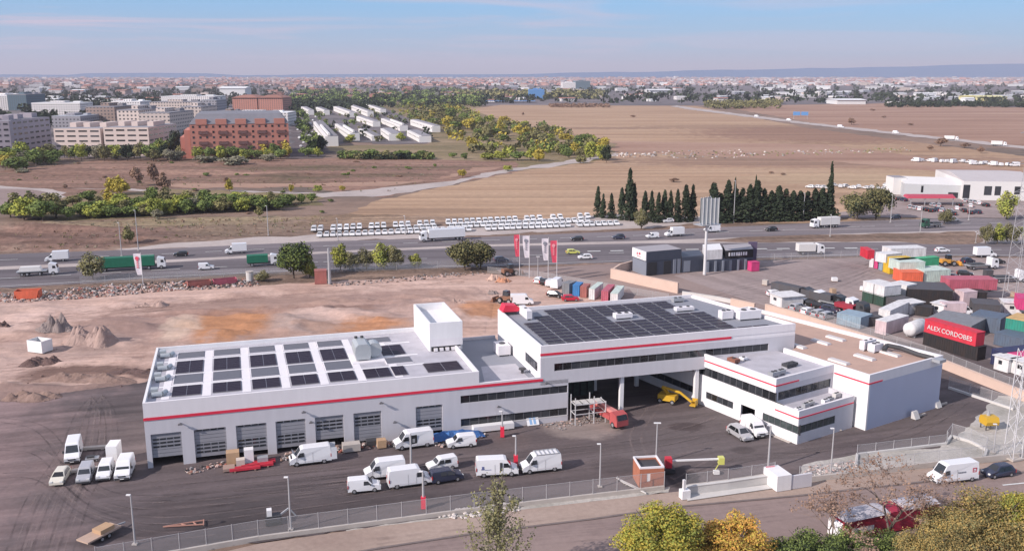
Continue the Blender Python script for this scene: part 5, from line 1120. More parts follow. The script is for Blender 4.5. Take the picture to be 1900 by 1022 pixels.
def bare(seed, H_, leaf, key='brown'):
    def f():
        t = thing('bare_tree', 'leafless tree', 'tree'); r = random.Random(seed); b = MB(); lf = MB()
        def br(p, d, l_, rad, dep):
            q = p + d * l_; b.tube(p, q, rad, BARKT if dep > 2 else BARK, rad * .62, 5 if dep < 3 else 3, False)
            if dep >= 6:
                if leaf:
                    for k in range(leaf):
                        c = p.lerp(q, r.random()) + Vector((r.gauss(0, .15), r.gauss(0, .15), r.gauss(0, .15))); e = Vector((r.gauss(0, 1), r.gauss(0, 1), r.gauss(0, 1))).normalized(); g = e.orthogonal().normalized() * .09; e = e * .09
                        lf.poly([c + e, c + g, c - e, c - g], LM[key])
                return
            for k in range(3 if dep < 5 else 4):
                nd = (d + Vector((r.gauss(0, .62), r.gauss(0, .62), r.gauss(0, .25) + .1))).normalized(); br(q, nd, l_ * r.uniform(.66, .84), max(.012, rad * .62), dep + 1)
        br(Vector((0, 0, 0)), Vector((0, 0, 1)), H_ * .25, H_ * .015, 0)
        b.build('trunk', t)
        if leaf: lf.build('crown', t)
        return t
    k = Kind(f); k.h = H_; return k
TK['pop'] = Kind(poplar); TK['pop'].h = 13.6; TK['bare'] = bare(3, 11, 1); TK['bare2'] = bare(8, 9, 1)
TK['ny'] = tree_kind('ny', 'yellow', 10, 9, 26000, .105, lumps=75, z0=1.0, m2='ygreen', mix=.5, lsz=.5); TK['no'] = tree_kind('no', 'orange', 9, 8, 20000, .105, lumps=60, z0=.8, m2='yellow', mix=.3, lsz=.5); TK['ng'] = tree_kind('ng', 'green', 7, 9, 20000, .105, lumps=60, z0=.4, m2='dark', mix=.3, lsz=.55); TK['nm'] = tree_kind('nm', 'gold', 10, 12, 34000, .105, lumps=90, z0=.8, m2='olive', mix=.4, lsz=.5)
near_tree('pop', 925, 893, 'tall thin pale poplar standing in front of the parked van with the blue logo')
near_tree('ny', 1224, 921, 'yellow green autumn tree at the bottom edge below the brick kiosk', 1.1, 0, 1.5)
near_tree('no', 1300, 972, 'low orange tree touching the right side of the yellow green one', .8, 1.0, 1.0)
near_tree('no', 1372, 938, 'orange autumn tree at the bottom edge below the concrete ramp', 1.05, 0, 1.45)
near_tree('ng', 1500, 972, 'dark green tree right of the orange tree at the bottom edge', 1.1, .5, 1.3); near_tree('ng', 1582, 975, 'second dark green tree in front of the white caravan front', .9, 2.0, 1.0)
near_tree('ng', 1650, 982, 'dark green bush-like tree behind the grey hip roof', .8, 3.0, 1.1)
near_tree('bare', 1662, 850, 'large leafless tree in front of the gravel plot', 1.15, 0, 1.6); near_tree('bare2', 1550, 915, 'smaller leafless tree over the white trailer end', 1.0, 0, 1.4)
near_tree('nm', 1862, 896, 'large yellow tree in the bottom right corner', 1.1, 0, 1.3); near_tree('nm', 1775, 915, 'broad yellow brown tree left of the bottom right one', 1.0, 2.2, 1.15); near_tree('ny', 1900, 900, 'yellow tree at the right edge behind the big yellow one', 1.1, 1.0); near_tree('nm', 1735, 958, 'low yellow tree in front of the red trailer', .9, 4.0, .9)
# ------------------------------------------------------------------ town, apartment blocks, terraces
def facade_mat(name, c, win=(.07, .07, .08), pu=3.4, pz=3.1, fu=.45, fz=.42, roof=None, rnd=.12):
    """wall colour with a regular window pattern in world metres; up-facing faces take the roof colour"""
    m = bpy.data.materials.new(name); m.use_nodes = True; t = m.node_tree; p = t.nodes['Principled BSDF']; p.inputs['Roughness'].default_value = .85
    g = N(t, 'ShaderNodeNewGeometry'); s = N(t, 'ShaderNodeSeparateXYZ'); t.links.new(g.outputs['Position'], s.inputs[0])
    def mth(op, a, b_=None, **k):
        n = N(t, 'ShaderNodeMath', operation=op)
        for i, v in enumerate((a, b_)):
            if v is None: continue
            if isinstance(v, (int, float)): n.inputs[i].default_value = v
            else: t.links.new(v, n.inputs[i])
        return n.outputs[0]
    hu = mth('ADD', s.outputs[0], mth('MULTIPLY', s.outputs[1], .8)); fu_ = mth('FRACT', mth('DIVIDE', hu, pu)); fz_ = mth('FRACT', mth('DIVIDE', s.outputs[2], pz))
    a = mth('LESS_THAN', mth('ABSOLUTE', mth('SUBTRACT', fu_, .5)), fu / 2); b_ = mth('LESS_THAN', mth('ABSOLUTE', mth('SUBTRACT', fz_, .5)), fz / 2)
    sn = N(t, 'ShaderNodeSeparateXYZ'); t.links.new(g.outputs['Normal'], sn.inputs[0]); up = mth('GREATER_THAN', sn.outputs[2], .4)
    w_ = mth('MULTIPLY', a, b_)
    rgb = N(t, 'ShaderNodeRGB'); rgb.outputs[0].default_value = (*c, 1); col = rand_mul(t, rgb.outputs[0], rnd)
    m1 = N(t, 'ShaderNodeMix', data_type='RGBA'); t.links.new(w_, m1.inputs[0]); t.links.new(col, m1.inputs[6]); m1.inputs[7].default_value = (*win, 1)
    m2 = N(t, 'ShaderNodeMix', data_type='RGBA'); t.links.new(up, m2.inputs[0]); t.links.new(m1.outputs[2], m2.inputs[6]); r_ = roof or c
    nz = N(t, 'ShaderNodeTexNoise'); nz.inputs['Scale'].default_value = .08; t.links.new(g.outputs['Position'], nz.inputs['Vector'])
    rr = N(t, 'ShaderNodeMix', data_type='RGBA'); t.links.new(nz.outputs[0], rr.inputs[0]); rr.inputs[6].default_value = (*[v * .8 for v in r_], 1); rr.inputs[7].default_value = (*[min(.9, v * 1.15) for v in r_], 1)
    t.links.new(rr.outputs[2], m2.inputs[7]); t.links.new(m2.outputs[2], p.inputs['Base Color']); return m
F_cream = facade_mat('cream_block_wall', (.62, .52, .47), roof=(.45, .42, .42)); F_white = facade_mat('white_block_wall', (.70, .67, .66), roof=(.60, .58, .58)); F_brick = facade_mat('brick_block_wall', (.46, .21, .16), roof=(.42, .19, .14)); F_pink = facade_mat('pink_house_wall', (.55, .38, .33), roof=(.50, .24, .18)); F_grey = facade_mat('grey_block_wall', (.30, .29, .32), roof=(.30, .29, .31)); F_shed = mat('shed_sheet', (.70, .70, .70), .6, rnd=.15); F_shedg = mat('grey_shed_sheet', (.34, .36, .40), .6, rnd=.2); F_blue = mat('blue_cladding', (.10, .25, .50), .5); F_teal = facade_mat('teal_glass_wall', (.10, .16, .20), roof=(.25, .28, .3)); F_brown = facade_mat('brown_block_wall', (.30, .22, .19), roof=(.40, .34, .31)); F_yel = mat('yellow_cladding', (.72, .66, .32), .6)
TERRA = mat('terracotta_roof', (.42, .19, .14), .9, rnd=.25, var=.2, scale=.3); GROOF = mat('grey_tile_roof', (.25, .24, .26), .9, rnd=.2)
def block_kind(name, wm, rm, kind, cat):
    def f():
        t = thing(name, name, cat); b = MB()
        b.box(-.5, -.5, 0, .5, .5, .8 if kind == 'gable' else .93, wm); b.build('wall', t); b = MB()
        if kind == 'gable':
            b.loft([[(x, -.54, .8), (x, .54, .8), (x, .02, 1.0), (x, -.02, 1.0)] for x in (-.53, .53)], rm); b.build('roof', t)
        elif kind == 'hip':
            b.prism([(-.53, -.53), (.53, -.53), (.53, .53), (-.53, .53)], .931, 1.12, rm, inset=.6); b.build('roof', t)
        else:
            b.box(-.5, -.5, .931, .5, .5, .96, rm); b.box(-.2, -.2, .961, .1, .2, 1.08, wm); b.box(.2, .1, .961, .35, .3, 1.05, rm); b.build('roof', t)
        return t
    return Kind(f)
BK = {'cream': block_kind('apartment_block', F_cream, GROOF, 'flat', 'building'), 'white': block_kind('apartment_block', F_white, F_shed, 'flat', 'building'), 'brick': block_kind('apartment_block', F_brick, TERRA, 'hip', 'building'), 'brown': block_kind('apartment_block', F_brown, GROOF, 'flat', 'building'), 'grey': block_kind('office_block', F_grey, F_shedg, 'flat', 'building'), 'pink': block_kind('town_house', F_pink, TERRA, 'gable', 'house'), 'pinkw': block_kind('town_house', F_white, TERRA, 'gable', 'house'), 'shed': block_kind('industrial_shed', F_shed, F_shed, 'gable', 'shed'), 'shedg': block_kind('industrial_shed', F_shedg, F_shed, 'gable', 'shed'), 'blue': block_kind('industrial_shed', F_blue, F_blue, 'flat', 'shed'), 'teal': block_kind('office_block', F_teal, GROOF, 'flat', 'building'), 'yel': block_kind('industrial_shed', F_yel, F_yel, 'gable', 'shed')}
def bput(k, x0, x1, yb, yt, dep, label, group=None, ang=0.0):
    """block whose front foot runs from pixel x0 to x1 on row yb and reaches row yt"""
    a, c = G(x0, yb), G(x1, yb); w_ = c[0] - a[0]; h = max(2.5, hpx((x0 + x1) / 2, yb, yb - yt))
    cx_, cy_ = (a[0] + c[0]) / 2, a[1] + dep / 2
    return BK[k].put((cx_, cy_, .02), ang, label, group, (w_, dep, h))
def woods_px(name, n, px, lms, hm_):
    P_ = gpts(px); b = MB(); x0, x1 = min(p[0] for p in P_), max(p[0] for p in P_); y0_, y1 = min(p[1] for p in P_), max(p[1] for p in P_); k = g_ = 0
    while k < n and g_ < n * 60:
        g_ += 1; x, y = R.uniform(x0, x1), R.uniform(y0_, y1); ins = False
        for (ax, ay), (bx, by) in zip(P_, P_[1:] + P_[:1]):
            if (ay > y) != (by > y) and x < (bx - ax) * (y - ay) / (by - ay) + ax: ins = not ins
        if not ins: continue
        k += 1; H_ = R.uniform(*hm_); w_ = R.uniform(.9, 1.5) * H_; m_ = R.choice(lms)
        for q in range(30 if H_ > 2 else 12):
            u = Vector((R.gauss(0, 1), R.gauss(0, 1), R.gauss(0, .8))).normalized() * R.uniform(.5, 1); p = Vector((x + u.x * w_ * .5, y + u.y * w_ * .5, H_ * .5 + u.z * H_ * .45)); e = Vector((R.gauss(0, 1), R.gauss(0, 1), R.gauss(0, 1))).normalized(); g = e.orthogonal().normalized() * w_ * .14; e = e * w_ * .14
            b.poly([p + e, p + g, p - e, p - g], m_)
    return tag(b.build(name), None, None, kind='stuff')
# main pale apartment block with separate window bands
PALEW = mat('pale_facade', (.66, .54, .49), .85, var=.06, scale=.1); MAUVE = mat('mauve_facade', (.38, .34, .38), .85, var=.08, scale=.1); BRICKR = mat('red_brick_facade', (.52, .22, .17), .9, var=.15, scale=.15); SLATE = mat('slate_mansard', (.22, .22, .25), .8, var=.2, scale=.2)
def apartment(name, label, p0, p1, dep, hp, wallm, rows, cols, wf=.6, wh_=.45, roofm=None, mansard=0, base=.08, side_cols=0, penthouse=True, wcol=None):
    a, c = G(*p0), G(*p1); l = sqrt((c[0] - a[0]) ** 2 + (c[1] - a[1]) ** 2); an = atan2(c[1] - a[1], c[0] - a[0]); h = hpx(p0[0], p0[1], hp)
    t = thing(name, label, 'building', (a[0], a[1], .02), an); b = MB(); b.box(0, 0, 0, l, dep, h, wallm); b.build('wall', t); b = MB(); roofm = roofm or GROOF
    if mansard: b.prism([(-.3, -.3), (l + .3, -.3), (l + .3, dep + .3), (-.3, dep + .3)], h + .01, h + mansard, roofm, inset=.16)
    else: b.box(.6, .6, h + .01, l - .6, dep - .6, h + .12, roofm)
    b.build('roof', t)
    if penthouse and not mansard:
        for f_ in (.12, .42, .78):
            b = MB(); b.box(l * f_, dep * .3, h + .13, l * f_ + l * .14, dep * .7, h + 3.2, wallm); b.build('penthouse', t)
    fh = h * (1 - base) / rows; cw = l / cols; wm = wcol or GLASS; g = MB(); g.box(0, -.12, 0, cw * wf, -.0, fh * wh_, wm); me = g.mesh('window')
    for r in range(rows):
        for k in range(cols):
            o = bpy.data.objects.new('window', me); COL.objects.link(o); o.parent = t; o.location = (k * cw + cw * (1 - wf) / 2, 0, h * base + r * fh + fh * (1 - wh_) / 2)
    if side_cols:
        cw = dep / side_cols; g = MB(); g.box(0, 0, 0, .12, cw * wf, fh * wh_, wm); me = g.mesh('window')
        for r in range(rows):
            for k in range(side_cols):
                o = bpy.data.objects.new('window', me); COL.objects.link(o); o.parent = t; o.location = (l, k * cw + cw * (1 - wf) / 2, h * base + r * fh + fh * (1 - wh_) / 2)
    return t
apartment('apartment_block', 'pale pink front apartment block with dark window bands, left half', (104, 289), (190, 289), 55, 50, PALEW, 5, 4, .72, .3, side_cols=0)
apartment('apartment_block', 'pale pink apartment block right half with shaded side beside the dark trees', (196, 289), (279, 289), 55, 52, PALEW, 5, 4, .72, .3, side_cols=6)
apartment('red_apartment_block', 'red brick apartment block with grey mansard roof and small dark windows', (356, 295), (538, 291), 60, 64, BRICKR, 6, 15, .3, .42, SLATE, 6.5, side_cols=1)
rb = [o for o in COL.objects if o.name == 'red_apartment_block'][0]; a_, c_ = G(356, 293), G(538, 293); rl = c_[0] - a_[0]; hb = hpx(356, 293, 62)
for k in range(5):   # dark balcony groups, brick stair heads, dormers
    for r_ in (1, 2, 4):
        g = MB(); g.box(rl * (.08 + k * .19), -.9, hb * (.1 + r_ * .155), rl * (.08 + k * .19) + 6, -.13, hb * (.1 + r_ * .155) + 2.0, mat('dark_balcony', (.16, .08, .075), .8)); g.build('balcony', rb)
    g = MB(); g.box(rl * (.06 + k * .19), -.4, hb + .01, rl * (.06 + k * .19) + 7, 7, hb + 3.6, BRICKR); g.build('dormer', rb)
g = MB(); g.box(-4, 3, 0, -.31, 40, hb * .84, BRICKR); g.build('stepped_wing', rb); g = MB(); g.box(-7, 7, 0, -4.01, 40, hb * .62, BRICKR); g.build('stepped_wing', rb)
apartment('mauve_apartment_block', 'mauve grey apartment block at the left edge behind green trees', (-60, 296), (24, 294), 40, 70, MAUVE, 6, 6, .6, .32)
apartment('mauve_apartment_block', 'long mauve grey block receding right of the left edge block', (26, 292), (98, 280), 22, 68, MAUVE, 6, 7, .6, .32)
bput('grey', 99, 152, 250, 214, 40, 'dark blocky building behind the mauve block'); bput('brown', 163, 216, 245, 196, 50, 'brown apartment block with pale left end behind the pale pink block'); bput('cream', 120, 165, 248, 222, 30, 'low cream building between dark and brown blocks')
bput('cream', 221, 262, 258, 202, 60, 'cream apartment block behind the right end of the pale pink block'); bput('cream', 262, 318, 262, 207, 60, 'cream apartment block with shaded side, right of its twin'); bput('white', 320, 338, 256, 212, 30, 'narrow white tower-like block by the dark trees'); bput('cream', 338, 376, 246, 196, 50, 'cream apartment block left of the red brick block')
bput('white', 208, 262, 215, 187, 40, 'white long low building behind the brown block'); bput('grey', 376, 404, 225, 184, 40, 'blue grey block right of the cream apartment blocks'); bput('cream', 280, 372, 222, 188, 40, 'long cream block in the middle of the estate'); bput('teal', 16, 51, 205, 174, 60, 'dark teal office slab at the far left'); bput('white', -20, 16, 205, 176, 60, 'pale office slab left of the dark teal one')
bput('white', 300, 400, 200, 178, 60, 'wide white flat building behind the cream blocks'); bput('brick', 432, 478, 205, 180, 60, 'red roofed ring building, left half, behind the red brick block'); bput('brick', 480, 525, 205, 180, 60, 'red roofed ring building, right half, behind the red brick block'); bput('shed', 408, 455, 178, 161, 60, 'pale long shed above the blue grey block')
bput('white', 60, 150, 214, 190, 40, 'pale low building right of the teal slab'); bput('brown', 405, 440, 232, 205, 30, 'brown block behind the left end of the red brick block'); bput('white', 405, 535, 235, 208, 40, 'white rear block just behind the red brick block')
# dark street canyon, right of the red block
zone('estate_street', [(540, 296), (600, 294), (615, 262), (575, 225), (545, 195), (532, 195), (540, 240)], M_asph)
# terraces
zone('estate_ground', [(560, 268), (545, 200), (700, 196), (812, 240), (790, 268), (700, 268), (650, 264)], M_city)
TER = mat('terrace_render', (.72, .70, .68), .8, var=.05, scale=.2)
terr = [((556, 205), (572, 214), 14), ((583, 206), (601, 214), 14), ((613, 204), (648, 218), 15), ((640, 200), (682, 217), 15), ((672, 199), (706, 212), 14), ((578, 234), (604, 272), 28), ((616, 238), (650, 262), 22), ((655, 222), (692, 236), 15), ((700, 226), (742, 244), 16), ((703, 248), (722, 262), 20), ((750, 250), (778, 265), 18), ((753, 230), (802, 246), 18), ((660, 244), (690, 262), 14)]
for i, (pf, pn, hh) in enumerate(terr):
    a, c = G(*pn), G(*pf); l = sqrt((c[0] - a[0]) ** 2 + (c[1] - a[1]) ** 2); an = atan2(c[1] - a[1], c[0] - a[0]); h = hpx(pn[0], pn[1], hh) * .66; l *= .8
    t = thing('terraced_houses', 'white terrace row with grey roof, %s of the estate terraces' % (['first', 'second', 'third', 'fourth', 'fifth'][i] + ' farthest' if i < 5 else ['longest near left', 'near middle', 'short middle', 'long middle right', 'nearest lower', 'nearest right', 'rightmost back', 'darker inner'][i - 5]), 'houses', (a[0], a[1], .02), an, 'white terraces beside the estate street')
    wd = 10 if i in (5, 9, 10) else 8; b = MB(); b.box(0, 0, 0, l, -wd, h, TER); b.build('wall', t); b = MB(); b.box(.4, -2.2, h + .01, l - .4, -wd + .2, h + .5, GROOF); b.build('roof', t)
    for k in range(max(2, int(l / 9))):
        g = MB(); x = 3 + k * (l - 6) / max(1, int(l / 9)); g.box(x, .0, h * .55, x + 2.4, .08, h * .75, GLASS); g.build('window', t)
    if i in (5, 6, 8):
        b = MB(); b.box(1, -4, h, l * .6, -2.4, h + 2.2, TER); b.build('roof_storey', t)
woods_px('estate_woodland', 130, [(575, 205), (700, 198), (812, 232), (800, 262), (640, 266), (600, 240)], [LM['dark'], LM['green'], LM['olive']], (3, 7)); woods_px('diagonal_woodland', 330, [(730, 200), (850, 196), (900, 222), (1010, 238), (1130, 270), (1140, 292), (960, 292), (860, 282), (830, 250), (760, 228)], [LM['green'], LM['olive'], LM['ygreen'], LM['olive'], LM['yellow']], (4, 9)); woods_px('garden_hedge', 110, [(630, 292), (800, 293), (800, 297), (630, 297)], [LM['green'], LM['dark'], LM['olive']], (3, 5)); woods_px('street_woodland', 60, [(545, 200), (562, 204), (598, 285), (580, 292), (548, 230)], [LM['dark'], LM['green']], (4, 9)); woods_px('scrub_growth', 420, [(-60, 305), (340, 300), (640, 300), (900, 312), (700, 362), (330, 346), (130, 345), (-60, 340)], [LM['brown'], LM['olive'], LM['grey']], (.5, 1.6)); woods_px('scrub_growth', 420, [(-60, 425), (130, 412), (600, 402), (640, 402), (560, 432), (330, 445), (200, 460), (-60, 468)], [LM['brown'], LM['olive'], LM['grey'], LM['brown']], (.4, 1.3))
for i in range(34):
    x = 552 + (i * 13 % 44); y = 205 + i * 2.2; a = G(x, y); K['lotc' if i % 3 else 'lotv'].put((a[0], a[1], Z[0] + .02), 1.5, 'white vehicle parked in the dark street right of the brick block', 'vehicles parked in the dark street right of the brick block')
# named far buildings on the right
bput('blue', 981, 1010, 184, 166, 80, 'bright blue building at the far edge of the tan field'); bput('teal', 1068, 1095, 166, 150, 150, 'dark teal office cube on the skyline'); bput('white', 1044, 1068, 166, 153, 150, 'pale slanted building beside the dark teal cube')
bput('shed', 1553, 1606, 194, 184, 60, 'large white shed at the edge of the reddish field'); bput('shed', 1421, 1449, 187, 180, 60, 'white shed left of the large white one'); bput('shed', 1205, 1245, 176, 166, 100, 'white peaked hall right of the dark teal cube'); bput('yel', 1812, 1868, 188, 178, 80, 'long yellow shed at the far right')
b = thing('blue_canopies', 'long low blue car park canopies beside the bright blue building', 'canopy', (*G(937, 191), .02), 0); c = MB(); c.box(-65, 0, 3, 60, 30, 3.4, F_blue); c.build('roof', b)
for i in range(8):
    c = MB(); c.box(-60 + i * 16, 14, 0, -59.5 + i * 16, 14.5, 3, STEEL); c.build('post', b)
# the town: the largest houses one by one
def rnd_px(lo, hi): return lo + (hi - lo) * R.random()
tint = {'pink': 'red roofed pink house', 'pinkw': 'red roofed white house', 'cream': 'cream block', 'white': 'white block', 'brick': 'brick block', 'shed': 'white shed', 'shedg': 'grey shed', 'brown': 'brown block', 'grey': 'grey block'}
def town(n, x0, x1, y0_, y1, kinds, wpx, hpx_, region, dep=(14, 30)):
    for i in range(n):
        x = rnd_px(x0, x1); y = rnd_px(y0_, y1); k = R.choice(kinds); q = 1.0 + (y - 150) / 70.0; w_ = R.uniform(*wpx) * q; h = R.uniform(*hpx_) * q
        bput(k, x - w_ / 2, x + w_ / 2, y, y - h, R.uniform(*dep), '%s in the %s' % (tint[k], region), '%s, %s' % (tint[k] + 's', region), R.uniform(-.3, .3))
town(90, -60, 420, 158, 196, ['pink', 'pinkw', 'cream', 'white', 'shed', 'pink', 'brown'], (8, 20), (3.5, 6.5), 'left part of the far town')
town(70, 400, 900, 155, 184, ['pink', 'pink', 'pinkw', 'brick', 'cream'], (7, 16), (3.0, 5), 'middle of the far town')
town(65, 900, 1400, 156, 190, ['shed', 'white', 'shedg', 'cream', 'pinkw', 'grey'], (7, 18), (2.5, 5), 'industrial edge behind the tan field')
town(75, 1400, 1960, 158, 194, ['shed', 'shed', 'shedg', 'white', 'cream'], (9, 26), (2.5, 5.5), 'industrial area at the right skyline')
# the rest of the town as one mass
wm = [mat('far_wall_pink', (.50, .31, .27), .9), mat('far_wall_pale', (.54, .48, .46), .9), mat('far_wall_red', (.48, .24, .2), .9), mat('far_wall_grey', (.34, .32, .35), .9), mat('far_wall_white', (.66, .63, .63), .9)]
tr_ = mat('far_roof_red', (.42, .19, .145), .9); tr2 = mat('far_roof_pink', (.52, .30, .25), .9); b = MB()
for i in range(9000):
    x = R.uniform(-150, 2050); u = R.random(); y = 141.3 + 18 * u ** 1.6
    a = G(x, y); m_ = R.choices(wm, (5, 2, 5, 3, .4) if x < 1250 or R.random() < .35 else (2, 3, 1, 4, 2))[0]; s = mpp(x, y); wd = min(R.uniform(3, 12) * s * .8, 140); h = R.uniform(4, 9) * (1.8 if R.random() < .05 else 1) * (1 + (159 - y) / 18.0)
    b.obox(a, R.uniform(-.5, .5), wd, R.uniform(14, 60), 0, h, m_, R.choice((tr_, tr_, tr2, wm[1], wm[3])) if m_ in (wm[0], wm[2], wm[1]) else wm[4])
tag(b.build('far_town'), None, None, kind='stuff')
# far woods between the houses
def woods_mass(name, n, x0, x1, y0_, y1, lm, hm_=(6, 13), dens=1.0):
    b = MB(); kk = 7 if y1 < 193 else 26; sz_ = .32 if y1 < 193 else .15
    for i in range(n):
        x = R.uniform(x0, x1); y = R.uniform(y0_, y1); a = G(x, y); H_ = R.uniform(*hm_); w_ = R.uniform(.7, 1.6) * H_
        for k in range(kk):
            u = Vector((R.gauss(0, 1), R.gauss(0, 1), R.gauss(0, .8))).normalized(); p = Vector((a[0] + u.x * w_ * .4, a[1] + u.y * w_ * .4, H_ * .5 + u.z * H_ * .4)); e = Vector((R.gauss(0, 1), R.gauss(0, 1), R.gauss(0, 1))).normalized(); g = e.orthogonal().normalized() * w_ * sz_; e = e * w_ * sz_
            b.poly([p + e, p + g, p - e, p - g], lm)
    return tag(b.build(name), None, None, kind='stuff')
woods_mass('distant_woods', 1900, -100, 900, 152, 200, LM['dark']); woods_mass('distant_woods', 500, 540, 900, 168, 198, LM['green']); woods_mass('distant_woods', 700, 840, 1120, 172, 184, LM['olive']); woods_mass('distant_woods', 1200, 880, 2000, 150, 192, LM['dark']);  woods_mass('distant_woods', 260, 540, 700, 190, 205, LM['dark'], (7, 12)); woods_mass('distant_woods', 200, 1020, 1130, 196, 200, LM['brown'], (3, 6)); woods_mass('distant_woods', 320, 1640, 1960, 194, 200, LM['dark'], (5, 10)); woods_mass('distant_woods', 150, 1310, 1450, 192, 203, LM['olive'], (6, 11)); woods_mass('distant_woods', 260, -60, 420, 196, 262, LM['dark'], (7, 13))
# far road with traffic, sign gantry
zone('far_road', [(1255, 196), (1290, 201), (1500, 228), (1900, 272), (2400, 330), (2400, 340), (1900, 277), (1500, 232), (1280, 204), (1245, 198)], M_path)
K['fvan'] = Kind(big_van(detail=False)); 
for x, y, k, l_ in ((1404, 217.5, 'fvan', 'white van on the far road near the bare trees'), (1464, 224.5, 'fvan', 'white van on the far road left of the blue sign'), (1560, 237.5, 'boxv', 'white box van on the far road right of the blue sign'), (1765, 261, 'truck', 'white lorry on the far road beside the round brown tree'), (1853, 271.5, 'truck', 'white lorry on the far road at the right edge'), (1662, 248, 'fvan', 'white van midway along the far road')):
    a = G(x, y); K[k].put((a[0], a[1], Z[0] + .02), atan2(-1, 1.6), l_)
t = thing('road_sign_gantry', 'blue road sign gantry over the far road', 'sign', (*G(1485, 222), .02), -.3)
c = MB(); c.box(-9, -.2, 5, -.5, .1, 9.5, F_blue); c.build('sign_panel', t); c = MB(); c.box(.6, -.2, 5, 9, .1, 9.5, F_blue); c.build('sign_panel', t)
for s in (-8, 8): c = MB(); c.box(s - .2, .12, 0, s + .2, .5, 9, STEEL); c.build('post', t)
# dumped piles beside the field, pale stones
def scatter(name, n, poly_px, mats_, size=(.3, 1.2), flat=.6, zb=.02, label=None):
    b = MB(); P_ = gpts(poly_px); x0, x1 = min(p[0] for p in P_), max(p[0] for p in P_); y0_, y1 = min(p[1] for p in P_), max(p[1] for p in P_)
    def inside(x, y):
        c = False
        for (ax, ay), (bx, by) in zip(P_, P_[1:] + P_[:1]):
            if (ay > y) != (by > y) and x < (bx - ax) * (y - ay) / (by - ay) + ax: c = not c
        return c
    k = 0; g = 0
    while k < n and g < n * 40:
        g += 1; x = R.uniform(x0, x1); y = R.uniform(y0_, y1)
        if not inside(x, y): continue
        k += 1; s = R.uniform(*size); m_ = R.choice(mats_); nn = R.choice((4, 5, 6)); a0 = R.uniform(0, 6)
        pts = [(x + cos(a0 + 6.283 * i / nn) * s * R.uniform(.6, 1), y + sin(a0 + 6.283 * i / nn) * s * R.uniform(.6, 1)) for i in range(nn)]
        b.prism(pts, zb, zb + s * flat * R.uniform(.4, 1.3), m_, inset=R.uniform(.1, .6))
    o = b.build(name); o['kind'] = 'stuff'; return o
CH = [mat('debris_pale', (.62, .56, .52), .9), mat('debris_grey', (.30, .28, .28), .9), mat('debris_brown', (.30, .20, .16), .9), mat('debris_dark', (.08, .07, .07), .9), mat('debris_pink', (.50, .36, .32), .9), mat('debris_rust', (.36, .12, .09), .8)]
scatter('debris_piles', 150, [(1215, 282), (1380, 278), (1390, 292), (1280, 296), (1210, 290)], [CH[0], CH[1], LM['olive'], CH[3]], (.4, 1.2)); scatter('debris_piles', 120, [(1380, 282), (1680, 274), (1690, 282), (1400, 292)], [CH[0], CH[1], LM['olive'], LM['olive'], LM['grey']], (.5, 1.5))
scatter('debris_piles', 60, [(1140, 286), (1215, 284), (1215, 292), (1140, 292)], CH[:3], (.6, 1.8))
# right-hand white halls and dealership
def qbox(name, label, cat, p0, p1, p2, h, wm_, rm, ridge=0):
    a, c, d = G(*p0), G(*p1), G(*p2); t = thing(name, label, cat, (a[0], a[1], .02)); r = lambda p: (p[0] - a[0], p[1] - a[1])
    P_ = [r(a), r(c), (c[0] - a[0] + d[0] - a[0], c[1] - a[1] + d[1] - a[1]), r(d)]; b = MB(); b.prism(P_, 0, h, wm_); b.build('wall', t)
    b = MB(); cx_ = sum(p[0] for p in P_) / 4; cy_ = sum(p[1] for p in P_) / 4
    if ridge:
        m0 = ((P_[0][0] + P_[3][0]) / 2, (P_[0][1] + P_[3][1]) / 2); m1 = ((P_[1][0] + P_[2][0]) / 2, (P_[1][1] + P_[2][1]) / 2)
        b.loft([[(*P_[0], h + .01), (*m0, h + ridge), (*P_[3], h + .01)], [(*P_[1], h + .01), (*m1, h + ridge), (*P_[2], h + .01)]], rm)
    else: b.prism(P_, h + .01, h + .3, rm, inset=.03)
    b.build('roof', t); t['_l'] = 0; del t['_l']; return t, P_
def face_panels(t, P_, i, fr, m_, name='window', proud=.08):
    """panels on face i between corners; fr = list of (s0,s1,z0,z1) with s as fractions"""
    p, q = P_[i], P_[(i + 1) % 4]; l = sqrt((q[0] - p[0]) ** 2 + (q[1] - p[1]) ** 2); ux, uy = (q[0] - p[0]) / l, (q[1] - p[1]) / l
    for s0, s1, z0, z1 in fr:
        g = MB(); a = (p[0] + ux * l * s0, p[1] + uy * l * s0); c = (p[0] + ux * l * s1, p[1] + uy * l * s1); nx, ny = uy * proud, -ux * proud
        g.prism([(a[0] + nx, a[1] + ny), (c[0] + nx, c[1] + ny), c, a], z0, z1, m_); g.build(name, t)
HALLW = mat('hall_white', (.72, .70, .68), .7, var=.06, scale=.15); HALLR = mat('hall_roof', (.52, .48, .48), .8, var=.1, scale=.2); CANR = mat('canopy_red', (.48, .06, .10), .7)
t, P_ = qbox('white_hall', 'big white industrial hall with tall windows at the right edge', 'building', (1785, 372), (1925, 374), (1733, 347), 8.6, HALLW, HALLR, 2)
face_panels(t, P_, 0, [(.0, .09, 1, 7), (.28, .38, 2.5, 6.5), (.42, .50, 2.5, 6.5), (.68, .76, 3, 6.5)], GLASS)
t, P_ = qbox('grey_hall', 'lower pale grey hall left of the big white one', 'building', (1676, 366), (1782, 370), (1655, 352), 6.2, mat('hall_grey', (.48, .49, .50), .7, var=.08, scale=.15), HALLW, 2)
face_panels(t, P_, 0, [(.30, .34, 2.5, 5.5), (.78, .95, .5, 3)], GLASS)
t = thing('white_hall_tower', 'narrow white slab at the left end of the grey hall', 'building', (*G(1656, 362), .02)); c = MB(); c.box(0, 0, 0, 6, 9, 8, HALLW); c.build('wall', t); c = MB(); c.box(.2, .2, 8.01, 5.8, 8.8, 8.2, GROOF); c.build('roof', t)
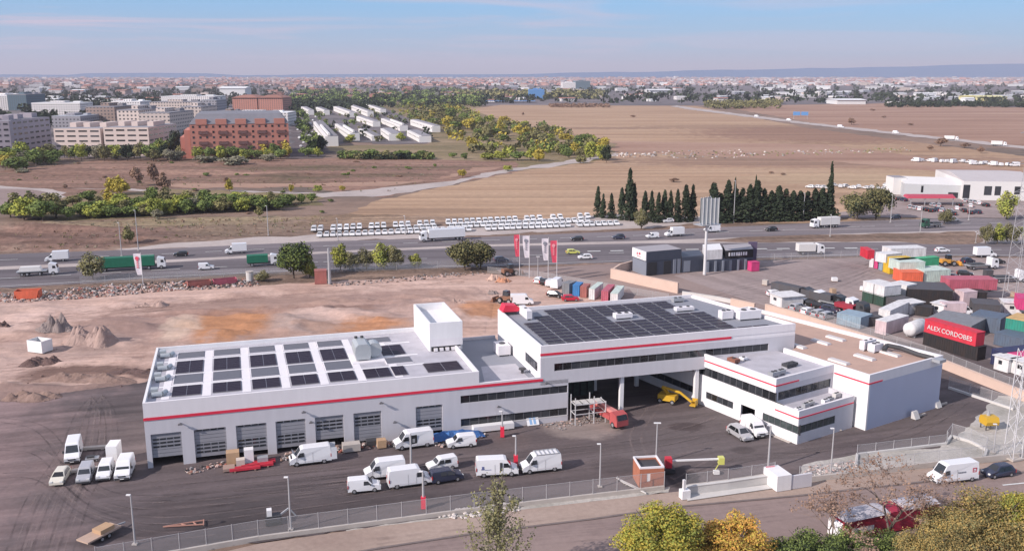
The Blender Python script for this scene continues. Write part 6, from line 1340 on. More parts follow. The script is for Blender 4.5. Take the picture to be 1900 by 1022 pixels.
t = thing('red_canopy', 'long low red canopy in front of the grey hall', 'canopy', (*G(1690, 383), .02)); c = MB(); c.prism([(-2, 0), (19, 0), (22, 8), (0, 9)], 3.4, 4.2, CANR, inset=.08); c.build('canopy_roof', t)
for x in (0, 6, 12, 18): c = MB(); c.box(x, .6, 0, x + .25, .85, 3.4, STEEL); c.build('post', t)
dealer = [(1668, 372), (1676, 374), (1688, 388), (1697, 390), (1706, 391), (1716, 392), (1727, 394), (1738, 393), (1748, 394), (1762, 396), (1775, 390), (1788, 394), (1800, 398), (1812, 397), (1792, 376), (1803, 378), (1815, 380), (1828, 384), (1770, 400), (1757, 404), (1742, 385), (1730, 384), (1800, 385), (1780, 383)]
cols = ['blk', 'wcar', 'silver', 'hatch', 'redc']; cn = {'blk': 'black', 'wcar': 'white', 'silver': 'silver', 'hatch': 'dark blue', 'redc': 'red'}
for i, (x, y) in enumerate(dealer):
    k = cols[(i * 7 + i // 3) % 4]; a = G(x, y); K[k].put((a[0], a[1], Z[0] + .02), R.uniform(-.2, .2) + (pi / 2 if i % 2 else 1.1), cn[k] + ' car parked in front of the white halls', cn[k] + ' cars in front of the white halls')
for i in range(16):
    a = G(1700 + i * 12 + R.uniform(-3, 3), 300 + i * .5 + R.uniform(-2, 2)); k = 'lotv' if i % 3 else 'fvan'; K[k].put((a[0], a[1], Z[0] + .02), R.uniform(0, 3), 'white van in the distant yard above the white halls', 'white vans in the yard above the white halls')
for i in range(14):
    a = G(1505 + i * 11 + R.uniform(-3, 3), 349 + R.uniform(-3, 4)); K['lotc'].put((a[0], a[1], Z[0] + .02), R.uniform(0, 3), 'white car half hidden behind the conifer row', 'white cars behind the conifer row')
zone('dealer_yard', [(1560, 405), (1640, 345), (1700, 330), (2100, 330), (2100, 405)], M_lot)
# hills on the horizon
HILL = mat('haze_tinted_hill', (.006, .11, .27), 1.0, spec=0); b = MB()  # blue of the aerial haze is painted into the base colour
def ridge(y, prof, m_):
    bb = [(x, h) for x, h in prof]; base = []; top = []
    P0 = [(x, y - 300, -1) for x, h in bb]; P1 = [(x, y, h) for x, h in bb]; P2 = [(x, y + 2500, -1) for x, h in bb]
    for i in range(len(bb) - 1):
        b.poly([P0[i], P0[i + 1], P1[i + 1], P1[i]], m_); b.poly([P1[i], P1[i + 1], P2[i + 1], P2[i]], m_)
def hx(px, Y): return (px - 950) / FPX * Y
Y_ = 15000; prof = []
for i in range(90):
    px = -400 + i * 32; h_px = -1 + 2.0 * MN.noise((i * .16, .3, 0)) + 1.0 * MN.noise((i * .6, 4, 0))
    if px > 980: h_px += 3 * min(1, (px - 980) / 70.0)
    if px > 1050: h_px += 15 * min(1, (px - 1050) / 750.0) + 1.5 * MN.noise((i * .35, 8, 1))
    if 150 < px < 420: h_px += 3
    prof.append((hx(px, Y_), 55 + max(-5.5, h_px) * Y_ / FPX))
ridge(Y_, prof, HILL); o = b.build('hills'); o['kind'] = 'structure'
CARD_ = mat('crate_board', (.45, .32, .22), .9, var=.2, scale=1)
# ------------------------------------------------------------------ container yard, dark showroom, masts, flags
RUST_ = (.22, .11, .07)
def cmat(n, c): return mat('container_' + n, c, .65, scale=1.1, c2=tuple(v * .72 + r * .10 for v, r in zip(c, RUST_)), contrast=.16, stretch=(1, 1, .35))
CC = {'white': cmat('white', (.74, .73, .73)), 'red': cmat('red', (.62, .03, .06)), 'orange': cmat('orange', (.78, .16, .08)), 'green': cmat('green', (.02, .26, .19)), 'lgreen': cmat('light_green', (.06, .42, .20)), 'dgreen': cmat('dark_green', (.03, .075, .055)), 'yellow': cmat('yellow', (.70, .45, .03)), 'black': cmat('black', (.02, .02, .023)), 'grey': cmat('grey', (.22, .23, .25)), 'dgrey': cmat('dark_grey', (.08, .08, .09)), 'blue': cmat('blue_grey', (.10, .14, .20)), 'navy': cmat('navy', (.02, .03, .10)), 'pink': cmat('pink', (.50, .12, .17)), 'mag': cmat('magenta', (.62, .05, .20)), 'mint': cmat('mint', (.58, .68, .62)), 'pale': cmat('pale_pink', (.66, .52, .54)), 'steel': cmat('steel_blue', (.28, .38, .46)), 'rust': cmat('rust_red', (.40, .14, .12)), 'ochre': cmat('ochre', (.62, .40, .16)), 'sky': cmat('bright_blue', (.04, .22, .52))}
def container(label, col, p0, p1, dep, h=2.6, z0=0.0, ribs=True, top=None, cat='container', name='shipping_container', door=None, lvl=None):
    """near lower edge from pixel p0 to p1 at level z0, depth in metres away from it"""
    lvl = z0 if lvl is None else lvl; a, c = G(*p0, lvl), G(*p1, lvl); l = sqrt((c[0] - a[0]) ** 2 + (c[1] - a[1]) ** 2); an = atan2(c[1] - a[1], c[0] - a[0])
    t = thing(name, label, cat, (a[0], a[1], max(z0, Z[0]) + .01), an); m_ = CC[col]; b = MB(); b.box(.06, .06, 0, l - .06, dep - .06, h - .12, m_)
    if ribs:
        n = int(l / .55)
        for i in range(n): x = .15 + i * (l - .3) / max(1, n); b.box(x, .0, .2, x + .18, .058, h - .2, m_)
        n = int(dep / .55)
        for i in range(n): y = .15 + i * (dep - .3) / max(1, n); b.box(0, y, .2, .058, y + .18, h - .2, m_)
    b.build('body', t); b = MB(); mt = CC[top] if top else m_; b.box(0, 0, h - .118, l, dep, h, mt); b.build('roof', t)
    b = MB(); b.box(0, 0, 0.001, l, .05, .15, m_); b.box(0, .051, .001, .05, dep, .15, m_); b.build('bottom_rail', t)
    if door:
        b = MB(); b.box(l * .3, -.03, .2, l * .55, -.001, h - .4, GLASS); b.build(door, t)
    return t, l, an
Zc = 2.62
for a in [('red container on top at the far left end of the coloured stack', 'red', (1609, 481), (1622, 481), 6, 2.6, Zc), ('white container under the red one in the coloured stack', 'white', (1612, 497), (1620, 498), 6), ('magenta container next to the white one in the coloured stack', 'mag', (1621, 499), (1628, 500), 6), ('blue grey container second row of the coloured stack', 'steel', (1629, 501), (1636, 504), 6),
 ('white container on top in the coloured stack', 'white', (1623, 484), (1643, 489), 6, 2.6, Zc), ('yellow container on top between white and green ones', 'yellow', (1645, 493), (1655, 496), 6, 2.6, Zc), ('yellow container on the ground under the white one', 'yellow', (1637, 505), (1650, 510), 6), ('light green container on top right of the yellow one', 'lgreen', (1656, 497), (1667, 500), 14, 2.6, Zc),
 ('mint green long container behind the orange one', 'mint', (1668, 504), (1716, 503), 6, 2.6, Zc), ('white long container at the back of the coloured stack', 'white', (1652, 478), (1718, 476), 5, 2.6, Zc), ('orange container in front of the coloured stack', 'orange', (1672, 527), (1712, 527), 6, 3.0), ('pale long container right of the orange one', 'mint', (1713, 526), (1763, 523), 6, 3.2)]:
    container(*a)
for a in [('dark green container with pale oval mark under the white cabins', 'dgreen', (1598, 559), (1618, 565), 5.5), ('second dark green container under the right white cabin', 'dgreen', (1619, 565), (1638, 571), 5.5), ('white cabin on the left dark green container', 'white', (1598, 559), (1618, 565), 5.3, 2.6, Zc), ('white cabin on the right dark green container', 'white', (1619, 565), (1638, 571), 5.3, 2.6, Zc),
 ('dark grey container with round mark right of the green pair', 'dgrey', (1642, 572), (1661, 578), 5), ('tall pale grey cabin behind the dark grey container', 'white', (1650, 556), (1680, 563), 4, 4.3), ('large black open structure in the middle of the yard', 'black', (1682, 566), (1766, 570), 9, 3.9, 0, True, 'dgrey'), ('long pink red container above the black structure', 'pink', (1760, 538), (1850, 538), 5, 2.6, Zc),
 ('pale pink printed cabin in front of the pink container', 'pale', (1768, 563), (1786, 569), 4, 3.4), ('small black container right of the pale pink cabin', 'black', (1803, 566), (1830, 567), 4, 3), ('dark grey long container behind the pale pink trailer', 'dgrey', (1803, 588), (1856, 592), 6, 3), ('blue grey container with pinkish roof edge', 'blue', (1798, 612), (1854, 622), 6, 3.4), ('green container with ochre top at the right edge', 'green', (1861, 633), (1935, 648), 6, 2.6, Zc, True, 'ochre'), ('dark grey container under the green one at the right edge', 'dgrey', (1861, 633), (1935, 648), 6),
 ('low black box between the two white kiosks', 'black', (1697, 586), (1727, 590), 3, 2.2), ('long flat grey roofed store behind the red container', 'grey', (1716, 616), (1800, 632), 10, 3), ('white container with pinkish ribbed side left of the tank', 'pale', (1622, 619), (1643, 624), 9, 3, 0, True, 'white'), ('white container behind the pinkish one left of the tank', 'white', (1628, 598), (1650, 602), 11, 3), ('pale blue grey container behind the yard fence', 'steel', (1551, 602), (1596, 612), 5), ('small dark box right of the pale blue grey container', 'dgrey', (1597, 602), (1608, 607), 4, 2),
 ('dark blue container behind the end of the red one', 'navy', (1836, 676), (1858, 684), 9, 3), ('long dark blue container right of the red one', 'blue', (1842, 640), (1935, 664), 5, 2.6, 0), ('magenta container roof behind the white cabins at the right edge', 'mag', (1862, 682), (1935, 700), 5, 2.9), ('bright magenta container at the right edge', 'mag', (1886, 574), (1935, 578), 6, 2.6, Zc), ('tall dark slab in the middle of the lorry park', 'dgrey', (1828, 525), (1842, 525), 2, 3.2)]:
    container(*a, **({'lvl': 0} if a[0] in ('white cabin on the left dark green container', 'white cabin on the right dark green container', 'green container with ochre top at the right edge') else {}))
# kiosks and cabins
def cabin(label, p0, p1, dep, h=2.7, roof_over=.35, col='white', win=True):
    a, c = G(*p0), G(*p1); l = sqrt((c[0] - a[0]) ** 2 + (c[1] - a[1]) ** 2); an = atan2(c[1] - a[1], c[0] - a[0]); t = thing('site_cabin', label, 'cabin', (a[0], a[1], Z[0] + .01), an)
    b = MB(); b.box(0, 0, 0, l, dep, h - .15, CC[col]); b.build('wall', t); b = MB(); b.box(-roof_over, -roof_over, h - .149, l + roof_over, dep + roof_over, h, CC[col]); b.build('roof', t)
    if win:
        b = MB(); b.box(l * .3, -.04, h * .45, l * .55, -.001, h * .72, GLASS); b.build('window', t)
        b = MB(); b.box(l * .68, -.04, .1, l * .88, -.001, h * .75, PARA); b.build('door', t)
    return t
cabin('white kiosk with small dark window and flat overhanging roof', (1668, 579), (1688, 585), 4); cabin('white kiosk with overhanging roof right of the low black box', (1727, 583), (1750, 588), 4); cabin('white gatehouse cabin by the concrete wall above the warehouse', (1428, 564), (1450, 573), 6); cabin('white cabin behind the wall at the right edge, left one', (1843, 686), (1869, 694), 5, 2.8); cabin('white cabin behind the wall at the right edge, right one', (1875, 693), (1912, 706), 5, 2.8); cabin('white open stand with red door by the blue grey container', (1862, 584), (1895, 586), 4, 2.8)
# the red lettered container on a black one
t, l, an = container('black container under the bright red lettered one', 'black', (1711, 640), (1812, 671), 2.6, 2.7); t2, l2, an2 = container('bright red container lettered in white, on a black container', 'red', (1711, 640), (1812, 671), 2.6, 2.75, 2.72, False)
t2.location = (t.location[0], t.location[1], t.location[2] + 2.702)
cu = bpy.data.curves.new('lettering', 'FONT'); cu.body = 'ALEX CORDOBES'; cu.size = 1.5; cu.space_word = .55; cu.extrude = .02; cu.align_x = 'CENTER'; cu.materials.append(CC['white'])
tmp = bpy.data.objects.new('lettering', cu); COL.objects.link(tmp); dg = bpy.context.evaluated_depsgraph_get(); me = bpy.data.meshes.new_from_object(tmp.evaluated_get(dg)); bpy.data.objects.remove(tmp)
o = bpy.data.objects.new('lettering', me); COL.objects.link(o); o.parent = t2; o.rotation_euler = (pi / 2, 0, 0); tw_ = max(v.co.x for v in me.vertices) - min(v.co.x for v in me.vertices); k = l2 * .86 / tw_; o.scale = (k, min(k, 1.0), 1); o.location = (l2 / 2, -.03, .8)
# tank
t = thing('storage_tank', 'white horizontal tank with a bulging round end beside the red container', 'tank', (*G(1683, 629), Z[0] + .01), BB + .15); c = MB(); n = 16
rr = [(0, .05), (.12, .8), (.4, 1.25), (.8, 1.5), (6.2, 1.5), (6.6, 1.2), (6.8, .1)]
c.loft([[(x, cos(6.283 * i / n) * r_, 1.75 + sin(6.283 * i / n) * r_) for i in range(n)] for x, r_ in rr], CC['white']); c.build('tank_shell', t, True)
for x in (1.4, 5.2): c = MB(); c.box(x, -1, 0, x + .3, 1, .6, STEEL); c.build('saddle', t)
# pale pink trailer
K['trail'] = Kind(box_van(WVAN, CC['pale'], 7.5, 2.3, 3.0, 'box_van')); vput(K['trail'], (1762, 588), (1797, 588), 2.3, 'pale pink lettered box lorry between kiosk and dark container')
# vehicles in the yard
for x, y, k, l_, h in ((1478, 560, 'hatch', 'dark car nearest the gatehouse cabin', -.9), (1492, 566, 'wcar', 'white car second from the gatehouse cabin', -.9), (1507, 570, 'blk', 'black car third from the gatehouse cabin', -.9), (1523, 575, 'blk', 'black car fourth from the gatehouse cabin', -.9), (1540, 580, 'hatch', 'dark car fifth from the gatehouse cabin', -.9), (1480, 576, 'silver', 'silver car behind the yard fence, left', .6), (1500, 583, 'wcar', 'white car behind the yard fence', .6), (1520, 588, 'silver', 'grey car behind the yard fence, middle', .6), (1535, 592, 'silver', 'grey car beside the pale blue grey container', .6),
 (1583, 582, 'redc', 'dark red car behind the pale blue grey container', -.5), (1768, 520, 'blk', 'black car right of the pale long container', -.6), (1790, 513, 'blk', 'black car in the lorry park', -.4), (1775, 528, 'silver', 'grey car at the end of the pale long container', -.4), (1795, 489, 'hatch', 'dark vehicle right of the orange loader', 0.4), (1850, 490, 'blk', 'black pickup in front of the white box van at the right', .2),
 (1300 + 138, 540 + 10, 'wcar', 'white car by the gatehouse', .2)):
    a = G(x, y); K[k].put((a[0], a[1], Z[0] + .02), h, l_)
CARRED = mat('dark_red_load', (.30, .02, .04), .7)
K['dsemi'] = Kind(lorry(11.5, BLKP, CC['dgrey'], H=3.0, name='lorry')); K['wsemi'] = Kind(lorry(9.5, WVAN, DKPLAST, H=1.7, name='flatbed_lorry', flat=True)); K['rsemi'] = Kind(lorry(8.0, DKPLAST, CARRED, H=2.1, name='lorry'))
for x, y, k, l_, h in ((1470, 553, 'dsemi', 'dark lorry nearest the gatehouse cabin in the diagonal parked line', -.93), (1498, 560, 'wsemi', 'white cab flatbed second in the diagonal parked line', -.93), (1527, 567, 'dsemi', 'dark lorry in the middle of the diagonal parked line', -.93), (1556, 574, 'wsemi', 'white cab flatbed in front of the red one in the diagonal line', -.93), (1580, 583, 'rsemi', 'dark red lorry at the lower end of the diagonal parked line', -.93), (1800, 540, 'dsemi', 'dark lorry behind the long pink red container', .1), (1870, 524, 'wsemi', 'flatbed lorry at the right edge of the lorry park', .1), (1820, 500, 'wsemi', 'flatbed lorry between the black cars of the lorry park', .2)):
    a = G(x, y); K[k].put((a[0], a[1], Z[0] + .02), h, l_)
# wheel loader
ORG = mat('loader_orange', (.62, .30, .05), .5)
def loader(label, loc, rot, m_, cat='loader'):
    t = thing('wheel_loader', label, cat, (loc[0], loc[1], Z[0] + .01), rot); b = MB(); b.box(-2.6, -.9, .9, 0, .9, 2.0, m_); b.prism([(-.2, -.7), (1.3, -.7), (1.3, .7), (-.2, .7)], .9, 1.6, m_); b.build('body', t)
    b = MB(); b.prism([(-1.0, -.75), (.4, -.75), (.4, .75), (-1.0, .75)], 2.0, 3.2, GLASS, inset=.12); b.build('cab', t); b = MB(); b.bar((1, 0, 1.4), (3, 0, .8), .4, m_); b.build('lift_arm', t); b = MB(); b.loft([[(2.9, y, .1), (3.9, y, .1), (3.5, y, .5), (3.1, y, 1.3)] for y in (-1.3, 1.3)], m_); b.build('bucket', t)
    wheel_parts(t, (-1.8, 1.0), 2.3, .75, .5); return t
loader('orange wheel loader between dark vehicles in the lorry park', G(1760, 494), .1, ORG)
# dark showroom
DKB = mat('dark_blue_cladding', (.055, .065, .095), .5, var=.15, scale=.4); GRB = mat('grey_cladding', (.22, .24, .29), .6, var=.1, scale=.4); SIGNW = mat('sign_white', (.78, .77, .77), .5)
t, P_ = qbox('dark_showroom', 'dark blue box showroom with white sign panel on its left end', 'building', (1199, 513), (1262, 507), (1174, 503), 4.2, DKB, DKB)
b = MB(); up = [(p[0], p[1]) for p in P_]; cx_ = sum(p[0] for p in up) / 4; cy_ = sum(p[1] for p in up) / 4; b.prism([(cx_ + (p[0] - cx_) * 1.02, cy_ + (p[1] - cy_) * 1.02) for p in up], 4.31, 7.0, DKB, mat('showroom_roof', (.34, .32, .34), .8)); b.build('upper_volume', t)
face_panels(t, P_, 3, [(.0, 1.0, 4.4, 6.95)], SIGNW, 'sign_panel', .35); face_panels(t, P_, 3, [(.35, .42, 5.4, 6.1), (.5, .62, 5.6, 6.2), (.36, .64, 5.0, 5.15)], PINKW, 'sign_mark', .40); face_panels(t, P_, 3, [(0, 1, .05, 4.1)], GRB, 'wall_panel', .1)
face_panels(t, P_, 0, [(.02, .30, .2, 3.9), (.5, .72, .2, 3.9)], DARKIN, 'dark_opening'); face_panels(t, P_, 0, [(.78, .86, .05, 4.2), (.9, .99, .05, 4.2)], GRB, 'wall_panel', .2)
t, P_ = qbox('low_dark_building', 'low dark blue building linking the showroom and the white box', 'building', (1264, 507), (1304, 504), (1258, 496), 4.4, DKB, DKB); face_panels(t, P_, 0, [(.1, .4, .3, 3.5)], GRB, 'wall_panel')
t, P_ = qbox('black_showroom', 'black low showroom with white lettered sign and grey columns', 'building', (1306, 506), (1396, 500), (1302, 494), 3.3, DKB, DKB); face_panels(t, P_, 0, [(.05 + i * .155, .09 + i * .155, .02, 3.2) for i in range(6)], GRB, 'column', .3)
b = MB(); a_ = P_[0]; q_ = P_[1]; d_ = P_[3]
def lerp2(p, q, s): return (p[0] + (q[0] - p[0]) * s, p[1] + (q[1] - p[1]) * s)
e = [lerp2(P_[0], P_[1], .42), P_[1], P_[2], lerp2(P_[3], P_[2], .42)]; b.prism(e, 3.62, 6.0, BLACK, mat('showroom_roof', (.34, .32, .34), .8)); b.build('sign_volume', t)
g = [e[0], e[1], e[2], e[3]]; face_panels(t, g, 0, [(.12 + i * .085, .12 + i * .085 + R.uniform(.045, .07), 4.35, 5.35) for i in range(8)], SIGNW, 'sign_letter', .06)
e = [lerp2(P_[0], P_[1], .0), lerp2(P_[0], P_[1], .36), lerp2(P_[3], P_[2], .36), P_[3]]
c = thing('white_box_unit', 'white box unit on the low roof beside the billboard mast', 'container', t.location[:], t.rotation_euler[2]); b = MB(); b.prism(e, 3.65, 6.4, CC['white']); b.build('body', c); b = MB(); b.prism(e, 6.41, 6.5, SIGNW, inset=.02); b.build('roof', c)
t = thing('sign_tower', 'tall dark purple sign tower behind the black showroom', 'sign', (*G(1395, 490), .02)); b = MB(); b.box(-1.2, 0, .3, 1.3, .8, 6.6, mat('purple_sign', (.10, .075, .13), .5)); b.build('panel', t); b = MB(); b.box(-1.0, .1, 0, 1.1, .7, .3, CONC); b.build('base', t)
t, _, _ = container('bright pink red cube beside the black showroom', 'mag', (1394, 505), (1409, 504), 2.4, 2.6, 0, False, cat='box', name='red_cube')
# billboard mast
t = thing('billboard_mast', 'tall white mast carrying a V-shaped billboard frame', 'billboard', (*G(1307, 511), Z[0]), .5); Hb = hpx(1307, 511, 96); Ht = hpx(1307, 511, 142)
b = MB(); b.tube((0, 0, 0), (0, 0, Hb), .45, PALEST, .32, 14); b.build('mast', t); BB_ = mat('billboard_back', (.42, .44, .44), .7, var=.1, scale=.6)
for s, l_ in ((1, 'panel'), (-1, 'panel')):
    b = MB(); b.loft([[(-2.3, s * .25, Hb), (-2.3, s * .25 + .08, Hb), (-2.3, s * .25 + .08, Ht), (-2.3, s * .25, Ht)], [(2.8, s * 1.7, Hb), (2.8, s * 1.7 + .08, Hb), (2.8, s * 1.7 + .08, Ht), (2.8, s * 1.7, Ht)]], BB_); b.build('panel', t)
for i in range(5):
    x = -1.9 + i * 1.1; yy = .25 + (x + 2.3) / 5.1 * 1.45
    for s in (-1, 1): b = MB(); b.bar((x, s * (yy + .18), Hb - .3), (x, s * (yy + .18), Ht + .2), .14, PALEST); b.build('strut', t)
b = MB(); b.box(-3.2, -1.9, Hb - .5, 3.6, 1.9, Hb - .3, STEEL); b.build('catwalk', t)
# flags
def flagpole(label, base, top_y, flag_y0, flag_y1, wpx, col, mark, name='flagpole'):
    a = G(*base); H_ = hpx(base[0], base[1], base[1] - top_y); s = mpp(*base); t = thing(name, label, 'flag', (a[0], a[1], Z[0]), 0); b = MB(); b.tube((0, 0, 0), (0, 0, H_), .09, PALEST, .06, 8); b.build('pole', t)
    w_ = wpx * s; z1 = H_ - (flag_y0 - top_y) * s; z0 = H_ - (flag_y1 - top_y) * s; b = MB(); n = 10; rows = []
    for i in range(n + 1):
        z = z1 + (z0 - z1) * i / n; k = 1 - .35 * (i / n) ** 2; rows.append([(-.08 - w_ * k * j / 5, .12 * sin(i * .9 + j * .8) * j / 5, z) for j in range(6)])
    for i in range(n):
        for j in range(5): b.poly([rows[i][j], rows[i + 1][j], rows[i + 1][j + 1], rows[i][j + 1]], col)
    f = b.build('banner', t); b = MB(); zc = z1 - (z1 - z0) * .22
    for q in (0, 1):
        b.tube((-.08 - w_ * .5, -.16 + q * .3, zc), (-.08 - w_ * .5, -.18 + q * .3, zc), w_ * .28, mark, n=14)
    b.build('round_emblem', f); b = MB()
    for q in range(4): b.box(-.08 - w_ * .62, -.17, zc - .9 - q * .55, -.08 - w_ * .35, -.15, zc - .6 - q * .55, mark)
    b.build('banner_lettering', f); return t
FR_ = mat('banner_red', (.62, .07, .12), .8); FW_ = mat('banner_white', (.66, .62, .66), .8); FL_ = mat('banner_pale_red', (.70, .28, .32), .8)
flagpole('leftmost tall red banner flag of the group', (964, 512), 436, 437, 478, 10, FR_, FL_); flagpole('tall white banner flag next to the leftmost red one', (982, 517), 438, 439, 480, 12, FW_, GREYMK); flagpole('tall white banner flag left of the right red one', (1017, 520), 442, 444, 485, 12, FW_, GREYMK); flagpole('rightmost tall red banner flag of the group', (1033, 524), 447, 448, 489, 12, FR_, FL_); flagpole('white and red banner flag by the long green lorry', (266, 532), 470, 472, 512, 13, FW_, FR_)
# lamp posts
LPOLE = mat('lamp_post_grey', (.40, .39, .40), .6)
def lamp(label, base, top_y, kind=1, m_=None, red=False, r=.11, group=None, head=True):
    a = G(*base); H_ = hpx(base[0], base[1], base[1] - top_y); t = thing('street_lamp', label, 'street lamp', (a[0], a[1], Z[0]), 0, group); b = MB(); b.tube((0, 0, 0), (0, 0, H_), r * 1.15, m_ or LPOLE, r * .7, 8); b.build('pole', t)
    if head:
        for s in ((-1, 1) if kind == 2 else (-1,)):
            b = MB(); b.box(min(s * .5, s * .0), -.13, H_ + .02, max(s * .5, s * .0), .13, H_ + .14, SIGNW); b.build('lamp_head', t)
    b = MB(); b.box(-.3, -.3, 0, .3, .3, 1.6 if red else .15, RED if red else CONC); b.build('red_wrap' if red else 'foot', t); return t
for a in [('lamp post at the lower left near the fence corner', (251, 1012), 922), ('lamp post in front of the skip-like machine', (540, 985), 889), ('grey post behind the two left vans', (763, 868), 808, 1, None, False, .16), ('post with red wrapped foot at the front fence', (786, 945), 878, 1, None, True, .16), ('post with red wrapped foot below the lower windows', (932, 812), 766, 1, None, True, .13), ('post with red foot between the two right vans', (957, 866), 812, 1, None, True, .14), ('lamp post right of the front row of vans', (1113, 905), 827), ('lamp post with two heads in the middle of the yard', (1217, 862), 788, 2), ('tall pale post in front of the office corner', (1425, 872), 792, 1, None, False, .15), ('lamp post by the office front wall', (1541, 880), 798), ('lamp post in front of the terrace wall', (1557, 800), 760), ('lamp post near the yellow machine', (1843, 842), 790, 1, None, False, .09)]:
    lamp(a[0], a[1], a[2], *a[3:])
for i, (x, y0_, yb) in enumerate([(226, 415, 476), (257, 392, 466), (498, 384, 438), (627, 407, 447), (1361, 337, 414), (1490, 360, 410), (1652, 363, 414), (1707, 384, 433), (1136, 362, 404), (1540, 400, 440), (752, 402, 436), (1268, 391, 412), (1797, 384, 410)]):
    lamp('%s motorway lamp post from the left' % (['First', 'Second', 'Third', 'Fourth', 'Ninth', 'Tenth', 'Eleventh', 'Twelfth', 'Seventh', 'Thirteenth', 'Fifth', 'Eighth', 'Last'][i]), (x, yb), y0_, 1, None, False, .14)
lamp('thick grey steel column beside the brick red kiosk', (612, 528), 462, 1, STEEL, False, .4, head=False); lamp('short double lamp among the flags', (998, 517), 478, 2); lamp('pale post in the lorry park', (1869, 540), 508, 1); lamp('pale post left of the median clump', (1810, 452), 432, 1, None, False, .1)
# lattice towers
def lattice(label, base, top_y, w0, w1, m_, arms=()):
    a = G(*base); H_ = hpx(base[0], base[1], base[1] - top_y); t = thing('lattice_tower', label, 'tower', (a[0], a[1], Z[0]), .35); b = MB(); n = int(H_ / 1.8); c4 = ((-1, -1), (1, -1), (1, 1), (-1, 1))
    for i in range(4):
        s0, s1 = c4[i], c4[(i + 1) % 4]; b.bar((s0[0] * w0 / 2, s0[1] * w0 / 2, 0), (s0[0] * w1 / 2, s0[1] * w1 / 2, H_), .09, m_)
        for k in range(n):
            z0, z1 = H_ * k / n, H_ * (k + 1) / n; wa = (w0 + (w1 - w0) * k / n) / 2; wb = (w0 + (w1 - w0) * (k + 1) / n) / 2; p, q = (s0, s1) if k % 2 else (s1, s0)
            b.bar((p[0] * wa, p[1] * wa, z0), (q[0] * wb, q[1] * wb, z1), .05, m_)
    b.build('frame', t)
    for z, l_ in arms:
        b = MB(); z = H_ * z; b.bar((-l_, 0, z), (l_, 0, z), .1, m_); b.bar((-l_, 0, z), (0, 0, z + 1.3), .06, m_); b.bar((l_, 0, z), (0, 0, z + 1.3), .06, m_); b.build('cross_arm', t)
    b = MB(); b.box(-w0 / 2 - .3, -w0 / 2 - .3, 0, w0 / 2 + .3, w0 / 2 + .3, .25, CONC); b.build('base', t); return t
lattice('pale lattice mast by the fence at the right edge', (1878, 852), 650, 1.7, 1.3, PALEST); lattice('tall faint electricity pylon behind the container yard', (1882, 578), 182, 4.2, 1.0, mat('weathered_steel', (.40, .39, .40), .7), ((.57, 4.5), (.70, 5.5), (.84, 4.5)))
# flat rooftops, walls, fences
MESHM = bpy.data.materials.new('wire_mesh'); MESHM.use_nodes = True; t_ = MESHM.node_tree; p_ = t_.nodes['Principled BSDF']; p_.inputs['Base Color'].default_value = (.55, .55, .56, 1); p_.inputs['Alpha'].default_value = .20
def fence(label, px, h=2.0, step=2.9, base_h=0.0, base_m=None, base_w=.35, z0=0.0, post=None, name='chain_link_fence', mesh=True, pr=.045):
    P_ = gpts(px); a0 = P_[0]; t = thing(name, label, 'fence', (a0[0], a0[1], z0)); P_ = [(p[0] - a0[0], p[1] - a0[1]) for p in P_]; zb = Z[0]
    for p, q in zip(P_[:-1], P_[1:]):
        l = sqrt((q[0] - p[0]) ** 2 + (q[1] - p[1]) ** 2); an = atan2(q[1] - p[1], q[0] - p[0]); mid = ((p[0] + q[0]) / 2, (p[1] + q[1]) / 2)
        if base_h: b = MB(); b.obox(mid, an, l, base_w, 0, zb + base_h, base_m or CONC); b.build('base_wall', t)
        if mesh: b = MB(); b.poly([(p[0], p[1], zb + base_h + .05), (q[0], q[1], zb + base_h + .05), (q[0], q[1], zb + base_h + h), (p[0], p[1], zb + base_h + h)], MESHM); b.build('wire_mesh', t); b = MB(); b.bar((p[0], p[1], zb + base_h + h), (q[0], q[1], zb + base_h + h), .04, post or LPOLE); b.build('top_rail', t)
        n = max(1, int(l / step))
        if ('post', h, pr) not in MESHC: g = MB(); g.tube((0, 0, 0), (0, 0, h + .1), pr, post or LPOLE, n=6); MESHC[('post', h, pr)] = g.mesh('post')
        for i in range(n + (0 if q is not P_[-1] else 1)):
            o = bpy.data.objects.new('post', MESHC[('post', h, pr)]); COL.objects.link(o); o.parent = t; o.location = (p[0] + (q[0] - p[0]) * i / n, p[1] + (q[1] - p[1]) * i / n, zb + base_h)
    return t
fence('chain link fence on a low concrete wall along the front yard', [(180, 1055), (480, 1003), (700, 974), (880, 950), (1100, 924), (1232, 909)], 2.0, 2.9, .45, CONC)
fence('wire fence from the ramp pillar to the gravel plot', [(1482, 897), (1600, 884), (1740, 866), (1900, 850), (2000, 838)], 1.6, 3.2, .7, CONC); fence('wire mesh enclosure around the gravel plot, back side', [(1588, 868), (1590, 846), (1755, 826), (1757, 822)], 1.3, 2.6, .25, CONCW); fence('white mesh panels at the gravel plot corner', [(1755, 826), (1765, 812), (1800, 822), (1830, 838), (1826, 852)], 1.8, 2.2, .3, CONCW)
fence('wire fence on the tan wall behind the warehouse', [(1466, 576), (1743, 668), (1900, 730), (2000, 770)], 1.7, 3.4, .02); fence('wire fence along the motorway behind the trees', [(150, 530), (330, 520), (620, 507), (960, 494)], 2.2, 5.5); fence('wire fence between motorway and container yard', [(1405, 487), (1620, 477)], 2.2, 5); fence('light fence in front of the passage right of the warehouse', [(1760, 722), (1880, 762)], 1.8, 3.4, .3, CONCW)
fence('wire fence around the rough ground right of the flags', [(905, 508), (1000, 517), (1155, 545), (1240, 560)], 1.8, 4)
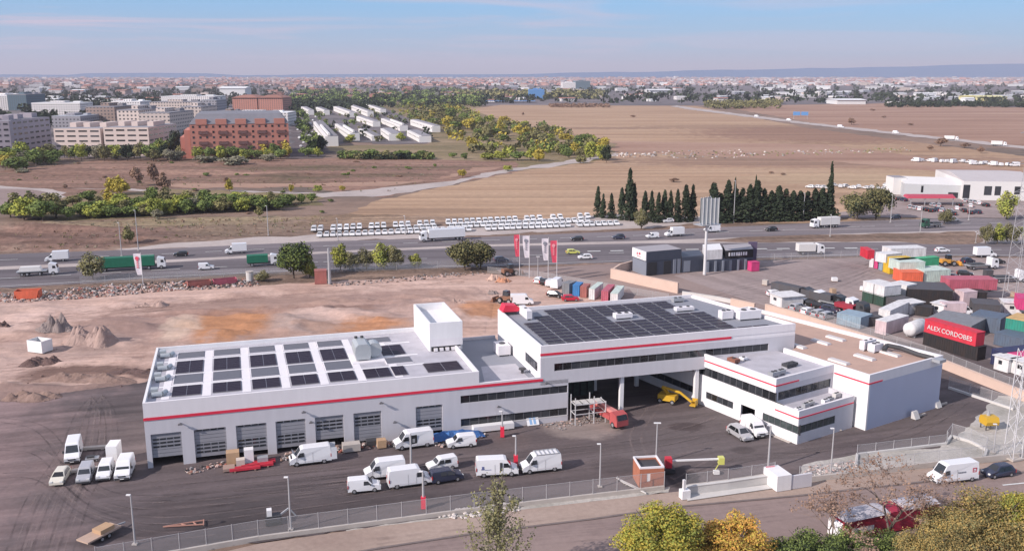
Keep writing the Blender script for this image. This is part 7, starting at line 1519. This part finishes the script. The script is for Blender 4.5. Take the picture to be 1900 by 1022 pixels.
def wall(label, px, h, m_, wd=.4, z0=0.0, name='boundary_wall', cap=None, capm=None):
    P_ = gpts(px); a0 = P_[0]; t = thing(name, label, 'wall', (a0[0], a0[1], z0)); P_ = [(p[0] - a0[0], p[1] - a0[1]) for p in P_]; b = MB(); c = MB()
    for p, q in zip(P_[:-1], P_[1:]):
        l = sqrt((q[0] - p[0]) ** 2 + (q[1] - p[1]) ** 2); an = atan2(q[1] - p[1], q[0] - p[0]); mid = ((p[0] + q[0]) / 2, (p[1] + q[1]) / 2); b.obox(mid, an, l, wd, 0, Z[0] + h, m_); c.obox(mid, an, l, wd + .12, Z[0] + h + .003, Z[0] + h + .1, capm or m_)
    b.build('wall_body', t); c.build('coping', t); return t
wall('pinkish block wall beside the side street left of the showroom', [(1134, 517), (1190, 530), (1258, 545)], 2.6, BLOCKW, .5); wall('short end of the pinkish wall by the dark doorway', [(1134, 517), (1150, 506), (1172, 500)], 2.2, BLOCKW, .5); wall('low pale wall running from the pinkish wall to the gatehouse', [(1266, 548), (1330, 558), (1390, 570)], .8, CONCW)
wall('short tan wall block behind the solar roof', [(1356, 572), (1400, 582)], 2.2, BLOCKW, .6); wall('long tan wall behind the warehouse', [(1420, 578), (1466, 590), (1743, 682), (1900, 745), (2000, 790)], 1.6, BLOCKW, .5)
# concrete ramp with railing and white pillar
wall('pale ramp wall in front of the yard gate', [(1272, 921), (1350, 911), (1436, 898)], 1.2, CONCW, .4, name='ramp_wall'); rt_ = fence('railing on the ramp wall', [(1272, 917), (1350, 907), (1436, 894)], 1.5, 3.0, 1.2, None, .3, name='ramp_railing'); a_ = G(1427, 896); o_ = G(1272, 917); b = MB(); b.obox((a_[0] - o_[0], a_[1] - o_[1] - .1), .25, 1.3, .06, 1.5, 2.6, FL_); b.build('warning_panel', rt_)
t = thing('gate_pillar', 'bright white block pillar at the right end of the ramp', 'pillar', (*G(1449, 908), Z[0]), .3); b = MB(); b.box(-1.2, -.8, 0, 1.0, 2.6, 2.2, WHITE); b.build('block', t); b = MB(); b.box(1.01, -.7, 0, 4.3, -.4, 1.9, GREYW); b.build('wing_wall', t)
t = thing('gate_pillar', 'small white block pillar at the left end of the ramp', 'pillar', (*G(1270, 926), Z[0]), .3); b = MB(); b.box(-.6, -.5, 0, .6, .5, 1.2, WHITE); b.build('block', t); b = MB(); b.box(-.3, -.2, 1.201, .0, .2, 2.6, PALEST); b.build('gate_post', t)
t = thing('ramp_floor', 'pale sloping ramp slab below the railing', 'ramp', (*G(1270, 930), Z[0])); P_ = [G(x, y) for x, y in ((1275, 932), (1440, 908), (1440, 900), (1275, 922))]; a0 = G(1270, 930); b = MB(); b.prism([(p[0] - a0[0], p[1] - a0[1]) for p in P_], .02, .10, CONCW); b.build('slab', t)
# brick kiosk
BRK = mat('kiosk_brick', (.46, .17, .10), .9, var=.25, scale=1.5)
t = thing('brick_kiosk', 'small red brick kiosk with dark sunken roof', 'kiosk', (*G(1186, 908), Z[0]), .12); wk = 3.4; b = MB(); wallp(b, (0, 0), (wk, 0), 0, 3.0, .2, [(1.0, 1.5, .9, 2.1)], [(0, BRK), (2.75, PARA)]); wallp(b, (wk, .2), (wk, 3.6), 0, 3.0, .2, [], [(0, BRK), (2.75, PARA)]); wallp(b, (wk, 3.8), (0, 3.8), 0, 3.0, .2, [], [(0, BRK), (2.75, PARA)]); wallp(b, (0, 3.6), (0, .2), 0, 3.0, .2, [], [(0, BRK), (2.75, PARA)]); b.build('wall', t)
b = MB(); b.box(.2, .2, 2.4, wk - .2, 3.6, 2.5, DKPLAST); b.build('roof', t); b = MB(); b.box(1.0, .05, .9, 1.5, .15, 2.1, SIGNW); b.build('window', t)
for i in range(4):
    q = thing('stacked_plank', 'pale plank leaning left of the brick kiosk', 'plank', (*G(1165 + i * 4, 900 + i * 3), Z[0]), -.9, 'pale planks left of the brick kiosk'); b = MB(); b.box(-2.2, -.08, .05 + i * .02, 2.2, .08, .16 + i * .02, CONCW); b.build('board', q); b = MB(); b.box(-1.5, -.2, 0, -1.4, .2, .05, CONC); b.build('batten', q)
# boom lift lying beside it
t = thing('boom_machine', 'long white boom with red counterweight and yellow basket by the brick kiosk', 'lift', (*G(1240, 878), Z[0]), .03); b = MB(); b.box(-.5, -.5, .8, .4, .5, 2.2, CC['red']); b.build('counterweight', t); b = MB(); b.box(-.8, -.7, .1, .8, .7, .7, DKPLAST); b.build('base', t); b = MB(); b.bar((.4, 0, 1.7), (7.0, 0, 1.9), .22, SIGNW); b.build('boom', t)
b = MB(); b.box(7.0, -.45, 1.2, 7.8, .45, 2.2, YELP); b.build('basket', t); b = MB(); b.bar((6.4, -.4, .2), (7.2, 0, 1.3), .1, YELP); b.build('stay', t); b = MB(); b.box(6.2, -1.1, 0.02, 7.0, -.5, .5, SIGNW); b.build('foot_box', t)
# red truck-mounted lift, yellow boom lift, scaffold under the block
t = thing('red_lift_lorry', 'faded red lorry with long ladder body under the raised block', 'lorry', (*G(1128, 783), Z[0]), radians(-62)); FRD = mat('faded_red', (.50, .10, .10), .6, var=.25, scale=.8); b = MB(); b.box(-3.8, -1.1, 1.0, 2.0, 1.1, 1.7, FRD); b.build('bed', t); b = MB(); b.loft([[(x, y, z) for x, z in ((2.1, .5), (2.1, 2.4), (2.5, 2.6), (3.7, 2.3), (4.1, 1.4), (4.1, .5))] for y in (-1.1, 1.1)], FRD); b.build('cab', t); b = MB(); b.box(-4.3, -.5, 1.9, 3.0, .5, 2.4, mat('faded_pink', (.62, .24, .22), .6)); b.build('ladder', t); b = MB(); b.poly([(4.12, -.95, 1.5), (4.12, .95, 1.5), (3.76, .9, 2.3), (3.76, -.9, 2.3)], GLASS); b.build('windscreen', t); wheel_parts(t, (-2.6, 2.9), 2.2, .5, .3)
YEL = mat('machine_yellow', (.60, .36, .03), .5)
t = thing('yellow_boom_lift', 'yellow articulated boom lift at the edge of the passage', 'lift', (*G(1240, 748), Z[0]), -.5); b = MB(); b.box(-1.6, -1, .5, 1.4, 1, 1.5, YEL); b.build('chassis', t); b = MB(); b.bar((0, 0, 1.5), (-1.2, 0, 2.6), .4, YEL); b.bar((-1.2, 0, 2.6), (2.0, 0, 2.1), .35, YEL); b.bar((2.0, 0, 2.1), (4.2, -.4, .9), .3, YEL); b.build('boom_arm', t); b = MB(); b.box(4.0, -.9, .3, 5.0, .6, .5, YEL); b.box(4.0, -.9, 1.2, 5.0, -.85, 1.3, YEL); b.box(4.0, .55, .5, 5.0, .6, 1.3, YEL); b.box(4.95, -.9, .5, 5.0, .6, 1.3, YEL); b.build('basket', t); wheel_parts(t, (-1.2, 1.0), 2.1, .42, .3)
t = thing('scaffold', 'pale scaffold frame at the left end of the passage', 'scaffold', (*world(OA, AA, (64.0, -2.6)), Z[0]), AA); b = MB()
for x in (0, 3.2, 5.2):
    for y in (0, 2.0):
        b.bar((x, y, 0), (x, y, 4.6 if x < 5 else 3.6), .12, PALEST)
for z in (1.8, 3.4):
    for y in (0, 2): b.bar((0, y, z), (5.2, y, z), .1, PALEST)
    for x in (0, 3.2, 5.2): b.bar((x, 0, z), (x, 2, z), .1, PALEST)
b.build('frame', t)
for i in range(4): b = MB(); b.box(.2 + i * 1.2, .05, 3.46, 1.2 + i * 1.2, 1.95, 3.52, CONCW); b.build('deck', t)
# small yard things
def yard_box(name, label, cat, base, sz, m_, rot=AA, lid=None, z0=0.0):
    a = G(*base); t = thing(name, label, cat, (a[0], a[1], Z[0] + z0 + .005), rot); b = MB(); b.box(-sz[0] / 2, -sz[1] / 2, .12, sz[0] / 2, sz[1] / 2, sz[2], m_); b.build('load', t); b = MB()
    for s in (-.38, 0, .38): b.box(-sz[0] / 2, s * sz[1] - .05, 0, sz[0] / 2, s * sz[1] + .05, .118, CH[2])
    b.build('pallet', t); return t
CARD = mat('cardboard', (.50, .33, .20), .9, var=.15, scale=1); TARPB = mat('blue_tarpaulin', (.05, .16, .42), .7, var=.35, scale=1.2, bump=.2)
for a in [('crate', 'tilted cardboard crate pile left of the white cube', 'crate', (433, 862), (1.8, 1.4, 1.9), CARD), ('crate', 'brown sheet stack at the front left of the pallets', 'crate', (425, 874), (1.6, 1.6, .5), mat('brown_board', (.34, .24, .2), .9)), ('tank', 'white cube tank standing behind the red beams', 'tank', (463, 862), (1.3, 1.2, 2.3), SIGNW), ('sack', 'pale bulk bag in front of the white cube tank', 'bulk bag', (447, 868), (1.2, 1.1, 1.2), mat('pale_sack', (.55, .48, .42), .9)), ('crate', 'grey box with dark lid behind the red beams', 'crate', (488, 862), (1.5, 1.2, 1.1), STEEL), ('crate', 'tan box pile right of the fifth roller door', 'crate', (708, 832), (1.3, 1.2, 1.3), CARD), ('crate', 'dark bundle between vans near the doors', 'bundle', (690, 828), (1.6, 1.2, .9), DKPLAST), ('crate', 'grey pallet load behind the raised-bonnet van', 'crate', (652, 838), (2.6, 1.5, 1.2), CONC)]:
    yard_box(*a)
for i, (x, y, l_) in enumerate(((455, 874, 4.2), (478, 868, 4.4), (490, 862, 3.2))):
    a = G(x, y); t = thing('red_beam_stack', 'bright red steel beam stack, %s of three by the pallets' % ['front', 'middle', 'rear'][i], 'beams', (a[0], a[1], Z[0]), AA); b = MB()
    for k in range(3): b.box(-l_ / 2, -.5 + k * .35, .15, l_ / 2, -.3 + k * .35, .5, CC['red'])
    b.build('beam', t); b = MB(); b.box(-l_ * .35, -.6, 0, -l_ * .3, .6, .149, CH[2]); b.box(l_ * .3, -.6, 0, l_ * .35, .6, .149, CH[2]); b.build('bearer', t)
t = thing('tarpaulin_heap', 'crumpled blue tarpaulin heap by the right roller door', 'tarpaulin', (*G(838, 815), Z[0]), AA); b = MB()
rg = []
for i in range(13):
    rg.append([(i * .8 - 4.5, j * .5 - 1.2, .15 + 1.0 * sin(pi * i / 12) ** .5 * sin(pi * j / 5) ** .6 * (1 + .5 * MN.noise((i * .9, j * .9, 2)))) for j in range(6)])
for i in range(12):
    for j in range(5): b.poly([rg[i][j], rg[i + 1][j], rg[i + 1][j + 1], rg[i][j + 1]], TARPB)
b.build('sheet', t)
a = G(915, 800); t = thing('panel_bundle', 'long white wrapped panel bundle below the lower windows', 'panels', (a[0], a[1], Z[0]), AA); b = MB(); b.box(-3.3, -.6, .15, 3.3, .6, 1.05, SIGNW); b.build('load', t); b = MB(); b.box(-2.4, -.6, 0, -2.2, .6, .149, CH[2]); b.box(2.2, -.6, 0, 2.4, .6, .149, CH[2]); b.build('bearer', t)
a = G(987, 788); t = thing('leaning_sheet', 'blue and white striped sheet leaning below the lower windows', 'sheet', (a[0], a[1], Z[0]), AA); b = MB(); b.loft([[(x, -.8, .02), (x, -.76, .02), (x, .24, 1.4), (x, .2, 1.4)] for x in (-1, 1)], SIGNW); b.build('board', t); b = MB()
for k in (-.55, .1): b.loft([[(x, -.72, .18), (x, -.70, .18), (x, .10, 1.25), (x, .08, 1.25)] for x in (k, k + .4)], mat('pale_blue_print', (.25, .42, .65), .5))
b.build('stripe', t)
t = thing('yellow_skip_machine', 'yellow rounded plant machine in the right corner of the yard', 'machine', (*G(1834, 797), Z[0]), .1); b = MB(); b.loft([[(x, y, z) for y, z in ((-.9, .8), (.9, .8), (1.1, 1.4), (.8, 2.1), (-.8, 2.1), (-1.1, 1.4))] for x in (-1.1, 1.0)], YEL); b.build('housing', t); b = MB(); b.bar((-.9, -.7, 0), (-.9, -.7, .9), .12, DKPLAST); b.bar((.8, -.7, 0), (.8, -.7, .9), .12, DKPLAST); b.bar((-.9, .7, 0), (-.9, .7, .9), .12, DKPLAST); b.bar((.8, .7, 0), (.8, .7, .9), .12, DKPLAST); b.build('frame', t); b = MB(); b.tube((-.1, .3, 2.1), (-.1, .3, 2.9), .3, STEEL, .15); b.build('funnel', t)
for i, (x, y) in enumerate(((1622, 788), (1697, 778), (1738, 757))):
    a = G(x, y); t = thing('wall_prop', 'pale block prop at the foot of the warehouse wall, %s from the left' % ordn[i], 'prop', (a[0], a[1], Z[0]), BB); b = MB(); b.loft([[(x_, -.6, .02), (x_, .3, .02), (x_, .3, 1.2), (x_, .0, 1.2)] for x_ in (-.6, .6)], CONCW); b.build('block', t); b = MB(); b.box(.62, -.1, .05, 2.8, .1, .35, CONC); b.build('beam', t)
# timber frame on the yard, skip-like machine, small flatbed at the lower left
t = thing('timber_frame', 'flat triangular timber frame lying on the lower left asphalt', 'timber', (*G(345, 975), Z[0]), .1); TIM = mat('timber', (.42, .22, .17), .9); b = MB()
for p_, q_ in (((-2.6, -.6), (2, .6)), ((-2.6, -.6), (2.2, -.5)), ((2, .8), (2.3, -.7)), ((-.5, -.1), (.2, -.55)), ((.8, .35), (1.4, -.5))): b.bar((*p_, .12), (*q_, .14), .12, TIM)
b.build('beams', t); t = thing('small_excavator', 'small dark digger with white seat cover near the front fence', 'excavator', (*G(510, 972), Z[0]), .3); b = MB(); b.box(-1, -.6, .4, .7, .6, 1.1, DKPLAST); b.build('body', t); b = MB(); b.box(-1.1, -.75, 0, .9, -.45, .4, BLACK); b.build('track', t); b = MB(); b.box(-1.1, .45, 0, .9, .75, .4, BLACK); b.build('track', t); b = MB(); b.box(-.9, -.4, 1.1, -.3, .4, 1.9, SIGNW); b.build('seat_cover', t); b = MB(); b.bar((.6, 0, .9), (1.8, 0, 1.7), .2, STEEL); b.bar((1.8, 0, 1.7), (2.6, 0, .6), .16, STEEL); b.build('digger_arm', t)
t = thing('flatbed_trailer', 'dusty tan flatbed trailer at the lower left edge', 'trailer', (*G(188, 1000), Z[0]), 1.1); b = MB(); b.box(-2.6, -1, .6, 2.2, 1, .8, mat('tan_board', (.50, .36, .28), .9, var=.2, scale=1)); b.build('bed', t); b = MB(); b.bar((2.2, 0, .6), (3.6, 0, .4), .15, STEEL); b.build('drawbar', t); b = MB(); b.box(-.6, -.8, .8, 1.4, .7, 1.3, CARD); b.build('load', t); wheel_parts(t, (-.6, .4), 2.0, .32)
b = None
# kerbed rectangle by the short parked row
for i, (p_, q_, l_) in enumerate((((118, 882), (212, 870), 'front'), ((150, 838), (200, 834), 'back'))):
    a, c = G(*p_), G(*q_); t = thing('concrete_kerb_beam', 'pale concrete beam, %s edge of the rectangle behind the parked row' % l_, 'beam', (a[0], a[1], Z[0]), atan2(c[1] - a[1], c[0] - a[0])); L0 = sqrt((c[0] - a[0]) ** 2 + (c[1] - a[1]) ** 2); b = MB(); b.box(0, -.35, .15, L0, .35, .5, CONC); b.build('beam', t); b = MB(); b.box(.5, -.3, 0, .9, .3, .149, CONC); b.box(L0 - .9, -.3, 0, L0 - .5, .3, .149, CONC); b.build('pad', t)
a = G(209, 866); t = thing('tall_cabinet', 'tall narrow white cabinet beside the pale beams', 'cabinet', (a[0], a[1], Z[0]), .15); b = MB(); b.box(-.75, 0, .1, .75, 2.6, 2.9, SIGNW); b.build('casing', t); b = MB(); b.box(-.6, .1, 0, .6, 2.5, .099, DKPLAST); b.build('plinth', t)
a = G(172, 857); t = thing('small_trolley', 'small grey trolley inside the beam rectangle', 'trolley', (a[0], a[1], Z[0]), .3); b = MB(); b.box(-.9, -.5, .4, .9, .5, .55, STEEL); b.build('bed', t); b = MB(); b.box(-.7, -.3, .55, .3, .3, .8, DKPLAST); b.build('load', t); wheel_parts(t, (-.6, .6), 1.0, .2, .1)
# construction site: skip, kiosk, mounds
def mound(label, base, wpx, h, m_, seed=1, asp=.7, rot=0.0, name='dirt_mound'):
    """irregular heap: several overlapping tips of different height with tumbled noise"""
    a = G(*base); s = mpp(*base); r0 = wpx * s / 2; t = thing(name, label, 'mound', (a[0], a[1] + r0 * asp * .5, Z[0] - .05), rot); b = MB(); r = random.Random(seed * 13)
    tips = [(r.uniform(-.55, .55), r.uniform(-.4, .4), r.uniform(.45, 1.0), r.uniform(.28, .6)) for _ in range(7)]; n = 46; k = 30; V = {}
    for i in range(n + 1):
        for j in range(k + 1):
            x, y = -1.15 + 2.3 * i / n, -1.15 + 2.3 * j / k; z = 0
            for tx, ty, th, tr_ in tips:
                d = sqrt((x - tx) ** 2 + (y - ty) ** 2) / tr_; d *= 1 + .3 * MN.noise((x * 3 + seed, y * 3, 1)); z = max(z, th * (1 - d ** .9)) if d < 1 else z
            z *= 1 + .35 * MN.noise((x * 7, y * 7, seed)); z += .06 * MN.noise((x * 16, y * 16, seed)) if z > .02 else 0; V[i, j] = (x * r0, y * r0 * asp, max(0, z) * h)
    for i in range(n):
        for j in range(k):
            q = [V[i, j], V[i + 1, j], V[i + 1, j + 1], V[i, j + 1]]
            if max(p[2] for p in q) > .01: b.poly(q, m_)
    b.build('heap', t, False); rk = MB()
    for _ in range(14):
        x, y = r.uniform(-1, 1) * r0, r.uniform(-1, 1) * r0 * asp; q = r.uniform(.1, .35); rk.prism([(x + q * cos(u_), y + q * sin(u_) * .8) for u_ in (.3, 1.7, 3.0, 4.4)], 0, q * .8, m_, inset=.4)
    o = rk.build('loose_stones', t); o['kind'] = 'stuff'; return t
MD = mat('mound_soil', (.42, .30, .26), .95, var=.3, scale=.8, bump=.3); MG = mat('mound_grey_soil', (.30, .245, .23), .95, var=.35, scale=.9, bump=.3); MD2 = mat('mound_brown', (.30, .205, .17), .95, c2=(.17, .11, .09), scale=.7, bump=.3); MDK = mat('mound_dark', (.16, .10, .09), .95, var=.5, scale=1.2, bump=.3); MP = mat('mound_pale', (.60, .42, .34), .95, var=.15, scale=.8)
for a in [('grey earth heap behind the white open bin', (98, 618), 66, 4.2, MG, 1), ('brown earth heap right of the grey one', (160, 645), 108, 4.6, MD, 2, .8), ('dark burnt heap in front of the white open bin', (76, 680), 92, 2.2, MDK, 3, .6), ('low tan heap by the rubble strip', (282, 570), 58, 1.6, MD, 4, .5), ('dark heap at the left edge of the site', (2, 612), 44, 1.8, MDK, 5), ('long brown ridge at the left of the workshop', (150, 712), 230, 1.7, MD2, 6, .35), ('brown heap at the lower left end of the ridge', (45, 745), 120, 1.5, MD2, 7, .5), ('pale sand heap left of the flags', (915, 521), 26, 2.0, MP, 8), ('orange sand heap beside the pale one', (935, 525), 30, 1.8, mat('mound_orange', (.52, .26, .16), .95, var=.15, scale=.8), 9), ('small grey heap above the red lift', (914, 547), 22, 1.2, MG, 10), ('pale heap in the turned dirt', (598, 585), 34, .9, MP, 11, .5), ('dark brown heap near the stair tower', (850, 566), 46, 1.4, MD, 12, .6), ('brown ridge by the asphalt corner', (240, 695), 110, .9, MDK, 13, .4)]:
    mound(*a)
t = thing('open_bin', 'white open-topped metal bin between the heaps', 'bin', (*G(52, 655), Z[0]), -.35); b = MB(); 
for x0_, y0_, x1_, y1_ in ((0, 0, 3.8, .12), (0, 2.6, 3.8, 2.72), (0, .121, .12, 2.599), (3.68, .121, 3.8, 2.599)): b.box(x0_, y0_, .1, x1_, y1_, 2.5, SIGNW)
b.box(.121, .121, .1, 3.679, 2.599, .3, BLACK); b.build('bin_body', t); b = MB(); b.box(.3, .3, 0, 3.5, 2.4, .099, STEEL); b.build('skid', t)
def skip(label, p0, p1, dep, h, m_):
    a, c = G(*p0), G(*p1); l = sqrt((c[0] - a[0]) ** 2 + (c[1] - a[1]) ** 2); t = thing('waste_skip', label, 'skip', (a[0], a[1], Z[0]), atan2(c[1] - a[1], c[0] - a[0])); b = MB(); b.prism([(.4, .3), (l - .4, .3), (l - .4, dep - .3), (.4, dep - .3)], .05, .3, m_); b.loft([[(.4, 0, .05), (.4, .1, .05), (-.1, .02, h), (-.1, -.08, h)], [(l - .4, 0, .05), (l - .4, .1, .05), (l + .1, .02, h), (l + .1, -.08, h)]], m_); b.box(-.1, dep - .1, .1, l + .1, dep, h, m_); b.box(-.1, .03, .1, 0, dep - .101, h, m_); b.box(l, .03, .1, l + .1, dep - .101, h, m_); b.build('skip_body', t); b = MB(); b.box(.2, .3, h * .5, l - .2, dep - .3, h * .62, CH[3]); b.build('waste', t); return t
skip('big orange red skip at the left edge of the rubble strip', (28, 557), (72, 555), 3, 2.0, CC['orange']); skip('dark red skip in the rubble strip near the tall pole', (350, 535), (392, 531), 2.6, 1.3, CC['rust']); skip('pinkish red skip right of the dark red one', (398, 531), (440, 527), 2.6, 1.3, CC['pink'])
t, _, _ = container('upright dusty red cube kiosk beside the thick steel column', 'rust', (584, 529), (607, 528), 3, 3.6, 0, False, cat='kiosk', name='red_kiosk')
t = thing('concrete_silo', 'short round concrete block left of the dark bush', 'block', (*G(464, 523), Z[0])); b = MB(); b.tube((0, 0, 0), (0, 0, 2.6), .95, CONCW, n=14); b.build('shaft', t); b = MB(); b.tube((0, 0, 2.601), (0, 0, 2.75), 1.05, CONC, n=14); b.build('cap', t)
CHD = [CH[1], CH[2], CH[3], CH[4], CH[2], CH[1], CH[3], CH[5], CH[4], CH[0]]
scatter('rubble', 1500, [(-30, 562), (-30, 548), (100, 540), (200, 530), (330, 524), (480, 518), (480, 532), (300, 542), (180, 553), (60, 562)], CHD, (.12, .6), .6, Z[0]); scatter('rubble', 260, [(610, 528), (780, 512), (900, 505), (900, 510), (780, 521), (620, 534)], CHD[:7], (.12, .45), .6, Z[0]); scatter('rubble', 160, [(1000, 790), (1045, 775), (1130, 768), (1140, 782), (1040, 800)], [CH[1], CH[2], CH[4], CH[1]], (.08, .3), .4, Z[0]); scatter('rubble', 220, [(520, 845), (720, 818), (730, 828), (520, 858)], CHD, (.1, .4), .8, Z[0]); scatter('rubble', 240, [(1480, 890), (1500, 868), (1590, 855), (1590, 880)], [CH[1], CH[2], CH[4], CH[0]], (.08, .32), .5, Z[0]); scatter('rubble', 70, [(340, 872), (420, 858), (425, 866), (350, 882)], CHD, (.1, .35), .6, Z[0]); scatter('rubble', 120, [(800, 824), (900, 806), (905, 812), (810, 834)], CHD, (.1, .35), .7, Z[0]); scatter('rubble', 160, [(790, 960), (860, 945), (960, 935), (970, 948), (860, 965)], CH[:1], (.1, .4), .4, Z[0])
t = loader('rusty excavator working by the sand heaps', G(948, 512), .5, mat('rusty_machine', (.22, .11, .07), .8), 'excavator'); t.name = 'site_excavator'; t = loader('rusty brown excavator left of the white van behind the solar roof', G(938, 564), 2.5, MATS['rusty_machine'], 'excavator'); t.name = 'site_excavator'
# vehicles and containers behind the solar roof
for x, y, k, l_, h in ((1000, 525, 'wcar', 'white car first in the line below the flags', 1.2), (1011, 528, 'blk', 'black car second in the line below the flags', 1.2), (1022, 531, 'lotv', 'white van third in the line below the flags', 1.2), (1034, 534, 'fvan', 'white van last in the line below the flags', 1.2), (1030, 552, 'blk', 'black car parked behind the solar roof', -.5), (1058, 559, 'redc', 'red car parked behind the solar roof', .1), (968, 566, 'fvan', 'long white van parked behind the back left roof corner', .05), (1430, 603, 'blk', 'black car between warehouse and tan wall', -.6)):
    a = G(x, y); K[k].put((a[0], a[1], Z[0] + .02), h, l_)
for a in [('grey cabin left of the bright blue container', 'grey', (1042, 546), (1056, 548), 4, 2.8), ('bright blue container behind the solar roof', 'sky', (1062, 550), (1075, 551), 4, 2.8), ('orange red container right of the bright blue one', 'rust', (1076, 553), (1088, 554), 4, 2.8), ('white container end right of the orange red one', 'white', (1092, 557), (1103, 558), 8, 2.8, 0, True, 'mint'), ('dusty red container with pink roof behind the solar roof', 'pink', (1115, 560), (1128, 561), 8, 2.6), ('white container with green roof at the right of the row', 'white', (1132, 563), (1146, 564), 9, 2.4, 0, True, 'mint')]:
    container(*a)
# red trailer and caravans behind the bottom trees, hip roof
def top_level(x, y, z): return G(x, y, z)
a = G(1565, 962, 3.2); c = G(1745, 925, 3.2); an = atan2(c[1] - a[1], c[0] - a[0])
t = thing('red_market_trailer', 'long dark red trailer with pale roof behind the bare tree', 'trailer', (a[0], a[1] - .5, .4), an); L0 = sqrt((c[0] - a[0]) ** 2 + (c[1] - a[1]) ** 2); b = MB(); b.box(0, 0, 0, L0 * .97, 2.6, 2.6, mat('dark_red_side', (.36, .02, .05), .6)); b.build('body', t); b = MB(); b.loft([[(x, -.2, 2.61), (x, .9, 3.0), (x, 1.9, 3.0), (x, 2.9, 2.61)] for x in (0, L0 * .45)], mat('pale_roof_sheet', (.50, .48, .52), .7, var=.1, scale=.5)); b.build('roof', t); b = MB(); b.loft([[(x, -.2, 2.61), (x, .9, 3.0), (x, 1.9, 3.0), (x, 2.9, 2.61)] for x in (L0 * .62, L0 * .97)], MATS['pale_roof_sheet']); b.build('roof', t)
b = MB(); b.box(L0 * .08, -.03, .9, L0 * .3, -.001, 1.5, SIGNW); b.build('side_lettering', t); wheel_parts(t, (3, L0 - 4), 2.4, .4)
a = G(1563, 975, 2.0); t = thing('white_caravan', 'white caravan end left of the dark red trailer', 'caravan', (a[0] - .9, a[1], .3), an); b = MB(); b.loft([[(0, y, .2), (0, y, 2.0), (.5, y, 2.6), (2.2, y, 2.6), (2.4, y, .2)] for y in (-1, 1.2)], WHITE); b.build('body', t); b = MB(); b.box(.6, -1.03, 1.2, 1.6, -1.001, 1.9, GLASS); b.build('window', t)
a = G(1680, 1000, 4.5); t = thing('grey_hip_roof_house', 'grey hip-roofed small house at the bottom edge', 'house', (a[0], a[1] - 3, 0), .1); b = MB(); b.box(-4.5, -3.2, 0, 4.5, 3.2, 3.0, CONC); b.build('wall', t); b = MB(); b.loft([[(-5, -3.7, 3.01), (5, -3.7, 3.01), (5, 3.7, 3.01), (-5, 3.7, 3.01)], [(-2, -.05, 4.5), (2, -.05, 4.5), (2, .05, 4.5), (-2, .05, 4.5)]], mat('grey_hip_roof', (.24, .24, .25), .9, var=.15, scale=.8)); b.build('roof', t); b = MB(); b.box(-3.2, -.6, 3.4, -2.6, 0, 4.7, CONCW); b.build('chimney', t)

for i, (x, y) in enumerate(((1760, 600), (1640, 590), (1700, 604), (1780, 560), (1880, 552), (1850, 600), (1600, 540), (1545, 545), (1420, 530), (1548, 523))):
    a = G(x, y); t = thing('yard_crate', '%s small crate standing loose in the container yard, counted from its list of pale ones' % ordn[i].capitalize(), 'crate', (a[0], a[1], Z[0]), i * .7, 'small crates loose in the container yard'); b = MB(); b.box(-.7, -.6, .12, .7, .6, 1.0 + .2 * (i % 3), [SIGNW, CARD_, CONC][i % 3]); b.build('load', t); b = MB(); b.box(-.75, -.65, 0, .75, .65, .119, CH[2]); b.build('pallet', t)
    t['label'] = 'small loose crate in the container yard'
# ------------------------------------------------------------------ haze
hm = bpy.data.materials.new('haze_air'); hm.use_nodes = True; t_ = hm.node_tree; t_.nodes.clear()
o_ = N(t_, 'ShaderNodeOutputMaterial'); v_ = N(t_, 'ShaderNodeVolumePrincipled')
v_.inputs['Color'].default_value = (0.82, 0.80, 0.90, 1); v_.inputs['Density'].default_value = 0.00007; v_.inputs['Anisotropy'].default_value = 0.0
t_.links.new(v_.outputs[0], o_.inputs['Volume'])
b = MB(); b.box(-46500, -600, -1.0, 46500, 46500, 420, hm); hz = b.build('haze'); hz['kind'] = 'stuff'
# ------------------------------------------------------------------ labels that single each repeat out by its place from the left
def photo_x(p):
    f = p[1] * cos(PITCH) - (p[2] - CAM_H) * sin(PITCH); return p[0] / max(f, .1)
by = {}
for o in COL.objects:
    if o.parent is None and 'category' in o and 'label' in o: by.setdefault((o.get('label'),), []).append(o)
def nth(i): return str(i) + ('th' if 10 <= i % 100 <= 20 else {1: 'st', 2: 'nd', 3: 'rd'}.get(i % 10, 'th'))
for k, os_ in by.items():
    if len(os_) < 2: continue
    os_.sort(key=lambda o: photo_x(o.location)); wds = k[0].split(); wds = wds[:13] if len(wds) > 12 else wds
    while wds[-1] in ('the', 'of', 'on', 'in', 'beyond', 'by', 'a', 'and', 'white', 'far'): wds.pop()
    for i, o in enumerate(os_): o['label'] = ' '.join(wds) + ', ' + nth(i + 1) + ' from the left' if len(wds) <= 12 else ' '.join(wds) + ', ' + nth(i + 1) + ' from left'
